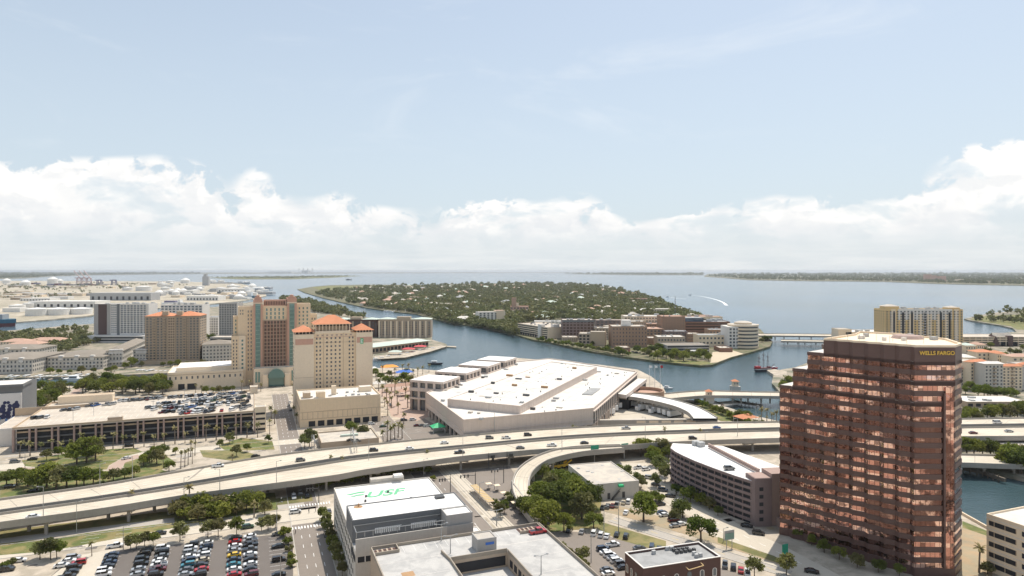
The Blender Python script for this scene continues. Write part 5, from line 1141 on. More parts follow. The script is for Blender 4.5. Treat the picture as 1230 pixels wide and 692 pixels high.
# bridges
def bridge(label, far, near, z, piers, n=20, base=None):
    o = deck('road_bridge', far, near, z, n, 1.3, piers, .9, 2); return o
bridge('', [(795, 474), (820, 471.6), (850, 470.0), (890, 471), (925, 471.6), (990, 472)], [(799, 480.5), (825, 478), (850, 476.4), (890, 476.6), (925, 477), (990, 478)], 5.6, [.15, .3, .55, .62, .69, .76, .83, .9])
bridge('', [(905, 401.3), (960, 401.5), (1040, 402.4)], [(905, 403.6), (960, 404), (1040, 405)], 7, [.12, .25, .37, .5, .62, .75])
bridge('', [(938, 408.4), (980, 409), (1030, 409.6)], [(938, 410.2), (980, 411), (1030, 411.8)], 4.4, [.12, .25, .37, .5, .62])
for (x, y, lab) in ((883, 474, 'red-roofed bridge tender tower on the bay side of the drawbridge'), (851.5, 487, 'red-roofed bridge tender tower on the expressway side of the drawbridge')):
    c = G(x, y, -2); t = thing('bridge_tower', lab, 'tower', (c.x, c.y, -2)); k = c.y / 800
    B().cbox(c, 8 * k * 1.3, 9 * k, -2.4, 5, XU, XV).build('pier', 'lightgrey_wall', t); B().cbox(c, 6.4 * k, 6.4 * k, 5, 5 + 6 * k, XU, XV).build('cabin', 'cream_pale', t)
    for s_ in (-1, 1): B().cbox(c + XU * s_ * 1.4 * k - XV * 3.25 * k, 1.2 * k, .1, 6 + k, 5 + 4.6 * k, XU, XV).build('window', 'window_glass', t)
    B().hip(c - XU * 3.2 * k - XV * 3.2 * k, XU, 6.4 * k, XV, 6.4 * k, 5 + 6 * k, 5 + 8.6 * k, .7).build('roof', 'terracotta', t)
def fender(lab, pts):
    t = thing('timber_fender', lab, 'fender', G(*pts[0], -2)); b = B(); P = [G(x, y, -1) for x, y in pts]
    for p, q in zip(P, P[1:]):
        d = (q - p); L = d.length; d.normalize(); n = Vector((-d.y, d.x, 0)); b.box(p, d, L, n, 1.2, -1.4, .3)
        for i in range(int(L / 3) + 1): b.cyl(p + d * min(L, i * 3.), .25, -2.6, 1.2, 6)
    b.build('fender_rail', 'wood', t)
fender('dark timber fender pointing off the drawbridge channel', [(858, 484), (868, 488), (866, 490)]); fender('timber fender beside the drawbridge far piers', [(882, 483), (915, 488)]); fender('long timber fender under the lower river bridge', [(1157, 564), (1180, 569), (1206, 578)])
# seawall promenade bow by the copper tower and its jetty
t = thing('jetty', 'pale stone jetty where the three-masted ship ties up', 'jetty', G(930, 449)); B().prism([G(921, 444.6), G(930, 443.4), G(945, 446), (G(945, 452)), G(930, 450.6)], -2.5, .05).build('deck', 'pavement', t)
# river wall by the copper tower
s = thing('river_wall', 'white concrete river wall beside the copper tower', 'wall', G(1170, 625)); w_ = B(); p, q = G(1150, 615.5), G(1188, 637); d = (q - p).normalized(); w_.box(p, d, (q - p).length, Vector((-d.y, d.x, 0)), .6, -2.4, 1.1); w_.build('wall', 'cream_pale', s)
# plaza car deck with sloping walls beside the podium
s = Bld('parking_deck', 'low tan roofed car deck with slanting side walls before the hotel podium', 'parking deck', G(386, 541), Vector((.93, .36, 0)), Vector((-.36, .93, 0)), 32, 26, 4.2, 'tan_wall', 'tan_roof', .7, mk=True); s.box('shade', 'green_roof', 12, 22, 12, 14, 3.6, 4.6); s.fin()
# retaining wall of the ramp end
s = thing('retaining_wall', 'pale sloping retaining wall at the foot of the curved ramp', 'wall', G(640, 620)); b = B(); p, q = G(614, 592, 0), G(638, 618, 0); b.face([p, q, q + Vector((0, 0, 3)), p + Vector((0, 0, 5.5))]); d = (q - p).normalized(); n = Vector((-d.y, d.x, 0)) * .4; b.face([p + Vector((0, 0, 5.5)), q + Vector((0, 0, 3)), q + n + Vector((0, 0, 3)), p + n + Vector((0, 0, 5.5))]); b.build('wall', 'grey_wall', s)

# ---------------- the port
def port():
    for xa, yb, xb, yt, dd, wl, rf, lab in ((34, 369.5, 114, 362, 70, 'tank_white', 'white_roof', 'longest white port warehouse behind the storage tanks'), (108, 361, 181, 352, 60, 'warehouse_wall', 'grey_roof', 'big ribbed grey warehouse behind the dark-panelled tower'), (24, 361.5, 60, 358.3, 50, 'tank_white', 'white_roof', 'pale warehouse strip at the back of the port'),
            (92, 366, 119, 361.6, 50, 'warehouse_wall', 'white_roof', 'short warehouse tucked against the dark-panelled tower'), (190, 353, 232, 349, 50, 'tank_white', 'white_roof', 'long pale shed beyond the towers'), (224, 361, 262, 355.6, 60, 'tank_white', 'white_roof', 'white quay shed above the slim grey tower'), (262, 351, 300, 346.6, 60, 'tank_white', 'bright_roof', 'bright quay shed near the port tip')):
        s = simple('warehouse', lab, 'warehouse', xa, yb, xb, yt, dd, wl, rf, u=XU, par=0); s.grid('f', 10, 1, 1, s.z * .6, .35, .8, 'dark_void', name='door'); s.fin()
    def tank(x, yb, x1, yt, lab=None, dome=False, group=None, roof='tank_white'):
        A = G(x, yb); D = A.y; r = (x1 - x) / 2 / 800 * D; c = Vector((( (x + x1) / 2 - CX) / 800 * D, D + r, 0)); z = max(5, 100 - (yt - Y0) * D / 800)
        t = thing('storage_tank', lab or 'white storage tank among the crowded port yards', 'tank', c, group); b = B(); b.cyl(c, r, 0, z, 24); b.build('shell', 'tank_white', t); B().cyl(c, r * 1.01, z + .01, z + (r * .5 if dome else r * .12), 24, r * (.25 if dome else .05)).build('tank_roof', roof, t)
        return t
    for x, yb, x1, yt, lab, dm in ((24, 379.8, 48, 371.5, 'white oil tank closest to the blue ship', 0), (48.5, 379, 74, 371.5, 'middle white oil tank in the row by the ship channel', 0), (77, 378, 101.5, 371.2, 'white oil tank at the tower end of the ship channel row', 0), (6, 372.5, 23, 367, 'flat white tank behind the oil tank row', 0), (24, 370, 36, 364.5, 'small white tank beside the longest warehouse', 0),
            (54, 341.5, 65, 335.4, 'large domed tank in the far terminal', 1), (66, 341, 73, 337, 'low domed tank beside the large domed one', 1), (0, 340, 9, 336.8, 'white dome at the edge of the far terminal', 1), (21, 343, 32, 339, 'squat white dome in the far terminal', 1), (159, 349.5, 177, 344.5, 'wide white tank above the ribbed warehouse', 0), (144, 349, 156, 346, 'low tank beside the wide white tank', 0)): tank(x, yb, x1, yt, lab, bool(dm))
    r = random.Random(5)
    for i in range(80):
        x = r.uniform(180, 318); y = r.uniform(340, 360) if x < 290 else r.uniform(346, 357); w = r.uniform(4, 11)
        if r.random() < .55: tank(x, y, x + w, y - r.uniform(2, 4), None, r.random() < .2, 'tanks in the crowded port yards')
        else:
            A = G(x, y); s = Bld('warehouse', 'low port shed in the crowded yards beyond the towers', 'shed', A, XU, XV, w * 1.6 / 800 * A.y, 40, r.uniform(7, 16), r.choice(['tank_white', 'warehouse_wall', 'cream_pale']), r.choice(['white_roof', 'bright_roof', 'grey_roof', 'tan_roof']), 0, group='port sheds beyond the towers')
    for i in range(120):
        x = r.uniform(0, 185); y = r.choice([r.uniform(351, 361), r.uniform(354, 358), r.uniform(340.5, 347), r.uniform(371, 379) if x < 20 else 355]); A = G(x, y)
        if 105 < x < 183 and y > 350: continue
        s = Bld('warehouse', 'small industrial building in the flat port land', 'shed', A, XU, XV, r.uniform(15, 70), 30, r.uniform(5, 11), r.choice(['tank_white', 'warehouse_wall', 'cream_pale', 'brown_wall']), r.choice(['white_roof', 'bright_roof', 'grey_roof', 'tan_roof', 'white_roof']), 0, group='small buildings in the flat port land')
    for k, (x, y) in enumerate(((95, 341.5), (101, 341.5), (107, 341.8), (119.5, 342.5), (137, 342.5))):
        c = G(x, y); hi = 75 if k < 3 else 55; m = 'crane_pink' if k < 3 else 'crane_violet'
        t = thing('quay_crane', ['pink quay crane with its boom raised, at the tank end', 'pink quay crane with raised boom, middle of three', 'pink quay crane with raised boom, beside the violet cranes', 'violet quay crane next to the pink ones', 'lone violet quay crane'][k], 'crane', c)
        b = B()
        for sx in (-14, 14):
            for sy in (-10, 10): b.beam(c + Vector((sx, sy, 0)), c + Vector((sx * .9, sy * .6, hi * .6)), 2.2)
            b.beam(c + Vector((sx * .9, -6, hi * .6)), c + Vector((sx * .9, 6, hi * .6)), 2)
        b.beam(c + Vector((-14, -8, hi * .3)), c + Vector((14, -8, hi * .3)), 2); b.build('portal_frame', m, t)
        B().beam(c + Vector((-30, 0, hi * .62)), c + Vector((16, 0, hi * .62)), 3).build('boom', m, t)
        if k < 3: B().beam(c + Vector((10, 0, hi * .6)), c + Vector((-38, 0, hi * 1.35)), 2.4).build('boom', m, t)
        B().cbox(c, 16, 10, hi * .58, hi * .7, XU, XV).build('machinery_house', m, t)
    for k, (x, y, w) in enumerate(((36, 341.5, 10), (56, 343, 34), (92, 343, 34))):
        A = G(x, y); t = thing('container_stack', ['short dark stack of shipping containers by the domes', 'violet-blue stack of shipping containers below the large domed tank', 'long dark stack of shipping containers beneath the quay cranes'][k], 'containers', A); w_ = w / 800 * A.y
        for j in range(int(w_ / 26)): B().box(A + XU * j * 26, XU, 24, XV, 40, 0, random.choice([8, 11, 14])).build('container', random.choice(['crane_violet', 'ship_red', 'crane_violet', 'slate_wall']), t)
    # blue freighter at the edge
    A = G(-30, 392, -2.4); t = thing('cargo_ship', 'blue and dark red freighter moored in the ship channel', 'ship', A); L = along(A, XU, 18.5)
    def hull(c0, c1, wd, z0, z1, m, nm, t, bow=10):
        d = (c1 - c0).normalized(); n = Vector((-d.y, d.x, 0)); e = c1 - d * bow; b = B(); b.prism([c0 + n * wd * .42, c0 - n * wd * .42, e - n * wd / 2, c1, e + n * wd / 2], z0, z1); b.build(nm, m, t)
    hull(A, A + XU * L, 26, -2.4, 4, 'ship_red', 'hull', t, 12); hull(A, A + XU * (L + 1.5), 26.5, 4, 11, 'ship_blue', 'hull', t, 12); B().box(A + XU * (L - 30) - XV * 8, XU, 12, XV, 16, 11, 20).build('bridge_house', 'warehouse_wall', t); B().box(A + XU * 4 - XV * 9, XU, L - 40, XV, 18, 11, 13).build('hatch', 'ship_red', t)
    # ships at the far quay
    for k, (x, x1, y, m) in enumerate(((262, 308, 353.4, 'slate_wall'), (270, 309, 358.8, 'ship_blue'), (250, 300, 341, 'warehouse_wall'), (196, 222, 366.6, 'boat_white'))):
        A = G(x, y, -2.4); L = along(A, XU, x1); t = thing('cargo_ship', ['dark freighter with a white bridge at the outer quay', 'navy-hulled ship at the inner basin quay', 'grey ship at the far side of the port', 'white ship behind the brown orange-roofed tower'][k], 'ship', A); hull(A, A + XU * L, 24, -2.4, 9 - k, m, 'hull', t, 18)
        B().box(A + XU * L * .72 - XV * 8, XU, L * .12, XV, 16, 6, 26 - k * 4).build('bridge_house', 'boat_white', t); B().box(A + XU * L * .1 - XV * 7, XU, L * .5, XV, 14, 6, 11).build('cargo', 'crane_violet' if k % 2 else 'tank_white', t)
    A = G(243, 343); t = thing('elevator_tower', 'grey twin-topped terminal tower rising from the port', 'tower', A); B().box(A, XU, 42, XV, 20, 0, 62).build('tower_wall', 'warehouse_wall', t); B().box(A + XU * 8, XU, 20, XV, 20, 62, 78).build('head_house', 'warehouse_wall', t)
    # power station across the bay
    A = G(322, 328.4); t = thing('power_station', 'pale power station with thin stacks on the far bay shore', 'power station', A)
    B().box(A, XU, 900, XV, 300, 0, 70).build('boiler_house', 'tank_white', t); B().box(A + XU * 1300, XU, 260, XV, 300, 0, 110).build('boiler_house', 'warehouse_wall', t)
    for i in range(4): B().cyl(A + XU * (1200 + i * 170), 16, 0, 190, 8).build('stack', 'tank_white', t)
    for k, (x, y, w, h) in enumerate(((1112, 337.5, 60, 66), (1120, 337.8, 44, 58), (1128, 337.6, 70, 50), (1150, 338, 60, 22), (1060, 336.8, 80, 18), (965, 336.4, 60, 14), (905, 333, 50, 14), (1188, 340, 60, 18))):
        s = Bld('far_tower', ['tallest reddish tower on the far bay shore', 'second reddish tower beside the tallest on the far bay shore', 'wide reddish tower on the far bay shore', 'squat block past the reddish towers', 'low pale block along the middle of the far bay shore', 'lone pale block on the far bay shore', 'small block near the tip of the far bay shore', 'low block where the far bay shore leaves the picture'][k], 'building', G(x, y), XU, XV, w, 40, h, 'salmon_wall' if k < 3 else 'cream_pale', 'tan_roof', 0)
port()
# unseen blocks behind and below the viewpoint, added for the mirror bands to reflect
for k, (x, y, w, d, z, m, lab) in enumerate(((-170, -60, 45, 45, 96, 'cream_pale', 'unseen cream tower added behind the viewpoint for reflections'), (-90, -130, 50, 40, 108, 'tan_wall', 'unseen tan tower added behind the viewpoint for reflections'), (-260, 20, 50, 50, 60, 'white_wall', 'unseen white block added west of the viewpoint for reflections'), (-330, -90, 60, 60, 90, 'slate_wall', 'unseen slate tower added west of the viewpoint for reflections'), (-20, 95, 34, 26, 22, 'brick_light', 'unseen brick block added below the viewpoint for reflections'), (-190, 110, 50, 30, 30, 'cream_pale', 'unseen cream block added below the viewpoint for reflections'), (40, 60, 30, 40, 36, 'white_wall', 'unseen white block added below the viewpoint for reflections'), (-440, -20, 60, 60, 75, 'brown_wall', 'unseen brown tower added west of the viewpoint for reflections'))):
    s = Bld('reflector_block', lab, 'office tower', Vector((x, y, 0)), U, V, w, d, z, m, 'white_roof', .8)
    for f in 'fr':
        for i in range(int(z / 4)): s.band(f, 2 + i * 4, 4 + i * 4, 'window_glass', .1, 1, (w if f == 'f' else d) - 1, name='window_ribbon')
# ================================================================ vegetation
def leaf_mat(name, c1, c2, trans=.22):
    m = bpy.data.materials.new(name); m.use_nodes = True; t = NT(m.node_tree); b = t.n['Principled BSDF']; out = t.n['Material Output']
    g = t.new('ShaderNodeNewGeometry').outputs['Position']; oi = t.new('ShaderNodeObjectInfo').outputs['Random']
    f = t.math('ADD', t.math('MULTIPLY', t.noise(g, .35, 3, .6), .8), t.math('MULTIPLY', oi, .5), clamp=True)
    c = t.mix(t.smooth(f, .3, .85), c1, c2); c = t.mix(t.smooth(t.noise(g, .012, 3, .6), .40, .62, 0., .55), c, tuple(min(1, x * k) for x, k in zip(c2, (1.25, 1.0, 1.1)))); t.ln(c, b.inputs['Base Color']); b.inputs['Roughness'].default_value = .75; b.inputs['Specular IOR Level'].default_value = .08
    tr = t.new('ShaderNodeBsdfTranslucent'); t.ln(t.mix(.5, c, (.16, .19, .03)), tr.inputs[0]); mx = t.new('ShaderNodeMixShader'); mx.inputs[0].default_value = trans
    t.ln(b.outputs[0], mx.inputs[1]); t.ln(tr.outputs[0], mx.inputs[2]); t.ln(mx.outputs[0], out.inputs[0]); M[name] = m; return m
leaf_mat('bright_leaves', (.12, .165, .03), (.25, .29, .06), .4); leaf_mat('olive_leaves', (.10, .11, .045), (.20, .20, .085), .3); leaf_mat('deep_leaves', (.05, .08, .02), (.12, .15, .04), .3)
leaf_mat('oak_leaves', (.075, .115, .022), (.185, .225, .050), .38); leaf_mat('light_leaves', (.12, .15, .05), (.24, .26, .10), .35); leaf_mat('palm_leaves', (.13, .14, .055), (.28, .26, .12)); leaf_mat('far_leaves', (.085, .108, .042), (.175, .185, .085), .25)
def quads_at(cen, size, up=.85, rng=RNG):
    """random leaf-sized faces centred at cen"""
    n = len(cen); a = rng.normal(size=(n, 3)); a[:, 2] = a[:, 2] * .8 + up; a /= np.linalg.norm(a, axis=1)[:, None]
    b = rng.normal(size=(n, 3)); u = np.cross(a, b); u /= np.linalg.norm(u, axis=1)[:, None]; v = np.cross(a, u); s = (np.ones(n) * size if np.isscalar(size) else size)[:, None]
    asp = rng.uniform(.6, 1., (n, 1)); V_ = np.stack([cen - u * s - v * s * asp, cen + u * s - v * s * asp, cen + u * s * .7 + v * s * asp, cen - u * s * .8 + v * s * asp], 1).reshape(-1, 3)
    return V_, np.arange(4 * n).reshape(-1, 4)
def crown_mesh(name, R_, Hc, nclump, per, leaf, m, zc, flat=.75):
    cs = []
    for i in range(nclump):
        th = RNG.uniform(0, 2 * math.pi); ph = RNG.uniform(-.35, 1.) ; rr = R_ * RNG.uniform(.35, .82) * math.sqrt(max(.05, 1 - max(0, ph) ** 2 * .8)); c = np.array([rr * math.cos(th), rr * math.sin(th), zc + ph * Hc * .42]); r = R_ * RNG.uniform(.24, .42)
        d = RNG.normal(size=(per, 3)); d /= np.linalg.norm(d, axis=1)[:, None]; d[:, 2] = d[:, 2] * flat; cs.append(c + d * r * RNG.uniform(.55, 1.08, (per, 1)))
    V_, Q = quads_at(np.concatenate(cs), leaf * RNG.uniform(.6, 1.25, nclump * per)); return npmesh(name, V_, Q, M[m])
def trunk_mesh(h, r, m, limbs=5, spread=2.2, bend=.3):
    b = B(); b.cyl((0, 0), r, 0, h * .62, 7, r * .65); rr = random.Random(h * 100)
    for i in range(limbs):
        t = 2 * math.pi * i / limbs + rr.uniform(-.4, .4); z0 = h * rr.uniform(.42, .6); b.beam((0, 0, z0), (spread * math.cos(t), spread * math.sin(t), h * rr.uniform(.85, 1.1)), r * .33)
    return b.mesh('trunk', (0, 0, 0), [M[m]])
def palm_meshes(h, n=20, fl=2.5):
    b = B(); seg = 6; rr = random.Random(int(h * 10)); bx_, by_ = rr.uniform(-.5, .5), rr.uniform(-.5, .5); pts = [Vector((bx_ * (k / seg) ** 2, by_ * (k / seg) ** 2, h * k / seg)) for k in range(seg + 1)]
    for p, q in zip(pts, pts[1:]): b.beam(p, q, .20 if p.z > 1 else .27)
    t = pts[-1]; f = B()
    for i in range(n):
        a = 2 * math.pi * i / n * 1.618 * 3; el = rr.uniform(-.5, 1.15); L = fl * rr.uniform(.8, 1.1); p = t.copy(); d = Vector((math.cos(a) * math.cos(el), math.sin(a) * math.cos(el), math.sin(el))); s = Vector((-math.sin(a), math.cos(a), 0)); w = .12
        for k in range(4):
            q = p + d * L / 4; d = (d + Vector((0, 0, -.30))).normalized(); w2 = (.42, .46, .34, .05)[k]
            f.face([p - s * w + Vector((0, 0, -w * .5)), p, q, q - s * w2 + Vector((0, 0, -w2 * .5))]); f.face([p, p + s * w + Vector((0, 0, -w * .5)), q + s * w2 + Vector((0, 0, -w2 * .5)), q]); p = q; w = w2
    return b.mesh('trunk', (0, 0, 0), [M['palm_bark']]), f.mesh('crown', (0, 0, 0), [M['palm_leaves']])
TREES = {'oak': [(trunk_mesh(6.5, .38, 'bark', 6, 2.6), crown_mesh('crown', 5.2, 7.6, 26, 84, .30, m_, 4.9)) for m_ in ('oak_leaves', 'bright_leaves', 'olive_leaves', 'deep_leaves', 'oak_leaves', 'bright_leaves')],
         'street': [(trunk_mesh(5.2, .17, 'bark', 5, 1.5), crown_mesh('crown', 3.2, 5.2, 19, 70, .24, m_, 3.9)) for m_ in ('light_leaves', 'olive_leaves', 'oak_leaves', 'light_leaves')],
         'bush': [(trunk_mesh(2., .12, 'bark', 4, .8), crown_mesh('crown', 2.1, 2.6, 16, 50, .22, m_, 1.6)) for m_ in ('oak_leaves', 'olive_leaves', 'bright_leaves')],
         'palm': [palm_meshes(h_) for h_ in (8.2, 9., 7.4)], 'tallpalm': [palm_meshes(h_, 18, 2.3) for h_ in (11., 12.4)]}
KN = {'oak': ('oak_tree', 'tree'), 'street': ('broadleaf_tree', 'tree'), 'bush': ('bush', 'bush'), 'palm': ('palm_tree', 'palm tree'), 'tallpalm': ('palm_tree', 'palm tree')}
TC = {}
def tree(kind, c, s, label, group=None):
    k = TC.get(kind, 0); TC[kind] = k + 1; tr, cr = TREES[kind][k % len(TREES[kind])]
    r = thing(KN[kind][0], label, KN[kind][1], c, group); r.scale = (s, s, s * random.uniform(.9, 1.1)); r.rotation_euler = (0, 0, random.uniform(0, 6.28))
    for nm, me in (('trunk', tr), ('crown', cr)): o = bpy.data.objects.new(nm, me); COL.objects.link(o); o.parent = r
    return r
def grove(kind, pts, adj, place, s=1., z=0., group=None):
    """pts are read from the arena side of the photograph to the copper-tower side"""
    pts = sorted(pts, key=lambda q: q[0]); n = len(pts)
    for i, p in enumerate(pts):
        sc = p[2] if len(p) > 2 else s; w = KN[kind][0].replace('_', ' ')
        lab = f'{adj} {w} {place}' if n == 1 else f'{adj} {w}, {ordw(i)} from the arena side, {place}'
        if len(lab.replace('-', ' ').split()) > 16: lab = f'{w}, {ordw(i)} from the arena side, {place}'
        tree(kind, G(p[0] + random.uniform(-.3, .3), p[1] + random.uniform(-.5, .5), z), sc * (random.uniform(.78, 1.2) if kind in ('oak', 'street') else random.uniform(.88, 1.1)), lab, group or (f'{w}s {place}' if n > 1 else None))
grove('street', [(48, 672, .95), (61, 673, 1.05), (68, 671, .85), (157, 661, .9), (164, 659, .85), (174, 656, .95), (184, 655, .9), (216, 651, 1.15), (250, 646, 1.1), (262, 645, .95), (284, 642, 1.0), (314, 638, .9), (322, 637, .95), (331, 635, .85)], 'small leafy', 'edging the car park by the cross street')
grove('palm', [(110, 668, .62)], 'short bushy', 'at the corner of the car park')
grove('bush', [(343, 645, 1.1), (346, 654, .8), (347.5, 663, .8), (349, 672, .85), (350, 681, .8), (5, 684, .9), (14, 680, .8)], 'clipped', 'edging the car park')
grove('street', [(388, 626, .75), (391, 634, .8), (393, 642, .75), (396.5, 651, .8), (399, 661, .8), (403, 671, .85), (407, 681, .85), (411, 692, .85)], 'narrow green', 'between street and white-roofed office')
grove('bush', [(214, 622, 2.2), (222, 626, 1.8), (228, 618, 2.5), (238, 626, 2.2), (244, 616, 2.4), (254, 624, 2.2), (262, 615, 2.4), (268, 622, 2.2), (278, 613, 2.1), (284, 619, 1.7)], 'dense dark', 'in the thicket beside the brown path')
grove('palm', [(228, 614, 1.), (305, 622, .75)], 'ragged', 'standing in the thicket by the brown path')
grove('oak', [(296, 613, .85), (309, 612, 1.0), (318, 618, .62)], 'spreading', 'between thicket and crossing')
grove('bush', [(385, 587, 1.2), (394, 585, 1.5), (404, 583, 1.7), (414, 581, 1.9), (424, 580, 1.9), (434, 578, 1.9), (444, 577, 1.6), (458, 573, 1.6), (470, 572, 1.8), (481, 570, 1.8), (492, 569, 1.8), (503, 568, 1.7), (512, 569, 1.4), (437, 570, 1.6), (425, 572, 1.6), (490, 563, 1.4), (500, 561, 1.4)], 'rounded olive', 'between expressway and white-roofed office')
grove('oak', [(628, 618, .75), (642, 624, 1.1), (656, 635, 1.05), (650, 610, 1.05), (668, 618, 1.25), (677, 640, 1.0), (684, 602, 1.3), (699, 624, 1.3), (711, 610, .95), (713, 635, .8), (652, 574, .75), (671, 590, 1.1), (660, 598, 1.0), (692, 612, 1.1)], 'big', 'in the grove by the curved ramp')
grove('oak', [(773, 627, 1.05), (842, 651, 1.15), (820, 622, .8), (812, 626, .62), (788, 602, .6), (793, 604, .55)], 'free-standing', 'around the small car park by the track')
grove('street', [(743, 571, .8), (752, 576, .9), (766, 584, 1.1), (770, 588, .9), (784, 560, 1.2), (793, 572, 1.3), (799, 580, 1.2), (788, 585, .8)], 'shaggy', 'in the lane by the pale workshop')
grove('oak', [(770, 549, .85), (778, 546, .9), (786, 553, .95), (795, 549, .95), (803, 553, .8), (812, 594, .62), (821, 600, .62), (829, 603, .6), (842, 607, .6), (862, 620, .55), (852, 612, .5)], 'dark shade', 'between expressway and mauve garage')
grove('street', [(699, 575, .8), (708, 568, .6), (630, 652, .6), (664, 668, .9), (674, 672, .9), (683, 678, .9), (694, 684, .9), (702, 690, .8), (700, 676, .8)], 'pale green', 'edging the paved car park and workshop')
grove('street', [(945, 690, 1.1), (906, 694, .9)], 'light crowned', 'at the foot of the copper tower')
grove('oak', [(960, 648, .4), (975, 655, .45), (990, 664, .5), (1008, 673, .5), (1030, 682, .5), (1055, 688, .5), (1080, 692, .5)], 'small dark', 'against the base of the copper tower')
grove('palm', [(1176, 688, 1.0)], 'lone', 'on the bare ground inside the river wall')
grove('bush', [(1186, 690, 1.2)], 'round', 'below the lone river palm')
grove('oak', [(92, 558, 1.1), (104, 556, 1.2), (115, 553, 1.05), (108, 548, .9)], 'heavy dark', 'clumped on the lawn by the parking structure')
grove('street', [(56, 553, 1.1), (70, 551, .9), (264, 538, 1.0), (276, 533, .8), (284, 548, 1.2), (297, 543, .7), (322, 533, .8), (366, 539, 1.6), (372, 537, 1.3)], 'young open', 'on lawns below the parking structure')
grove('oak', [(8, 585, .9), (20, 583, 1.), (33, 585, .9), (45, 590, 1.05), (56, 586, 1.15), (68, 588, 1.1), (80, 586, 1.1), (92, 584, 1.0), (101, 583, .9), (112, 582, .7), (124, 580, .6), (136, 578, .62), (150, 575, .7), (161, 573, .6)], 'full green', 'in the row behind the expressway')
grove('oak', [(172, 560, .7), (180, 556, .85), (188, 558, .8), (194, 548, .65), (186, 545, .6), (203, 566, .5), (211, 546, .5)], 'rounded', 'inside the ramp loop')
grove('tallpalm', [(196, 563, .6), (217, 563, .7), (222, 561, .72), (226, 559, .7), (231, 557, .68), (229, 548, .7), (234, 547, .68), (280, 532, .7), (279, 566, .7)], 'slender', 'rising around the ramp loop')
grove('palm', [(24 + i * 12.4, 548.0 - i * 1.06 + 1.5, .92) for i in range(24)], 'fan', 'before the long parking structure')
grove('palm', [(326, 503, 1.05), (330, 510, .9), (324, 522, .8), (354, 500, .8), (352, 488, .8), (356, 510, .8)], 'shaggy', 'lining the street between garage and podium')
grove('oak', [(425, 521, .85), (436, 525, .7), (420, 519, .6)], 'low wide', 'behind the low tan car deck')
grove('oak', [(26 + i * 3.6, 490 - i * 1.2 + (i % 3) * 5, 1.15) for i in range(14)] + [(32, 476, .8), (42, 472, .8), (52, 470, .85), (62, 468, .9), (74, 467, .9), (84, 467, .8)], 'green park', 'between arena and channel')
grove('oak', [(99 + i * 4.0, 474 - (i % 4) * 3.4, 1.2) for i in range(26)] + [(174, 470, .85), (180, 466, .85), (187, 468, .85), (194, 466, .8), (200, 463, .8)], 'green channelside', 'behind the parking structure')
grove('oak', [(248, 472, .55), (256, 472, .6), (263, 472, .6), (271, 471, .6), (279, 470, .55)], 'clipped dark', 'against the ballroom wall')
grove('palm', [(235, 472, .8), (242, 472, .8), (290, 470, .9), (300, 470, .9), (313, 470, .9), (352, 472, .9)], 'fan', 'by the grand hotel drive')
grove('oak', [(451, 452, .9), (457, 456, .8), (463, 461, .85), (470, 464, .85), (478, 462, .9), (486, 459, .9), (492, 462, .75), (488, 452, .7), (468, 452, .6)], 'dark waterside', 'on the terrace beyond the cream hotel')
grove('palm', [(452, 462, 1), (460, 449, .9), (474, 451, .9), (483, 449, .9), (491, 448, .9), (496, 455, .9), (502, 452, .9), (508, 450, .9), (515, 447, .9), (482, 469, 1), (488, 472, 1), (493, 476, 1), (487, 480, 1), (496, 482, 1), (499, 470, 1), (503, 466, 1), (470, 490, .9), (462, 488, .9), (466, 500, .9), (468, 482, .9), (498, 488, 1), (478, 497, .9), (485, 510, .9), (455, 470, 1.1), (459, 476, 1.1), (464, 482, 1.1), (474, 476, 1.2), (477, 488, 1.1), (500, 478, 1.2), (504, 484, 1.1), (495, 466, 1.2), (507, 476, 1.1), (490, 490, 1.1), (470, 470, 1.2)], 'tall fan', 'on the plaza beside the exhibition hall')
grove('palm', [(516 + i * 3.6, 499 + i * 3.2, .85) for i in range(10)], 'fan', 'beside the slanting hall wall')
grove('palm', [(460, 534, .9), (465, 531, 1.1), (469, 529, 1.1), (474, 528, 1.1), (478, 526, 1.05), (483, 527, .9)], 'fan', 'beside the far carriageway')
grove('tallpalm', [(158, 616, .75), (305, 588, .55), (398, 569, .7), (410, 568, .7), (513, 560, .62), (609, 540, .5), (798, 535, .75), (841, 533, .65), (689, 527, .6), (693, 526, .65), (913, 513, .55), (921, 512, .6), (929, 511, .6)], 'thin', 'rising by the carriageways')
grove('street', [(701, 526, 1.0), (705, 525, .9), (718, 524, .8), (726, 524, .95), (730, 523, .8), (907, 515, .9), (915, 514, .8)], 'bushy', 'in the gap between the carriageways')
grove('bush', [(594, 607, .9), (601, 609, .8), (600, 613, 1.1), (520, 577, .8), (626, 589, .8)], 'planted', 'by the tram platform')
grove('street', [(618, 588, .6), (622, 594, .6), (627, 600, .6), (601, 622, .9), (606, 616, .8), (612, 607, .6), (609, 600, .5)], 'small', 'along the platform beside the curved ramp')
grove('bush', [(838 + i * 5.5, 486 + i * 2.3, 1.5) for i in range(12)], 'bank', 'on the slope below the drawbridge')
grove('oak', [(890, 505, .7), (897, 507, .7), (886, 503, .6)], 'shady', 'by the bank near the boathouse roof')
grove('oak', [(1160, 508, .9), (1168, 506, 1.), (1177, 508, 1.0), (1186, 504, 1.), (1195, 506, 1.), (1204, 503, 1.), (1213, 505, 1.1), (1222, 503, 1.1), (1230, 505, 1.1), (1162, 500, .9), (1190, 500, .8), (1208, 499, .9), (1226, 498, 1.)], 'dark', 'behind expressway, past copper tower')
grove('oak', [(1161, 546, .9), (1170, 547, .9), (1180, 547, .95), (1190, 547, .9), (1199, 549, .85), (1208, 562, 1.1), (1217, 566, 1.25), (1227, 569, 1.3), (1213, 555, 1.), (1225, 556, 1.1)], 'waterside', 'under expressway, past copper tower')
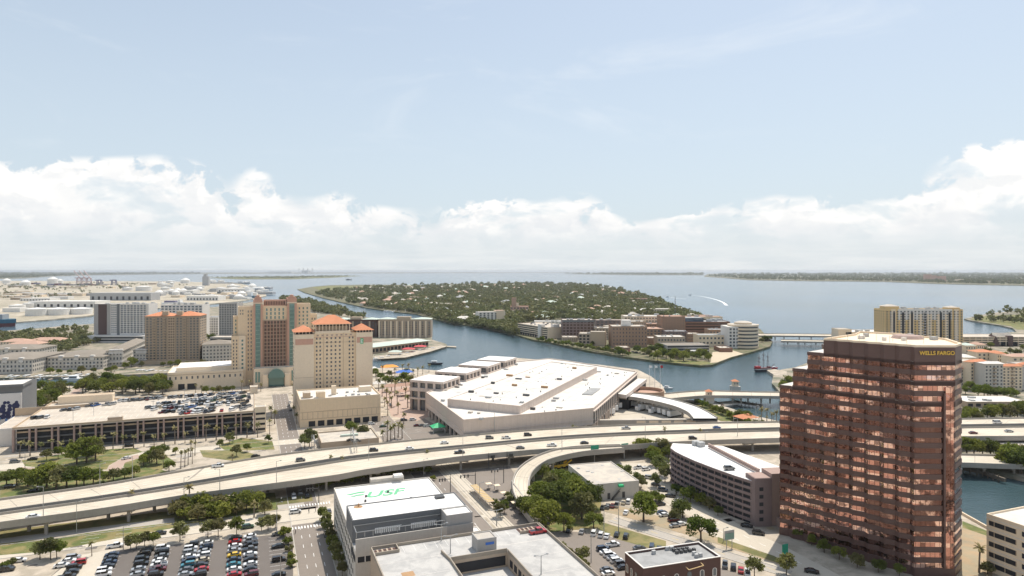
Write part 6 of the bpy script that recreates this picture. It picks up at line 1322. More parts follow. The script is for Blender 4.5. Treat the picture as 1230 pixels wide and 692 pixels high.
grove('oak', [(1160, 473, .9), (1165, 470, .8), (1175, 476, 1.), (1182, 478, 1.), (1190, 478, 1.), (1198, 479, 1.), (1206, 480, 1.), (1214, 479, .9), (1221, 477, .8)], 'rounded', 'before the riverside flats')
grove('oak', [(1170, 420, .9), (1178, 423, .9), (1186, 427, 1.), (1193, 430, 1.1), (1200, 432, 1.1), (1207, 430, .9), (1190, 419, .8), (1214, 425, .9), (1222, 428, .9), (1230, 422, .9)], 'churchyard', 'around the dark gabled church')
grove('oak', [(941, 470, .95), (946, 467, 1.05), (951, 466, .9)], 'dark', 'on the bastion by the three-masted ship')
grove('palm', [(915, 507, .9), (921, 507, .9), (927, 507, .9), (933, 507, .9)], 'fan', 'at the bank beside the copper tower')
grove('oak', [(780 + i * 5.1, 428.5 + (i % 3) * 2.6, 1.1) for i in range(15)] + [(742, 425, 1.1), (748, 427, .9), (765, 424, 1.2), (774, 425, 1.2), (783, 425, 1.3), (791, 424, 1.3), (799, 423, 1.2), (712, 415, .8), (730, 421, .8)], 'seawall', 'along the hospital waterfront')
grove('oak', [(915, 412, .8), (920, 410, .9), (925, 410, .9)], 'point', 'at the tip beside the long bridge')
grove('bush', [(128, 430, 2.2), (140, 437, 1.6), (146, 434, 1.6), (152, 431, 1.8), (44, 440, 1.8), (50, 437, 1.8), (55, 434, 1.8), (34, 447, 1.4), (165, 425, 2.4), (171, 422, 2.4)], 'garden', 'between the grey-roofed flats')

grove('bush', [(646 + i * 5.2, 409.8 + i * .86, rr_) for i, rr_ in enumerate([1.6, 2.2, 1.4, 2.4, 1.8, 1.5, 2.3, 2.6, 1.5, 1.9, 2.2, 1.4, 2.5, 1.7, 2.0, 1.6, 2.4, 1.8, 1.5, 2.2, 2.0, 1.6])], 'seawall', 'along the hospital quay')
grove('oak', [(130, 449, .9), (137, 446.5, .8), (60, 449.5, .7), (70, 449.3, .6), (84, 449, .6), (98, 448.6, .7), (112, 448, .7), (150, 443, .9), (158, 441, .9), (170, 440.5, .8), (196, 440.6, .7), (205, 440.6, .7), (214, 440.8, .7), (224, 440.8, .7), (232, 440.8, .7), (244, 441, .8), (256, 441, .8), (268, 441.5, .8)], 'quayside', 'along the marina promenade')
grove('oak', [(250, 399, 1.1), (256, 401, 1.2), (247, 409, 1.2), (254, 411, 1.1), (262, 421, 1.1), (270, 423, 1.1), (278, 411, 1.1), (247, 422, 1.), (247, 393, 1.2), (258, 391, 1.2)], 'shade', 'between towers and grand hotel')
# ---- woods that read as one mass
def inside(poly, x, y):
    c = False; j = len(poly) - 1
    for i in range(len(poly)):
        xi, yi = poly[i]; xj, yj = poly[j]
        if (yi > y) != (yj > y) and x < (xj - xi) * (y - yi) / (yj - yi) + xi: c = not c
        j = i
    return c
AVOID = []
def woods(name, label, poly, n, r0=4.4, rk=.0012, nq=34, leaf=.30, flat=.8, avoid=(), yp=1., jit=0):
    xs = [p[0] for p in poly]; ys = [p[1] for p in poly]; C = []; tries = 0
    rr = random.Random(n)
    while len(C) < n and tries < n * 12:
        tries += 1; x = rr.uniform(min(xs), max(xs)); y = min(ys) + (max(ys) - min(ys)) * rr.random() ** yp
        if not inside(poly, x, y) or any(a <= x <= b and c <= y <= d for a, b, c, d in avoid): continue
        q = G(x, y); nz = math.sin(q.x * .013) * math.cos(q.y * .011) + math.sin(q.x * .004 + 1) * .6
        if nz < -.62 and rr.random() < .8: continue
        if abs(math.sin(q.x * .021 + q.y * .004)) < .07 or abs(math.sin(q.y * .0135 - q.x * .003)) < .045:
            if rr.random() < .85: continue
        R_ = (r0 + q.y * rk) * rr.uniform(.5, 1.15) * (1.45 if rr.random() < .1 else 1); C.append((q.x, q.y, R_))
    C = np.array(C); k = len(C); d = RNG.normal(size=(k, nq, 3)); d /= np.linalg.norm(d, axis=2)[:, :, None]; d[..., 2] *= flat; d *= RNG.uniform(.55, 1.05, (k, nq, 1)); cen = d * C[:, 2][:, None, None]; cen[..., 0] += C[:, 0][:, None]; cen[..., 1] += C[:, 1][:, None]; cen[..., 2] += (C[:, 2] * .95 + 1.5)[:, None]
    V_, Q = quads_at(cen.reshape(-1, 3), np.repeat(C[:, 2] * leaf, nq)); o = bpy.data.objects.new(name, npmesh(name, V_, Q, M['far_leaves'])); put(o, None, 'stuff', label, 'woods')
DAV = [(380, 354), (390, 349.5), (440, 345.6), (470, 343.4), (526, 343), (557, 341.2), (600, 340.8), (683, 341), (715, 343.4), (747, 349), (774, 357), (806, 369), (846, 384), (840, 391), (796, 382), (750, 381), (745, 392), (714, 389), (676, 384), (640, 387), (622, 390), (612, 399), (596, 396), (575, 391), (548, 388), (520, 382), (500, 376.5), (470, 373), (440, 368.5), (410, 362)]
woods('woods', 'dense wood of broad trees covering the residential island', DAV, 8200, avoid=[(573, 609, 383, 391), (612, 636, 373, 379)])
woods('woods', 'bank of trees along the island channel edge', [(520, 384), (548, 390), (578, 394), (604, 399), (622, 405), (620, 400), (600, 392), (575, 389), (550, 385)], 330, 3.6)
woods('woods', 'park wood between the ship channel and the grey-roofed flats', [(-40, 405), (60, 399), (108, 395), (112, 407), (118, 412), (100, 416), (78, 425), (66, 428), (46, 420), (0, 412), (-40, 414)], 560, 2.6, 0.001, 40)
woods('woods', 'trees over the southern end of the hotel island', [(335, 360), (346, 358.6), (374, 363), (400, 371), (425, 379), (446, 382), (420, 384), (380, 376)], 420, 4.)
woods('woods', 'waterfront park trees across the small bay', [(1168, 386), (1176, 382), (1196, 377), (1230, 374), (1420, 376), (1420, 392), (1240, 392), (1222, 390.5), (1200, 389)], 460, 4.4)
woods('woods', 'hazy tree cover along the far bay shore', [(850, 332), (900, 335.8), (980, 337), (1060, 337.8), (1130, 340.2), (1230, 342), (1420, 346), (1420, 328.6), (1050, 328.8), (870, 329.4)], 5200, 5., .0011, 16, .42, .7)
woods('woods', 'hazy trees on the narrow far point', [(676, 329), (760, 330.2), (845, 330.4), (845, 329), (760, 328.7)], 700, 5., .0009, 12, .5, .6)
woods('woods', 'scrub on the low island in the bay', [(252, 333.4), (290, 335), (350, 334.8), (400, 333), (430, 331.6), (400, 331.3), (350, 332.3), (290, 332.7)], 700, 2., .0006, 14, .4, .6)
woods('woods', 'hazy mangrove shore beyond the port', [(-100, 335.6), (28, 334), (60, 332), (100, 330.6), (170, 329.7), (240, 329.1), (240, 328.1), (-100, 328.1)], 2600, 5., .0009, 12, .5, .6)
woods('woods', 'scattered scrub through the port land', [(-60, 362), (110, 356), (110, 350), (200, 345), (250, 342), (60, 340), (-60, 342)], 260, 3., .001, 18)

# ---- houses on the wooded island
hw = {}
for i in range(430):
    rr = random; x = rr.uniform(395, 840); y = rr.uniform(343.5, 389)
    if not inside(DAV, x, y) or (y > 372 and 570 < x < 640): continue
    c = G(x, y); k = rr.choice(['white_roof', 'tan_roof', 'tan_roof', 'pale_terracotta', 'pale_terracotta', 'grey_roof', 'grey_roof', 'green_roof'])
    nm = {'white_roof': 'white-roofed', 'tan_roof': 'tan-roofed', 'pale_terracotta': 'rosy-roofed', 'grey_roof': 'grey-roofed', 'green_roof': 'mint-roofed'}[k]
    s = rr.uniform(.55, 1.15) * (1 + c.y / 7000); key = (k, rr.randrange(3))
    t = thing('island_house', f'{nm} house half hidden in the trees of the residential island', 'house', c, f'{nm} houses on the residential island'); t.scale = (s, s, s); t.rotation_euler = (0, 0, rr.choice([.2, .2 + math.pi / 2, .9]))
    if key not in hw:
        w_, d_ = 16 + key[1] * 5, 12 + key[1] * 2; hw[key] = (B().prism([(-w_ / 2, -d_ / 2), (w_ / 2, -d_ / 2), (w_ / 2, d_ / 2), (-w_ / 2, d_ / 2)], 0, 6.5).mesh('wall', (0, 0, 0), [M['cream_pale']]), B().hip(Vector((-w_ / 2, -d_ / 2, 0)), XU, w_, XV, d_, 6.5, 10.5, 1.).mesh('roof', (0, 0, 0), [M[k]]))
    for n_, me in zip(('wall', 'roof'), hw[key]): o = bpy.data.objects.new(n_, me); COL.objects.link(o); o.parent = t

# ================================================================ vehicles
PAINT = {'white': (.78, .78, .77), 'silver': (.45, .46, .47), 'grey': (.16, .165, .17), 'black': (.018, .018, .02), 'red': (.42, .015, .02), 'maroon': (.13, .015, .02), 'navy': (.02, .035, .07), 'blue': (.03, .10, .30), 'teal': (.03, .20, .26), 'yellow': (.75, .48, .02), 'cream': (.55, .47, .34), 'orange': (.7, .2, .03), 'green': (.03, .09, .05)}
for k, c in PAINT.items():
    m = bpy.data.materials.new('paint_' + k); m.use_nodes = True; b = m.node_tree.nodes['Principled BSDF']; b.inputs['Base Color'].default_value = (*c, 1); b.inputs['Roughness'].default_value = .25; b.inputs['Coat Weight'].default_value = .6; b.inputs['Metallic'].default_value = .3 if k in ('silver', 'grey') else 0.; M['paint_' + k] = m
CM = {}
def car_meshes(kind, col):
    if (kind, col) in CM: return CM[(kind, col)]
    b = B(); g = B(); w = .90
    spec = {'sedan': (2.3, [(-2.3, .55), (-2.25, .92), (-1.5, .98), (-1.35, 1.0), (1.0, 1.0), (2.05, .86), (2.3, .62)], (-1.75, -1.0, .55, 1.25), 1.42), 'suv': (2.3, [(-2.3, .6), (-2.28, 1.08), (-1.8, 1.1), (.95, 1.1), (2.1, .98), (2.3, .7)], (-2.2, -1.95, .6, 1.25), 1.75),
            'pickup': (2.7, [(-2.7, .6), (-2.7, 1.08), (-.6, 1.08), (1.4, 1.08), (2.5, .98), (2.7, .7)], (-.65, -.45, 1.0, 1.6), 1.8), 'van': (2.6, [(-2.6, .5), (-2.6, 1.2), (1.2, 1.2), (2.4, 1.05), (2.6, .7)], (-2.55, -2.45, 1.1, 1.7), 2.05)}[kind]
    L, prof, (c0, c1, c2, c3), top = spec; low = .30
    pts = prof; lo = [(L, low), (-L, low)]
    ring = pts + lo
    for sgn in (-1, 1): b.face([(x, sgn * w, z) for x, z in (ring if sgn < 0 else ring[::-1])][::1])
    for (x0, z0), (x1, z1) in zip(ring, ring[1:] + ring[:1]): b.face([(x0, -w, z0), (x0, w, z0), (x1, w, z1), (x1, -w, z1)])
    bz = pts[len(pts) // 2][1]; wi = w * .78
    lowr = [(c0, -w * .95), (c3, -w * .95), (c3, w * .95), (c0, w * .95)]; upr = [(c1, -wi), (c2, -wi), (c2, wi), (c1, wi)]
    for i in range(4): j = (i + 1) % 4; g.face([(*lowr[i], bz - .02), (*lowr[j], bz - .02), (*upr[j], top - .04), (*upr[i], top - .04)])
    o_ = .04; b.prism([(c1 - o_, -wi - o_), (c2 + o_, -wi - o_), (c2 + o_, wi + o_), (c1 - o_, wi + o_)], top - .045, top)
    for sgn in (-1, 1):
        for t in (.45,): xm = c0 + (c3 - c0) * t; xt = c1 + (c2 - c1) * t; b.face([(xm - .06, sgn * (w * .955 + .003), bz), (xm + .06, sgn * (w * .955 + .003), bz), (xt + .06, sgn * (wi + .02), top - .03), (xt - .06, sgn * (wi + .02), top - .03)])
    if kind == 'pickup': g.prism([(-2.55, -.75), (-.75, -.75), (-.75, .75), (-2.55, .75)], 1.083, 1.09)
    wh = B(); n = 10
    for i in range(n):
        t0, t1 = 2 * math.pi * i / n, 2 * math.pi * (i + 1) / n; p = lambda t, y: (.33 * math.cos(t), y, .33 * math.sin(t)); wh.face([p(t0, -.11), p(t1, -.11), p(t1, .11), p(t0, .11)])
    for y in (-.11, .11): wh.face([(.33 * math.cos(2 * math.pi * i / n), y, .33 * math.sin(2 * math.pi * i / n)) for i in range(n)])
    if 'wheel' not in CM: CM['wheel'] = wh.mesh('wheel', (0, 0, 0), [M['rubber']])
    lt = B()
    for sgn in (-1, 1): lt.prism([(L - .25, sgn * .62 - .18), (L + .01, sgn * .62 - .18), (L + .01, sgn * .62 + .18), (L - .25, sgn * .62 + .18)], .62, .76)
    CM[(kind, col)] = (b.mesh('body', (0, 0, 0), [M['paint_' + col]]), g.mesh('window', (0, 0, 0), [M['car_glass']]), L); return CM[(kind, col)]
NCAR = [0]
def car(kind, col, c, ang, label, near=True, group=None):
    b, g, L = car_meshes(kind, col); NCAR[0] += 1
    t = thing({'sedan': 'parked_car', 'suv': 'parked_car', 'pickup': 'pickup_truck', 'van': 'van'}[kind], label, {'sedan': 'car', 'suv': 'car', 'pickup': 'pickup truck', 'van': 'van'}[kind], c, group); t.rotation_euler = (0, 0, ang)
    for nm, me in (('body', b), ('window', g)): o = bpy.data.objects.new(nm, me); COL.objects.link(o); o.parent = t
    if near:
        for x in (-L * .62, L * .62):
            for y in (-.82, .82): o = bpy.data.objects.new('wheel', CM['wheel']); COL.objects.link(o); o.parent = t; o.location = (x, y, .33)
    return t
AU = math.atan2(U.y, U.x); AV = math.atan2(V.y, V.x)
RN = ['outermost row by the pale kerb', 'second row, on pale concrete', 'third row, by the lamp', 'fourth row, backing onto the third', 'fifth row, across the second aisle', 'sixth row, backing onto the fifth', 'seventh row, with the yellow car', 'eighth row, behind the yellow car', 'short last row by the hedge']
for k, (bt, tp, cs) in enumerate(ROWS):
    cs = cs.split(); a, b_ = G(*bt), G(*tp); n = len(cs); rr = random.Random(k)
    for i, cc in enumerate(cs):
        p = b_.lerp(a, i / (n - 1)) if n > 1 else a
        p = p + U * rr.uniform(-.25, .25); kind = rr.choice(['sedan', 'sedan', 'suv', 'suv', 'pickup' if rr.random() < .3 else 'sedan'])
        if k == 6: kind = 'sedan'
        car(kind, cc, (p.x, p.y, .03), AU + (math.pi if rr.random() < .5 else 0) + rr.uniform(-.03, .03), f'{cc} {"pickup" if kind == "pickup" else "car" if kind == "sedan" else "tall car"}, {ordw(i)} from the tree end of the {RN[k]}', True, 'cars in the striped car park')
st = B()
def singles(items, group, z=.03):
    for it in items:
        x, y, kind, col, hd, place = it[:6]; zz = it[6] if len(it) > 6 else z; c = G(x, y, zz)
        ang = {'a': AU, 'A': AU + math.pi, 'b': AV, 'B': AV + math.pi}.get(hd, hd) if isinstance(hd, str) else hd
        car(kind, col, c, ang, f'{col} {dict(sedan="car", suv="tall car", pickup="pickup", van="van")[kind]} {place}', y > 500, group)
HW = math.atan2(.20, 1.)
singles([(22.4, 675, 'sedan', 'white', 'a', 'driving on the pale cross street beyond the kerb trees'), (8, 686, 'suv', 'black', 'a', 'under the trees at the picture corner'), (74, 681, 'sedan', 'white', 'a', 'parked alone ahead of the red one'), (82, 675.5, 'sedan', 'white', 'a', 'beside the lone white one near the short palm'), (88, 671.5, 'suv', 'silver', 'a', 'third in the pale group near the short palm'),
         (138.5, 657.5, 'pickup', 'white', 'a', 'stopped at the lamp on the cross street'), (192, 642, 'sedan', 'black', 'a', 'on the cross street between the trees'), (297.6, 634.5, 'suv', 'green', 'a', 'on the cross street near the crossing'), (355, 616.5, 'suv', 'white', 'a', 'turning through the crossing'), (353, 598.5, 'suv', 'white', 'B', 'waiting under the expressway edge'), (360.6, 592.5, 'sedan', 'silver', 'B', 'just out of the expressway shadow'), (369, 597, 'suv', 'black', 'B', 'waiting beside the white one at the crossing'),
         (395, 615.5, 'sedan', 'grey', 'b', 'at the kerb by the corner of the white-roofed office'), (392, 643.5, 'suv', 'grey', 'b', 'second at the kerb along the white-roofed office'), (397, 658.5, 'sedan', 'silver', 'b', 'third at the kerb along the white-roofed office'),
         (12, 586, 'suv', 'black', 'a', 'parked under the trees behind the expressway'), (40, 591, 'sedan', 'black', 'a', 'in the shade behind the expressway'), (152, 551.5, 'sedan', 'white', .9, 'climbing the loop of the ramp road'), (155, 536.5, 'suv', 'black', 'a', 'at the foot of the parking structure'), (18, 556, 'suv', 'grey', 'a', 'on the road by the arena side lawn'), (39, 552.6, 'sedan', 'black', 'a', 'passing the young tree below the parking structure'), (52, 560, 'sedan', 'navy', 'a', 'on the far edge of the oak lawn'),
         (307, 549, 'sedan', 'black', 'a', 'in the dry bend of the ramp road'), (301, 521, 'suv', 'grey', 'a', 'beside the end stair of the parking structure'), (348, 484, 'sedan', 'white', 'b', 'first at the podium side of the hotel street'), (347, 488, 'suv', 'silver', 'b', 'second at the podium side of the hotel street'), (349, 493.5, 'sedan', 'black', 'b', 'third at the podium side of the hotel street'), (446, 510, 'suv', 'white', 'a', 'in front of the podium arcade end'), (445, 522, 'pickup', 'black', 'b', 'by the low wide trees at the tan car deck'), (469, 487.5, 'suv', 'grey', 'B', 'on the palm street beyond the podium'),
         (485, 505.5, 'suv', 'black', 'a', 'heading the queue beside the palm street'), (496, 505, 'suv', 'white', 'a', 'behind the black one beside the palm street'), (501, 512, 'sedan', 'maroon', 'a', 'first of three by the green awning'), (507, 512, 'sedan', 'grey', 'a', 'second of three by the green awning'), (513, 512.5, 'suv', 'white', 'a', 'third of three by the green awning'), (460, 513, 'sedan', 'green', 'a', 'beside the palm median'), (428, 531, 'pickup', 'grey', 'a', 'on top of the low tan car deck', 4.), (421, 530, 'sedan', 'black', 'a', 'second on top of the low tan car deck', 4.)], 'cars on the streets')
singles([(40, 622, 'sedan', 'white', 'a', 'alone at the start of the near carriageway', 7.05), (262, 561, 'pickup', 'white', 'a', 'with an orange load on the far carriageway', 7.05), (361, 554, 'suv', 'grey', 'a', 'on the far carriageway below the hotel street', 7.05), (449, 542, 'suv', 'black', HW, 'on the far carriageway before the clustered palms', 7.05), (492, 540, 'sedan', 'white', HW, 'following the black one on the far carriageway', 7.05), (534, 533, 'sedan', 'white', HW, 'on the far carriageway by the hall corner', 7.05),
         (552, 544.5, 'pickup', 'black', HW, 'on the near carriageway above the tram street', 7.05), (588, 527, 'suv', 'grey', .1, 'on the far carriageway below the white hall', 7.05), (608, 527, 'pickup', 'white', .1, 'towing on the far carriageway', 7.05), (634, 523.5, 'suv', 'black', .1, 'on the far carriageway mid way along the hall', 7.05), (625, 539, 'sedan', 'grey', .1, 'on the near carriageway before the ramp splits', 7.05), (663, 536, 'pickup', 'white', .1, 'at the ramp split', 7.05), (752, 515.5, 'pickup', 'silver', .05, 'beyond the bushy median trees', 7.05), (702, 533, 'sedan', 'black', .1, 'in the merge of the curved ramp', 7.05), (832, 527.5, 'suv', 'black', .03, 'beside the thin palm above the mauve garage', 7.05), (861, 514.5, 'sedan', 'blue', .03, 'on the far carriageway near the boathouse roof', 7.05),
         (1169, 521, 'sedan', 'maroon', .02, 'on the near carriageway beyond the copper tower', 7.05), (1212, 519, 'sedan', 'silver', .02, 'second on the near carriageway beyond the copper tower', 7.05), (1198, 508.5, 'van', 'white', .02, 'on the far carriageway beyond the copper tower', 7.05)], 'cars on the expressway')
LA = -.38
singles([(684, 638.5, 'suv', 'black', 1.2, 'under the grove at the back of the paved lot'), (699, 640, 'sedan', 'silver', 1.25, 'second in the back line of the paved lot'), (713.5, 642, 'suv', 'white', 1.25, 'third in the back line of the paved lot'), (722, 644, 'suv', 'white', 1.25, 'fourth in the back line of the paved lot'), (729, 645.5, 'sedan', 'white', 1.25, 'fifth in the back line of the paved lot'), (741, 643.5, 'sedan', 'black', 1.25, 'in the weeds behind the paved lot'), (752, 646, 'suv', 'black', 1.25, 'last in the back line of the paved lot'), (768, 660, 'sedan', 'grey', .25, 'alone near the brick block corner'),
         (724, 661, 'suv', 'navy', .3, 'leading the double line in the paved lot'), (736, 656, 'pickup', 'white', .3, 'beside the navy one in the paved lot'), (728, 665, 'sedan', 'white', .3, 'second of the double line in the paved lot'), (732.5, 668.5, 'suv', 'white', .3, 'third of the double line in the paved lot'), (736.5, 672, 'sedan', 'silver', .3, 'fourth of the double line in the paved lot'), (741, 675.5, 'suv', 'white', .3, 'fifth of the double line in the paved lot'), (746, 679, 'suv', 'grey', .3, 'sixth of the double line in the paved lot'), (749, 683.5, 'sedan', 'black', .3, 'against the brick block wall'), (729, 686, 'sedan', 'grey', .3, 'by the hedge of the grey garage'), (731, 691, 'sedan', 'white', .3, 'at the hedge end of the grey garage'),
         (783, 660, 'van', 'navy', 1.3, 'behind the brick block by the track'), (792, 661, 'sedan', 'black', 1.3, 'next to the navy van by the track'),
         (724, 611, 'sedan', 'black', 1.25, 'first below the workshop stair'), (730, 610, 'suv', 'grey', 1.25, 'second below the workshop stair'), (736, 609, 'sedan', 'maroon', 1.25, 'third below the workshop stair'), (741, 608, 'pickup', 'silver', 1.25, 'fourth below the workshop stair'), (749, 605, 'sedan', 'cream', 1.25, 'fifth below the workshop stair'), (755, 604, 'suv', 'white', 1.25, 'sixth below the workshop stair'), (752, 617, 'sedan', 'white', 1.2, 'beside the free-standing round tree'),
         (793, 607, 'suv', 'black', .3, 'by the small twin oaks'), (795, 617, 'sedan', 'navy', .3, 'second by the small twin oaks'), (798, 620, 'sedan', 'white', .3, 'third by the small twin oaks'), (809, 626, 'suv', 'maroon', .3, 'under the paired oaks above the track'), (811, 633, 'sedan', 'silver', .3, 'at the verge under the paired oaks'), (818, 631, 'sedan', 'white', .3, 'second at the verge under the paired oaks'), (856, 638, 'sedan', 'silver', .3, 'beyond the big oak on the wide road'),
         (897, 633, 'sedan', 'black', LA, 'in the shadow of the mauve garage'), (911, 642, 'suv', 'black', LA, 'at the kerb by the copper tower corner'), (767, 563, 'pickup', 'white', 'a', 'in the lane behind the workshop'), (776, 565, 'suv', 'white', 'a', 'second in the lane behind the workshop'), (788, 583, 'sedan', 'grey', LA, 'at the kerb before the mauve garage'), (796, 590, 'suv', 'navy', LA, 'second at the kerb before the mauve garage'), (805, 597, 'sedan', 'black', LA, 'third at the kerb before the mauve garage'), (816, 603, 'sedan', 'silver', LA, 'fourth at the kerb before the mauve garage'), (780, 575, 'suv', 'silver', LA, 'by the dark hedge in the lane'),
         (871, 680, 'pickup', 'grey', 1.25, 'first beyond the brick block'), (881, 683, 'suv', 'black', 1.25, 'second beyond the brick block'), (890, 686.5, 'sedan', 'red', 1.25, 'third beyond the brick block'), (898, 690, 'pickup', 'white', 1.25, 'last beyond the brick block'), (975, 688, 'sedan', 'black', LA, 'at the foot of the copper tower facade'),
         (646, 640.5, 'pickup', 'red', AU, 'alone on the roof of the grey parking deck', 17.72), (876, 564, 'suv', 'grey', .1, 'alone on the white deck of the mauve garage', 17.46)], 'cars near the copper tower lots')
rq = random.Random(77)
for i in range(34):
    k = i / 33; x = 645 + k * 140 + rq.uniform(-1, 1); y = 408.5 + k * 19.5 + rq.uniform(-.6, .6) - 1.2; cc = rq.choice(['white', 'silver', 'grey', 'black', 'white', 'red', 'navy'])
    car('suv' if rq.random() < .5 else 'sedan', cc, G(x, y, .03), -.3 + rq.choice([0, 1.5]), f'{cc} car, {ordw(i)} from the island garage along the hospital seawall', False, 'cars along the hospital seawall')
# cars on the long parking structure
rr = random.Random(21); s = LDECK; cols = ['white'] * 6 + ['silver'] * 6 + ['black'] * 6 + ['grey'] * 5 + ['navy'] * 2 + ['red', 'maroon', 'blue', 'cream', 'green']
CR = ['first', 'second', 'third', 'fourth', 'fifth', 'sixth', 'seventh']
def deck_row(b_, a0, a1, p, rowname, k0=3.05):
    n = 0; a = a0
    while a < a1:
        if rr.random() < p:
            q = s.p(a, b_); cc = rr.choice(cols); kd = rr.choice(['sedan', 'suv', 'suv', 'pickup']); car(kd, cc, (q.x, q.y, s.z - .58), AV + rr.choice([-.7, -.7, math.pi - .7, .0]) + rr.uniform(-.1, .1), f'{cc} {"pickup" if kd == "pickup" else "car"}, {ordw(n)} from arena end, {rowname}, long parking structure', False, 'cars on the long parking structure').scale = (1.12, 1.12, 1.12); n += 1
        a += k0
for j, (b_, a0, a1, p) in enumerate(((9, 84, 118, .6), (17, 72, 121, .62), (28, 66, 121, .72), (35, 62, 121, .8), (46, 66, 121, .8), (53, 84, 121, .95), (68, 56, 118, .9))): deck_row(b_, a0, a1, p, CR[j] + ' crowded row')
deck_row(26, 4, 12, .9, 'short row by the ramp wall'); deck_row(46, 14, 22, .95, 'short row by the park corner'); deck_row(56, 26, 40, .85, 'dark row below the roof stair house'); deck_row(66, 42, 58, .9, 'back row beyond the roof stair house')
for i in range(14):
    q = HG.p(8 + i * 6, rr.choice([10, 22, 36]), 0); cc = rr.choice(['white', 'silver', 'grey', 'navy']); car('suv', cc, (q.x, q.y, 16.45), 1., f'{cc} car, {ordw(i)} from the island end on the waterfront hospital garage roof', False, 'cars on the hospital garage roof')
# trailers in the loading yard
def trailer(c, ang, L, label, cab=False, boxc='boat_white'):
    t = thing('box_trailer', label, 'trailer', c); u = Vector((math.cos(ang), math.sin(ang), 0)); v = Vector((-u.y, u.x, 0)); B().cbox(c, L, 3.0, 1.2, 4.6, u, v).build('box', boxc, t); B().cbox(c, L * .96, 2.2, .7, 1.2, u, v).build('chassis', 'dark_metal', t)
    for a in (-L * .38, -L * .3, L * .36): 
        for b_ in (-1.3, 1.3): q = c + u * a + v * b_; B().cbox(q, 1., .4, 0.02, 1.0, u, v).build('wheel', 'rubber', t)
    if cab: q = c - u * (L / 2 + 1.9); B().cbox(q, 2.6, 2.8, .7, 3.4, u, v).build('cab', boxc, t)
for i, (x, y) in enumerate(((764, 488), (771, 488.5), (777, 492), (786, 492.5), (793, 495), (800, 496.5), (806, 498.5), (812, 500.5))): trailer(G(x, y), .62, 15, f'white box trailer, {ordw(i)} from the hall, under the curved ramp', i in (2, 4))
for i, (x, y) in enumerate(((724, 499), (728, 495), (733, 491.5))): trailer(G(x, y), .2, 17, ['white trailer backed against the hall beside the yard posts', 'middle of three white trailers backed against the hall', 'white trailer backed against the hall next to the yellow loader'][i])
def digger(c, label):
    t = thing('loader', label, 'loader', c); B().cbox(c, 5, 2.6, .8, 2.2).build('body', 'yellow_machine', t); B().cbox(c - U, 1.8, 2, 2.2, 3.6).build('cab', 'car_glass', t); B().beam(c + U * 2 + Vector((0, 0, 2)), c + U * 5 + Vector((0, 0, 3.6)), .3).build('arm', 'yellow_machine', t)
    for a in (-1.6, 1.6): B().cbox(c + U * a, 1.4, 3, .02, 1.3).build('wheel', 'rubber', t)
digger(G(740, 485), 'yellow loader among the trailers by the hall'); digger(G(747, 487.5), 'second yellow loader beside the first in the yard'); digger(G(676, 562), 'yellow machine parked behind the pale workshop'); digger(G(670, 563), 'yellow machine at the ramp side of the workshop')

# ================================================================ poles, signs, small things
def lamp(x, yb, h, label, z=0., arm=1, double=False):
    c = G(x, yb, z); t = thing('street_lamp', label, 'street lamp', c); B().cyl(c, .17, z, z + h, 6, .09).build('pole', 'steel', t); b = B()
    for s_ in ((-1, 1) if double else (arm,)): e = c + U * 1.8 * s_; b.beam((c.x, c.y, z + h - .2), (e.x, e.y, z + h + .15), .06); b.beam((e.x - .35, e.y, z + h + .12), (e.x + .35, e.y, z + h + .12), .14)
    b.build('lamp_head', 'steel', t)
for i, (x, yb, h, z) in enumerate(((52, 621, 11.5, 7), (92, 640, 12, 0), (159, 577, 11, 7), (221, 597, 8, 7), (264, 592, 10, 7), (332, 587, 12, 5), (443, 553, 11, 7), (556, 549, 10.5, 7), (594, 520, 12, 7), (675, 542, 12.5, 7), (775, 527, 12, 7), (847, 545, 12, 0), (886, 524, 10, 7), (908, 507, 10, 7), (1030, 520, 10, 7), (120, 585, 10, 7))):
    lamp(x, yb, h, f'tall slim lamp pole, {ordw(i)} from the arena side along the expressway', z, 1 if i % 2 else -1)
for x, yb, h, lab in ((148, 661, 8.5, 'lamp at the head of the third car row'), (332.5, 642, 12, 'dark utility pole at the crossing corner of the car park'), (337, 696, 8, 'lamp among the empty stalls by the hedge'), (725.5, 640, 10, 'first of two poles on the weedy slope'), (743, 641, 12, 'second of two poles on the weedy slope'), (710, 676, 9, 'pole in the hedge of the paved car park'), (576, 602, 8, 'slim pole beside the tram tracks'), (594, 588, 9, 'slim pole at the tram platform tip'), (509, 571, 8, 'slim pole behind the white-roofed office'), (869, 651, 5, 'road lamp on the strip of yellow grass'), (30, 565, 9, 'lamp at the oak lawn'), (203, 527, 9, 'lamp below the parking structure middle'), (245, 523, 9, 'lamp below the crowded end of the parking structure')): lamp(x, yb, h, lab)
for x, yb, lab in ((530, 650, 'twin lamp on the back parapet of the grey parking deck'), (596.5, 632, 'twin lamp behind the roof house of the grey parking deck'), (650, 690, 'twin lamp above the sunken bay of the grey parking deck'), (541, 665, 'twin lamp at the sunken bay corner')): lamp(x, yb, 5.2, lab, 17.7, double=True)
def signal(x, y, label, dx):
    c = G(x, y); t = thing('traffic_signal', label, 'traffic signal', c); B().cyl(c, .18, 0, 7, 6).cyl(c, .1, 7, 8.4, 6).build('mast', 'dark_metal', t); b = B(); e = c + U * dx; b.beam((c.x, c.y, 6.2), (e.x, e.y, 6.6), .1); b.build('arm', 'dark_metal', t)
    for k in (.5, .75, 1.): q = c.lerp(e, k); B().cbox(q, .5, .4, 5.5, 6.9).build('signal_head', 'dark_metal', t)
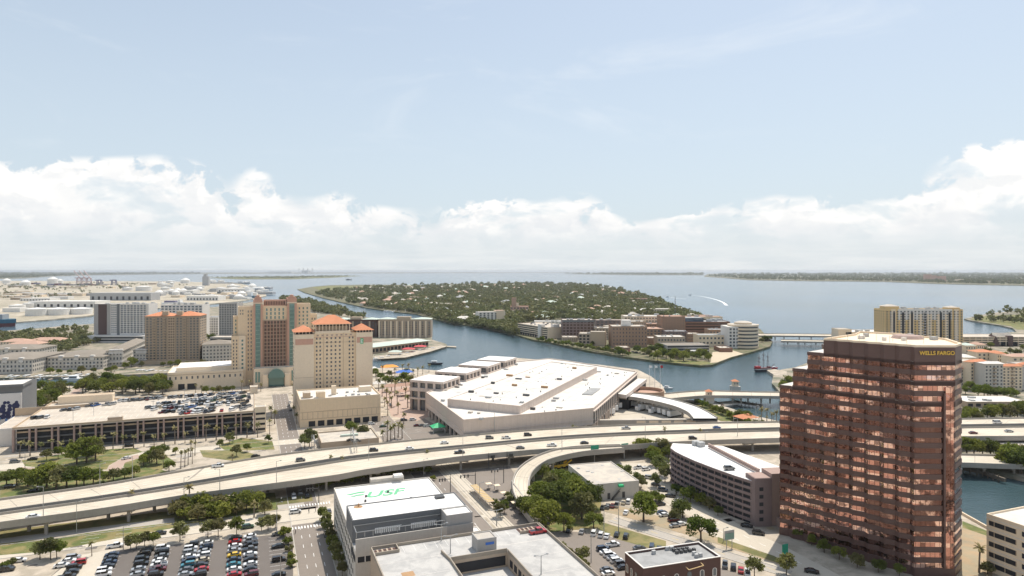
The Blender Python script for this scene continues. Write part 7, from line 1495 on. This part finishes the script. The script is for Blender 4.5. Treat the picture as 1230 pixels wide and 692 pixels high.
signal(571, 587, 'traffic signal mast at the head of the tram platform', -7); signal(541, 592, 'traffic signal behind the white-roofed office', -5); signal(605, 580, 'traffic signal mast with a long arm by the curved ramp', -6); signal(609, 562, 'signal post in the shadow edge of the expressway', 3); signal(587, 564, 'signal post across the tram junction', 3); signal(383, 604, 'signal post at the crossing by the white-roofed office', -5)
def sign_gantry(x, y, z, w, label, col='green_sign', sx=0):
    c = G(x, y); t = thing('road_sign', label, 'road sign', c); B().cyl(c, .25, 0, z, 6).build('post', 'steel', t); B().cbox(c - V * .4, w, .25, z - 3.4, z, U, V).build('sign_panel', col, t)
sign_gantry(714, 556, 9.2, 4.6, 'green road sign under the near carriageway'); sign_gantry(750, 551, 8.2, 4.2, 'second green road sign nearer the dark shade trees'); sign_gantry(942, 676, 6.5, 2.4, 'small green street sign at the copper tower kerb')
def truss(x0, y0, x1, y1, z0, z1, label):
    c = G(x0, y0); t = thing('sign_gantry', label, 'sign gantry', c); b = B(); p0 = G(x0, y0); p1 = G(x1, y1)
    for p in (p0, p1):
        for a in (-.7, .7): b.beam((p.x + a, p.y, 0), (p.x + a, p.y, z1), .13)
        for k in range(8): b.beam((p.x - .7, p.y, z1 * k / 8), (p.x + .7, p.y, z1 * (k + 1) / 8), .08)
    b.build('tower', 'steel', t); q = B(); L = (p1 - p0).length; d = (p1 - p0) / L
    for h in (z1 - 1.6, z1): q.beam((p0.x, p0.y, h), (p1.x, p1.y, h), .12)
    for k in range(10): a = p0 + d * L * k / 10; e = p0 + d * L * (k + 1) / 10; q.beam((a.x, a.y, z1 - 1.6 if k % 2 else z1), (e.x, e.y, z1 if k % 2 else z1 - 1.6), .07)
    q.build('truss', 'steel', t)
truss(376, 543, 379, 551, 0, 9.5, 'steel sign gantry beside the low tan car deck'); truss(423, 543, 427, 560, 0, 13.5, 'taller steel sign gantry spanning the far carriageway')
# billboard-like sign by the track
c = G(876, 659); t = thing('billboard', 'small blue-green hoarding on two posts beside the wide road', 'billboard', c)
for a in (-1.2, 1.2): B().cyl(c + U * a, .15, 0, 3.6, 6).build('post', 'steel', t)
B().cbox(c, 4.2, .3, 3.2, 6.6).build('panel', 'grey_wall', t); B().cbox(c - V * .2, 3.8, .1, 3.5, 5.6).build('panel', 'teal_trim', t)
# tram platform with canopy
c = G(579, 601); t = thing('tram_platform', 'yellow-ribbed tram platform roof between the tracks', 'platform', c); B().cbox(c, 3.2, 26, .02, .5).build('platform', 'pavement', t); B().cbox(c, 3., 24, 3.0, 3.25).build('canopy', 'cream_dark', t); b = B()
for i in range(12): b.cbox(c + V * (-11 + i * 2), 3.1, .35, 3.26, 3.34)
b.build('canopy_rib', 'yellow_paint', t)
for i in range(5): B().cyl(c + V * (-10 + i * 5), .12, .5, 3.0, 6).build('post', 'steel', t)
for i, (x, y) in enumerate(((587, 588), (597, 590), (605, 599), (611.5, 604), (618, 611), (625, 618))):
    c = G(x, y); t = thing('picnic_umbrella', f'pale square shelter with bench, {ordw(i)} from the tram signal along the walk', 'shelter', c); B().cbox(c, 2.6, 2.6, 2.6, 2.8).build('canopy', 'cream_pale', t); B().cyl(c, .08, 0, 2.6, 6).build('post', 'steel', t); B().cbox(c, 1.8, .8, .35, .5).build('bench', 'wood', t)
# awning by the hall, blue pool canopy, orange play structure
for x, y, z0, w_, d_, m, lab in ((526, 519, 3.5, 8, 7, 'logo_green', 'bright green awning against the exhibition hall arcade'), (486, 452, 4, 16, 8, 'blue_cloth', 'blue canopy on the riverwalk terrace'), (468, 448, 6, 16, 9, 'orange_cloth', 'orange tent roof on the riverwalk terrace'), (491, 475, 4, 16, 9, 'pale_terracotta', 'pink pergola roof on the palm plaza'), (480, 470, 4.5, 26, 5, 'pale_terracotta', 'long pink footbridge roof from podium to plaza'), (449, 448, 4, 8, 6, 'bright_roof', 'little white tent beside the cream hotel'), (455, 466, 4, 10, 6, 'white_roof', 'white canopy at the foot of the cream hotel'), (896, 508, 4, 13, 10, 'terracotta', 'orange hipped boathouse roof by the bank')):
    c = G(x, y); t = thing('canopy', lab, 'canopy', c); B().hip(c - U * w_ / 2 - V * d_ / 2, U, w_, V, d_, z0, z0 + 2.2, .3).build('roof', m, t)
    for a in (-1, 1):
        for b_ in (-1, 1): B().cyl(c + U * a * (w_ / 2 - .4) + V * b_ * (d_ / 2 - .4), .18, 0, z0, 6).build('post', 'white_wall', t)
# people and barrels at the crossing
def person(c, col, label, ang=0.):
    v = [(0, 0, .95), (0, 0, 1.2), (0, 0, 1.42), (0, 0, 1.56), (0, 0, 1.70), (.10, 0, .9), (.13, .05, .48), (.13, -.02, .06), (-.10, 0, .9), (-.13, -.12, .48), (-.13, -.2, .06), (.2, 0, 1.4), (.27, .02, 1.12), (.25, .12, .88), (-.2, 0, 1.4), (-.27, 0, 1.12), (-.25, -.08, .88), (.13, .1, .04), (-.13, -.08, .04)]
    e = [(0, 1), (1, 2), (2, 3), (3, 4), (0, 5), (5, 6), (6, 7), (0, 8), (8, 9), (9, 10), (2, 11), (11, 12), (12, 13), (2, 14), (14, 15), (15, 16), (7, 17), (10, 18)]
    me = bpy.data.meshes.new('person'); me.from_pydata(v, e, []); o = bpy.data.objects.new('person', me); COL.objects.link(o); o.modifiers.new('s', 'SKIN')
    rad = [.15, .14, .16, .06, .11, .1, .07, .05, .1, .07, .05, .07, .05, .035, .07, .05, .035, .05, .05]
    for i, r_ in enumerate(rad): me.skin_vertices[0].data[i].radius = (r_, r_)
    me.skin_vertices[0].data[0].use_root = True; o.modifiers.new('b', 'SUBSURF').levels = 1
    dg = bpy.context.evaluated_depsgraph_get(); m2 = bpy.data.meshes.new_from_object(o.evaluated_get(dg)); m2.name = 'person'; bpy.data.objects.remove(o)
    m2.materials.append(M[col]); m2.materials.append(M['dark_metal']); m2.materials.append(M['pale_terracotta'])
    for p in m2.polygons: z = p.center.z; p.material_index = 2 if z > 1.53 else (1 if z < .9 else 0)
    t = bpy.data.objects.new('person', m2); put(t, None, None, label, 'person'); t.location = c; t.rotation_euler = (0, 0, ang); t.scale = (1.1, 1.1, 1.1)
for i, (x, y, m, lab) in enumerate(((360, 618, 'dark_metal', 'person in black crossing closest to the white car'), (371, 616.5, 'slate_wall', 'person in grey waiting mid crossing'), (379, 615, 'crane_violet', 'person in violet walking near the far kerb'), (387, 613, 'ship_red', 'person in dark red beside the office corner'), (338, 602, 'white_wall', 'person in white on the brick corner'), (355, 641, 'dark_metal', 'person in black on the pavement by the hedge'))): person(G(x, y, .03), m, lab, i)

# ================================================================ boats
def boat(c, L, ang, label, hull='boat_white', cabin=True, group=None):
    t = thing('motorboat', label, 'boat', c, group); u = Vector((math.cos(ang), math.sin(ang), 0)); v = Vector((-u.y, u.x, 0)); w = L * .3; z = c.z; b = B()
    top = [c - u * L / 2 - v * w / 2, c + u * L * .15 - v * w / 2, c + u * L / 2, c + u * L * .15 + v * w / 2, c - u * L / 2 + v * w / 2]; bot = [c + (p - c) * .8 for p in top]
    for i in range(5): j = (i + 1) % 5; b.face([(*bot[i].xy, z - .2), (*bot[j].xy, z - .2), (*top[j].xy, z + L * .12), (*top[i].xy, z + L * .12)])
    b.face([(*p.xy, z + L * .12) for p in top]); b.build('hull', hull, t)
    if cabin: B().cbox(c - u * L * .08, L * .36, w * .7, z + L * .12, z + L * .24, u, v).build('cabin', 'boat_white', t); B().cbox(c - u * L * .08, L * .3, w * .72, z + L * .15, z + L * .20, u, v).build('window', 'car_glass', t)
    return t
rr = random.Random(8)
for i in range(24):
    x = 8 + i * 4.4 + rr.uniform(-.8, .8); boat(G(x, 455.2 - i * .08 + rr.uniform(-.4, 1), -2.3), rr.uniform(9, 15), rr.choice([1.3, 1.45, -1.4]), f'white motorboat, {ordw(i)} from the arena side at the channel docks', group='boats at the channel docks')
for i in range(9): boat(G(162 + i * 5.3, 447.4 + rr.uniform(0, .8), -2.3), rr.uniform(9, 15), 1.3, f'pale motorboat, {ordw(i)} along the slips below the brown tower', group='boats below the brown tower')
boat(G(91, 457.3, -2.3), 20, .15, 'larger white yacht pulled out in front of the channel docks'); boat(G(113, 455.6, -2.3), 14, .2, 'small cream cruiser off the end of the channel docks')
boat(G(523, 438, -2.3), 17, .0, 'dark workboat under way off the exhibition hall', 'hull_dark'); boat(G(802, 467, -2.3), 10, -.5, 'small cream launch off the rotunda'); boat(G(829, 354.6, -2.3), 15, 2.9, 'speedboat at the head of the long curved wake'); boat(G(802, 357, -2.3), 15, 3.0, 'speedboat with the short wake'); boat(G(1010, 330, -2.3), 60, 0, 'distant pale boat in mid bay') if False else None
boat(G(419, 336.5, -2.3), 70, 0, 'distant barge in the bay off the airfield', 'hull_dark')
for i in range(11): boat(G(463 + i * 1.9, 373.6 + rr.uniform(0, 2.2), -2.3), 14, rr.uniform(0, 3), f'white sailing boat hull, {ordw(i)} from the airfield side of the island marina', group='boats at the island marina')
for i in range(10): boat(G(452 + i * 7.6, 433.0 - i * 1.45 + rr.uniform(0, .5), -2.3), 13, .5, f'white boat along the restaurant promenade, {ordw(i)} from the cream hotel', group='boats at the restaurant promenade')
# docks
for x0, x1, y, lab in ((4, 118, 453.9, 'long timber dock in front of the grey-roofed flats'), (120, 206, 447.6, 'narrow dock under the brown tower')):
    a, b_ = G(x0, y, -1.4), G(x1, y - .9, -1.4); d = (b_ - a); L = d.length; d.normalize(); t = thing('dock', lab, 'dock', a); n = Vector((-d.y, d.x, 0)); B().box(a, d, L, n, 2.4, -2.2, -1.3).build('walkway', 'tan_wall', t)
    for i in range(int(L / 16)): B().box(a + d * i * 16, d, 1.2, -n, 12, -2.2, -1.35).build('finger', 'tan_wall', t)
# wakes
def wake(pts, w0, w1, label):
    E = [G(x, y, -2.36) for x, y in pts]; P = interp_edge([Vector(p) for p in E], 24, 0); b = B()
    for i in range(24):
        p, q = P[i], P[i + 1]; d = (q - p).normalized(); n = Vector((-d.y, d.x, 0)); a = w0 + (w1 - w0) * i / 24; c_ = w0 + (w1 - w0) * (i + 1) / 24; z = Vector((0, 0, .06))
        b.face([p - n * a + z, q - n * c_ + z, q + n * c_ + z, p + n * a + z])
    b.build('wake', 'wake_foam', None, kind='stuff', label=label, cat='foam')
wake([(830, 354.6), (845, 356.5), (858, 359.5), (868, 363), (873, 367)], 1.6, 4.5, 'long curved white wake on the bay'); wake([(803, 357), (813, 358.2), (824, 359)], 1.6, 3.5, 'short white wake on the bay')
# three-masted ship
c = G(914, 446.5, -2.4); t = thing('sailing_ship', 'three-masted sailing ship with a dark hull moored at the stone jetty', 'ship', c); u = Vector((.93, .36, 0)); v = Vector((-.36, .93, 0)); b = B()
for z0, z1, w0, w1, L0, L1, m, nm in ((-2.5, .6, 3.0, 3.8, 15, 17, 'hull_dark', 'hull'), (.6, 1.3, 3.8, 3.9, 17, 17.4, 'bright_roof', 'hull_stripe'), (1.3, 2.3, 3.9, 3.8, 17.4, 17.6, 'ship_red', 'hull')):
    P = lambda L, w, z: [Vector((*(c - u * L - v * w * .8).xy, z)), Vector((*(c + u * L * .6 - v * w).xy, z)), Vector((*(c + u * L).xy, z)), Vector((*(c + u * L * .6 + v * w).xy, z)), Vector((*(c - u * L + v * w * .8).xy, z))]
    a, e = P(L0, w0, z0), P(L1, w1, z1); q = B()
    for i in range(5): j = (i + 1) % 5; q.face([a[i], a[j], e[j], e[i]])
    q.face(e); q.build(nm, m, t)
B().cbox(c - u * 12, 8, 6.4, 2.3, 4.6, u, v).build('stern_castle', 'red_paint', t); B().cbox(c + u * 11, 4, 5, 2.3, 3.6, u, v).build('bow_castle', 'ship_red', t)
for a, h in ((-9, 19), (0, 23), (9, 20)):
    p = c + u * a; B().cyl(p, .38, 2, h, 6, .2).build('mast', 'dark_brick', t); q = B()
    for k in (.5, .75): q.beam((*(p - v * 4.5 - u * 1).xy, h * k), (*(p + v * 4.5 + u * 1).xy, h * k), .2)
    for s_ in (-1, 1): q.beam((*(p + v * 3.4 * s_).xy, 2.3), (p.x, p.y, h * .9), .09)
    q.build('rigging', 'dark_brick', t)
B().beam((*(c + u * 17).xy, 2.6), (*(c + u * 23).xy, 6), .25).build('bowsprit', 'dark_brick', t)
c = G(924, 444, -2.4); t.scale = (.62, .62, .85); t.location = G(917, 446.5, -2.4)
c = G(930, 443, -2.4); t = boat(c, 10, .36, 'red excursion boat moored behind the three-masted ship', 'red_paint')
# flagpoles by the rotunda
for i, (x, m) in enumerate(((780, 'boat_white'), (786.5, 'boat_white'), (793, 'red_paint'))):
    c = G(x, 466.5); t = thing('flagpole', ['flagpole on the hall side of the rotunda rim', 'middle flagpole on the rotunda rim', 'flagpole with a red flag on the rotunda rim'][i], 'flagpole', c); B().cyl(c, .22, 0, 20, 6, .12).build('pole', 'boat_white', t); b = B(); b.face([(c.x, c.y, 17.4), (c.x + 2.4, c.y + .4, 17.2), (c.x + 2.4, c.y + .4, 19.2), (c.x, c.y, 19.6)]); b.build('flag', m, t)
print('cars', NCAR[0], 'objects', len(bpy.data.objects))

# patched paving and stains on streets and yards
rq = random.Random(41)
for nm, box, n, mats_, smax in (('paving_patch', (330, 640, 480, 560), 60, ['street_asphalt', 'trackway', 'concrete_road', 'pavement'], 9), ('paving_patch', (440, 620, 560, 650), 30, ['street_asphalt', 'trackway', 'concrete_road'], 7), ('paving_patch', (600, 930, 560, 690), 60, ['street_asphalt', 'trackway', 'concrete_road', 'dirt'], 5), ('paving_patch', (0, 330, 520, 560), 70, ['street_asphalt', 'trackway', 'concrete_road', 'pavement'], 9), ('paving_patch', (0, 360, 640, 690), 50, ['street_asphalt', 'trackway', 'asphalt'], 4)):
    by = {}
    for i in range(n):
        x, y = rq.uniform(box[0], box[1]), rq.uniform(box[2], box[3]); c = G(x, y); m_ = rq.choice(mats_); b = by.setdefault(m_, B()); z = .0085 + .0001 * i
        b.cbox(c, rq.uniform(.8, smax), rq.uniform(.8, smax * .6), -.01, z)
    for m_, b in by.items(): b.build(nm, m_, kind='structure')
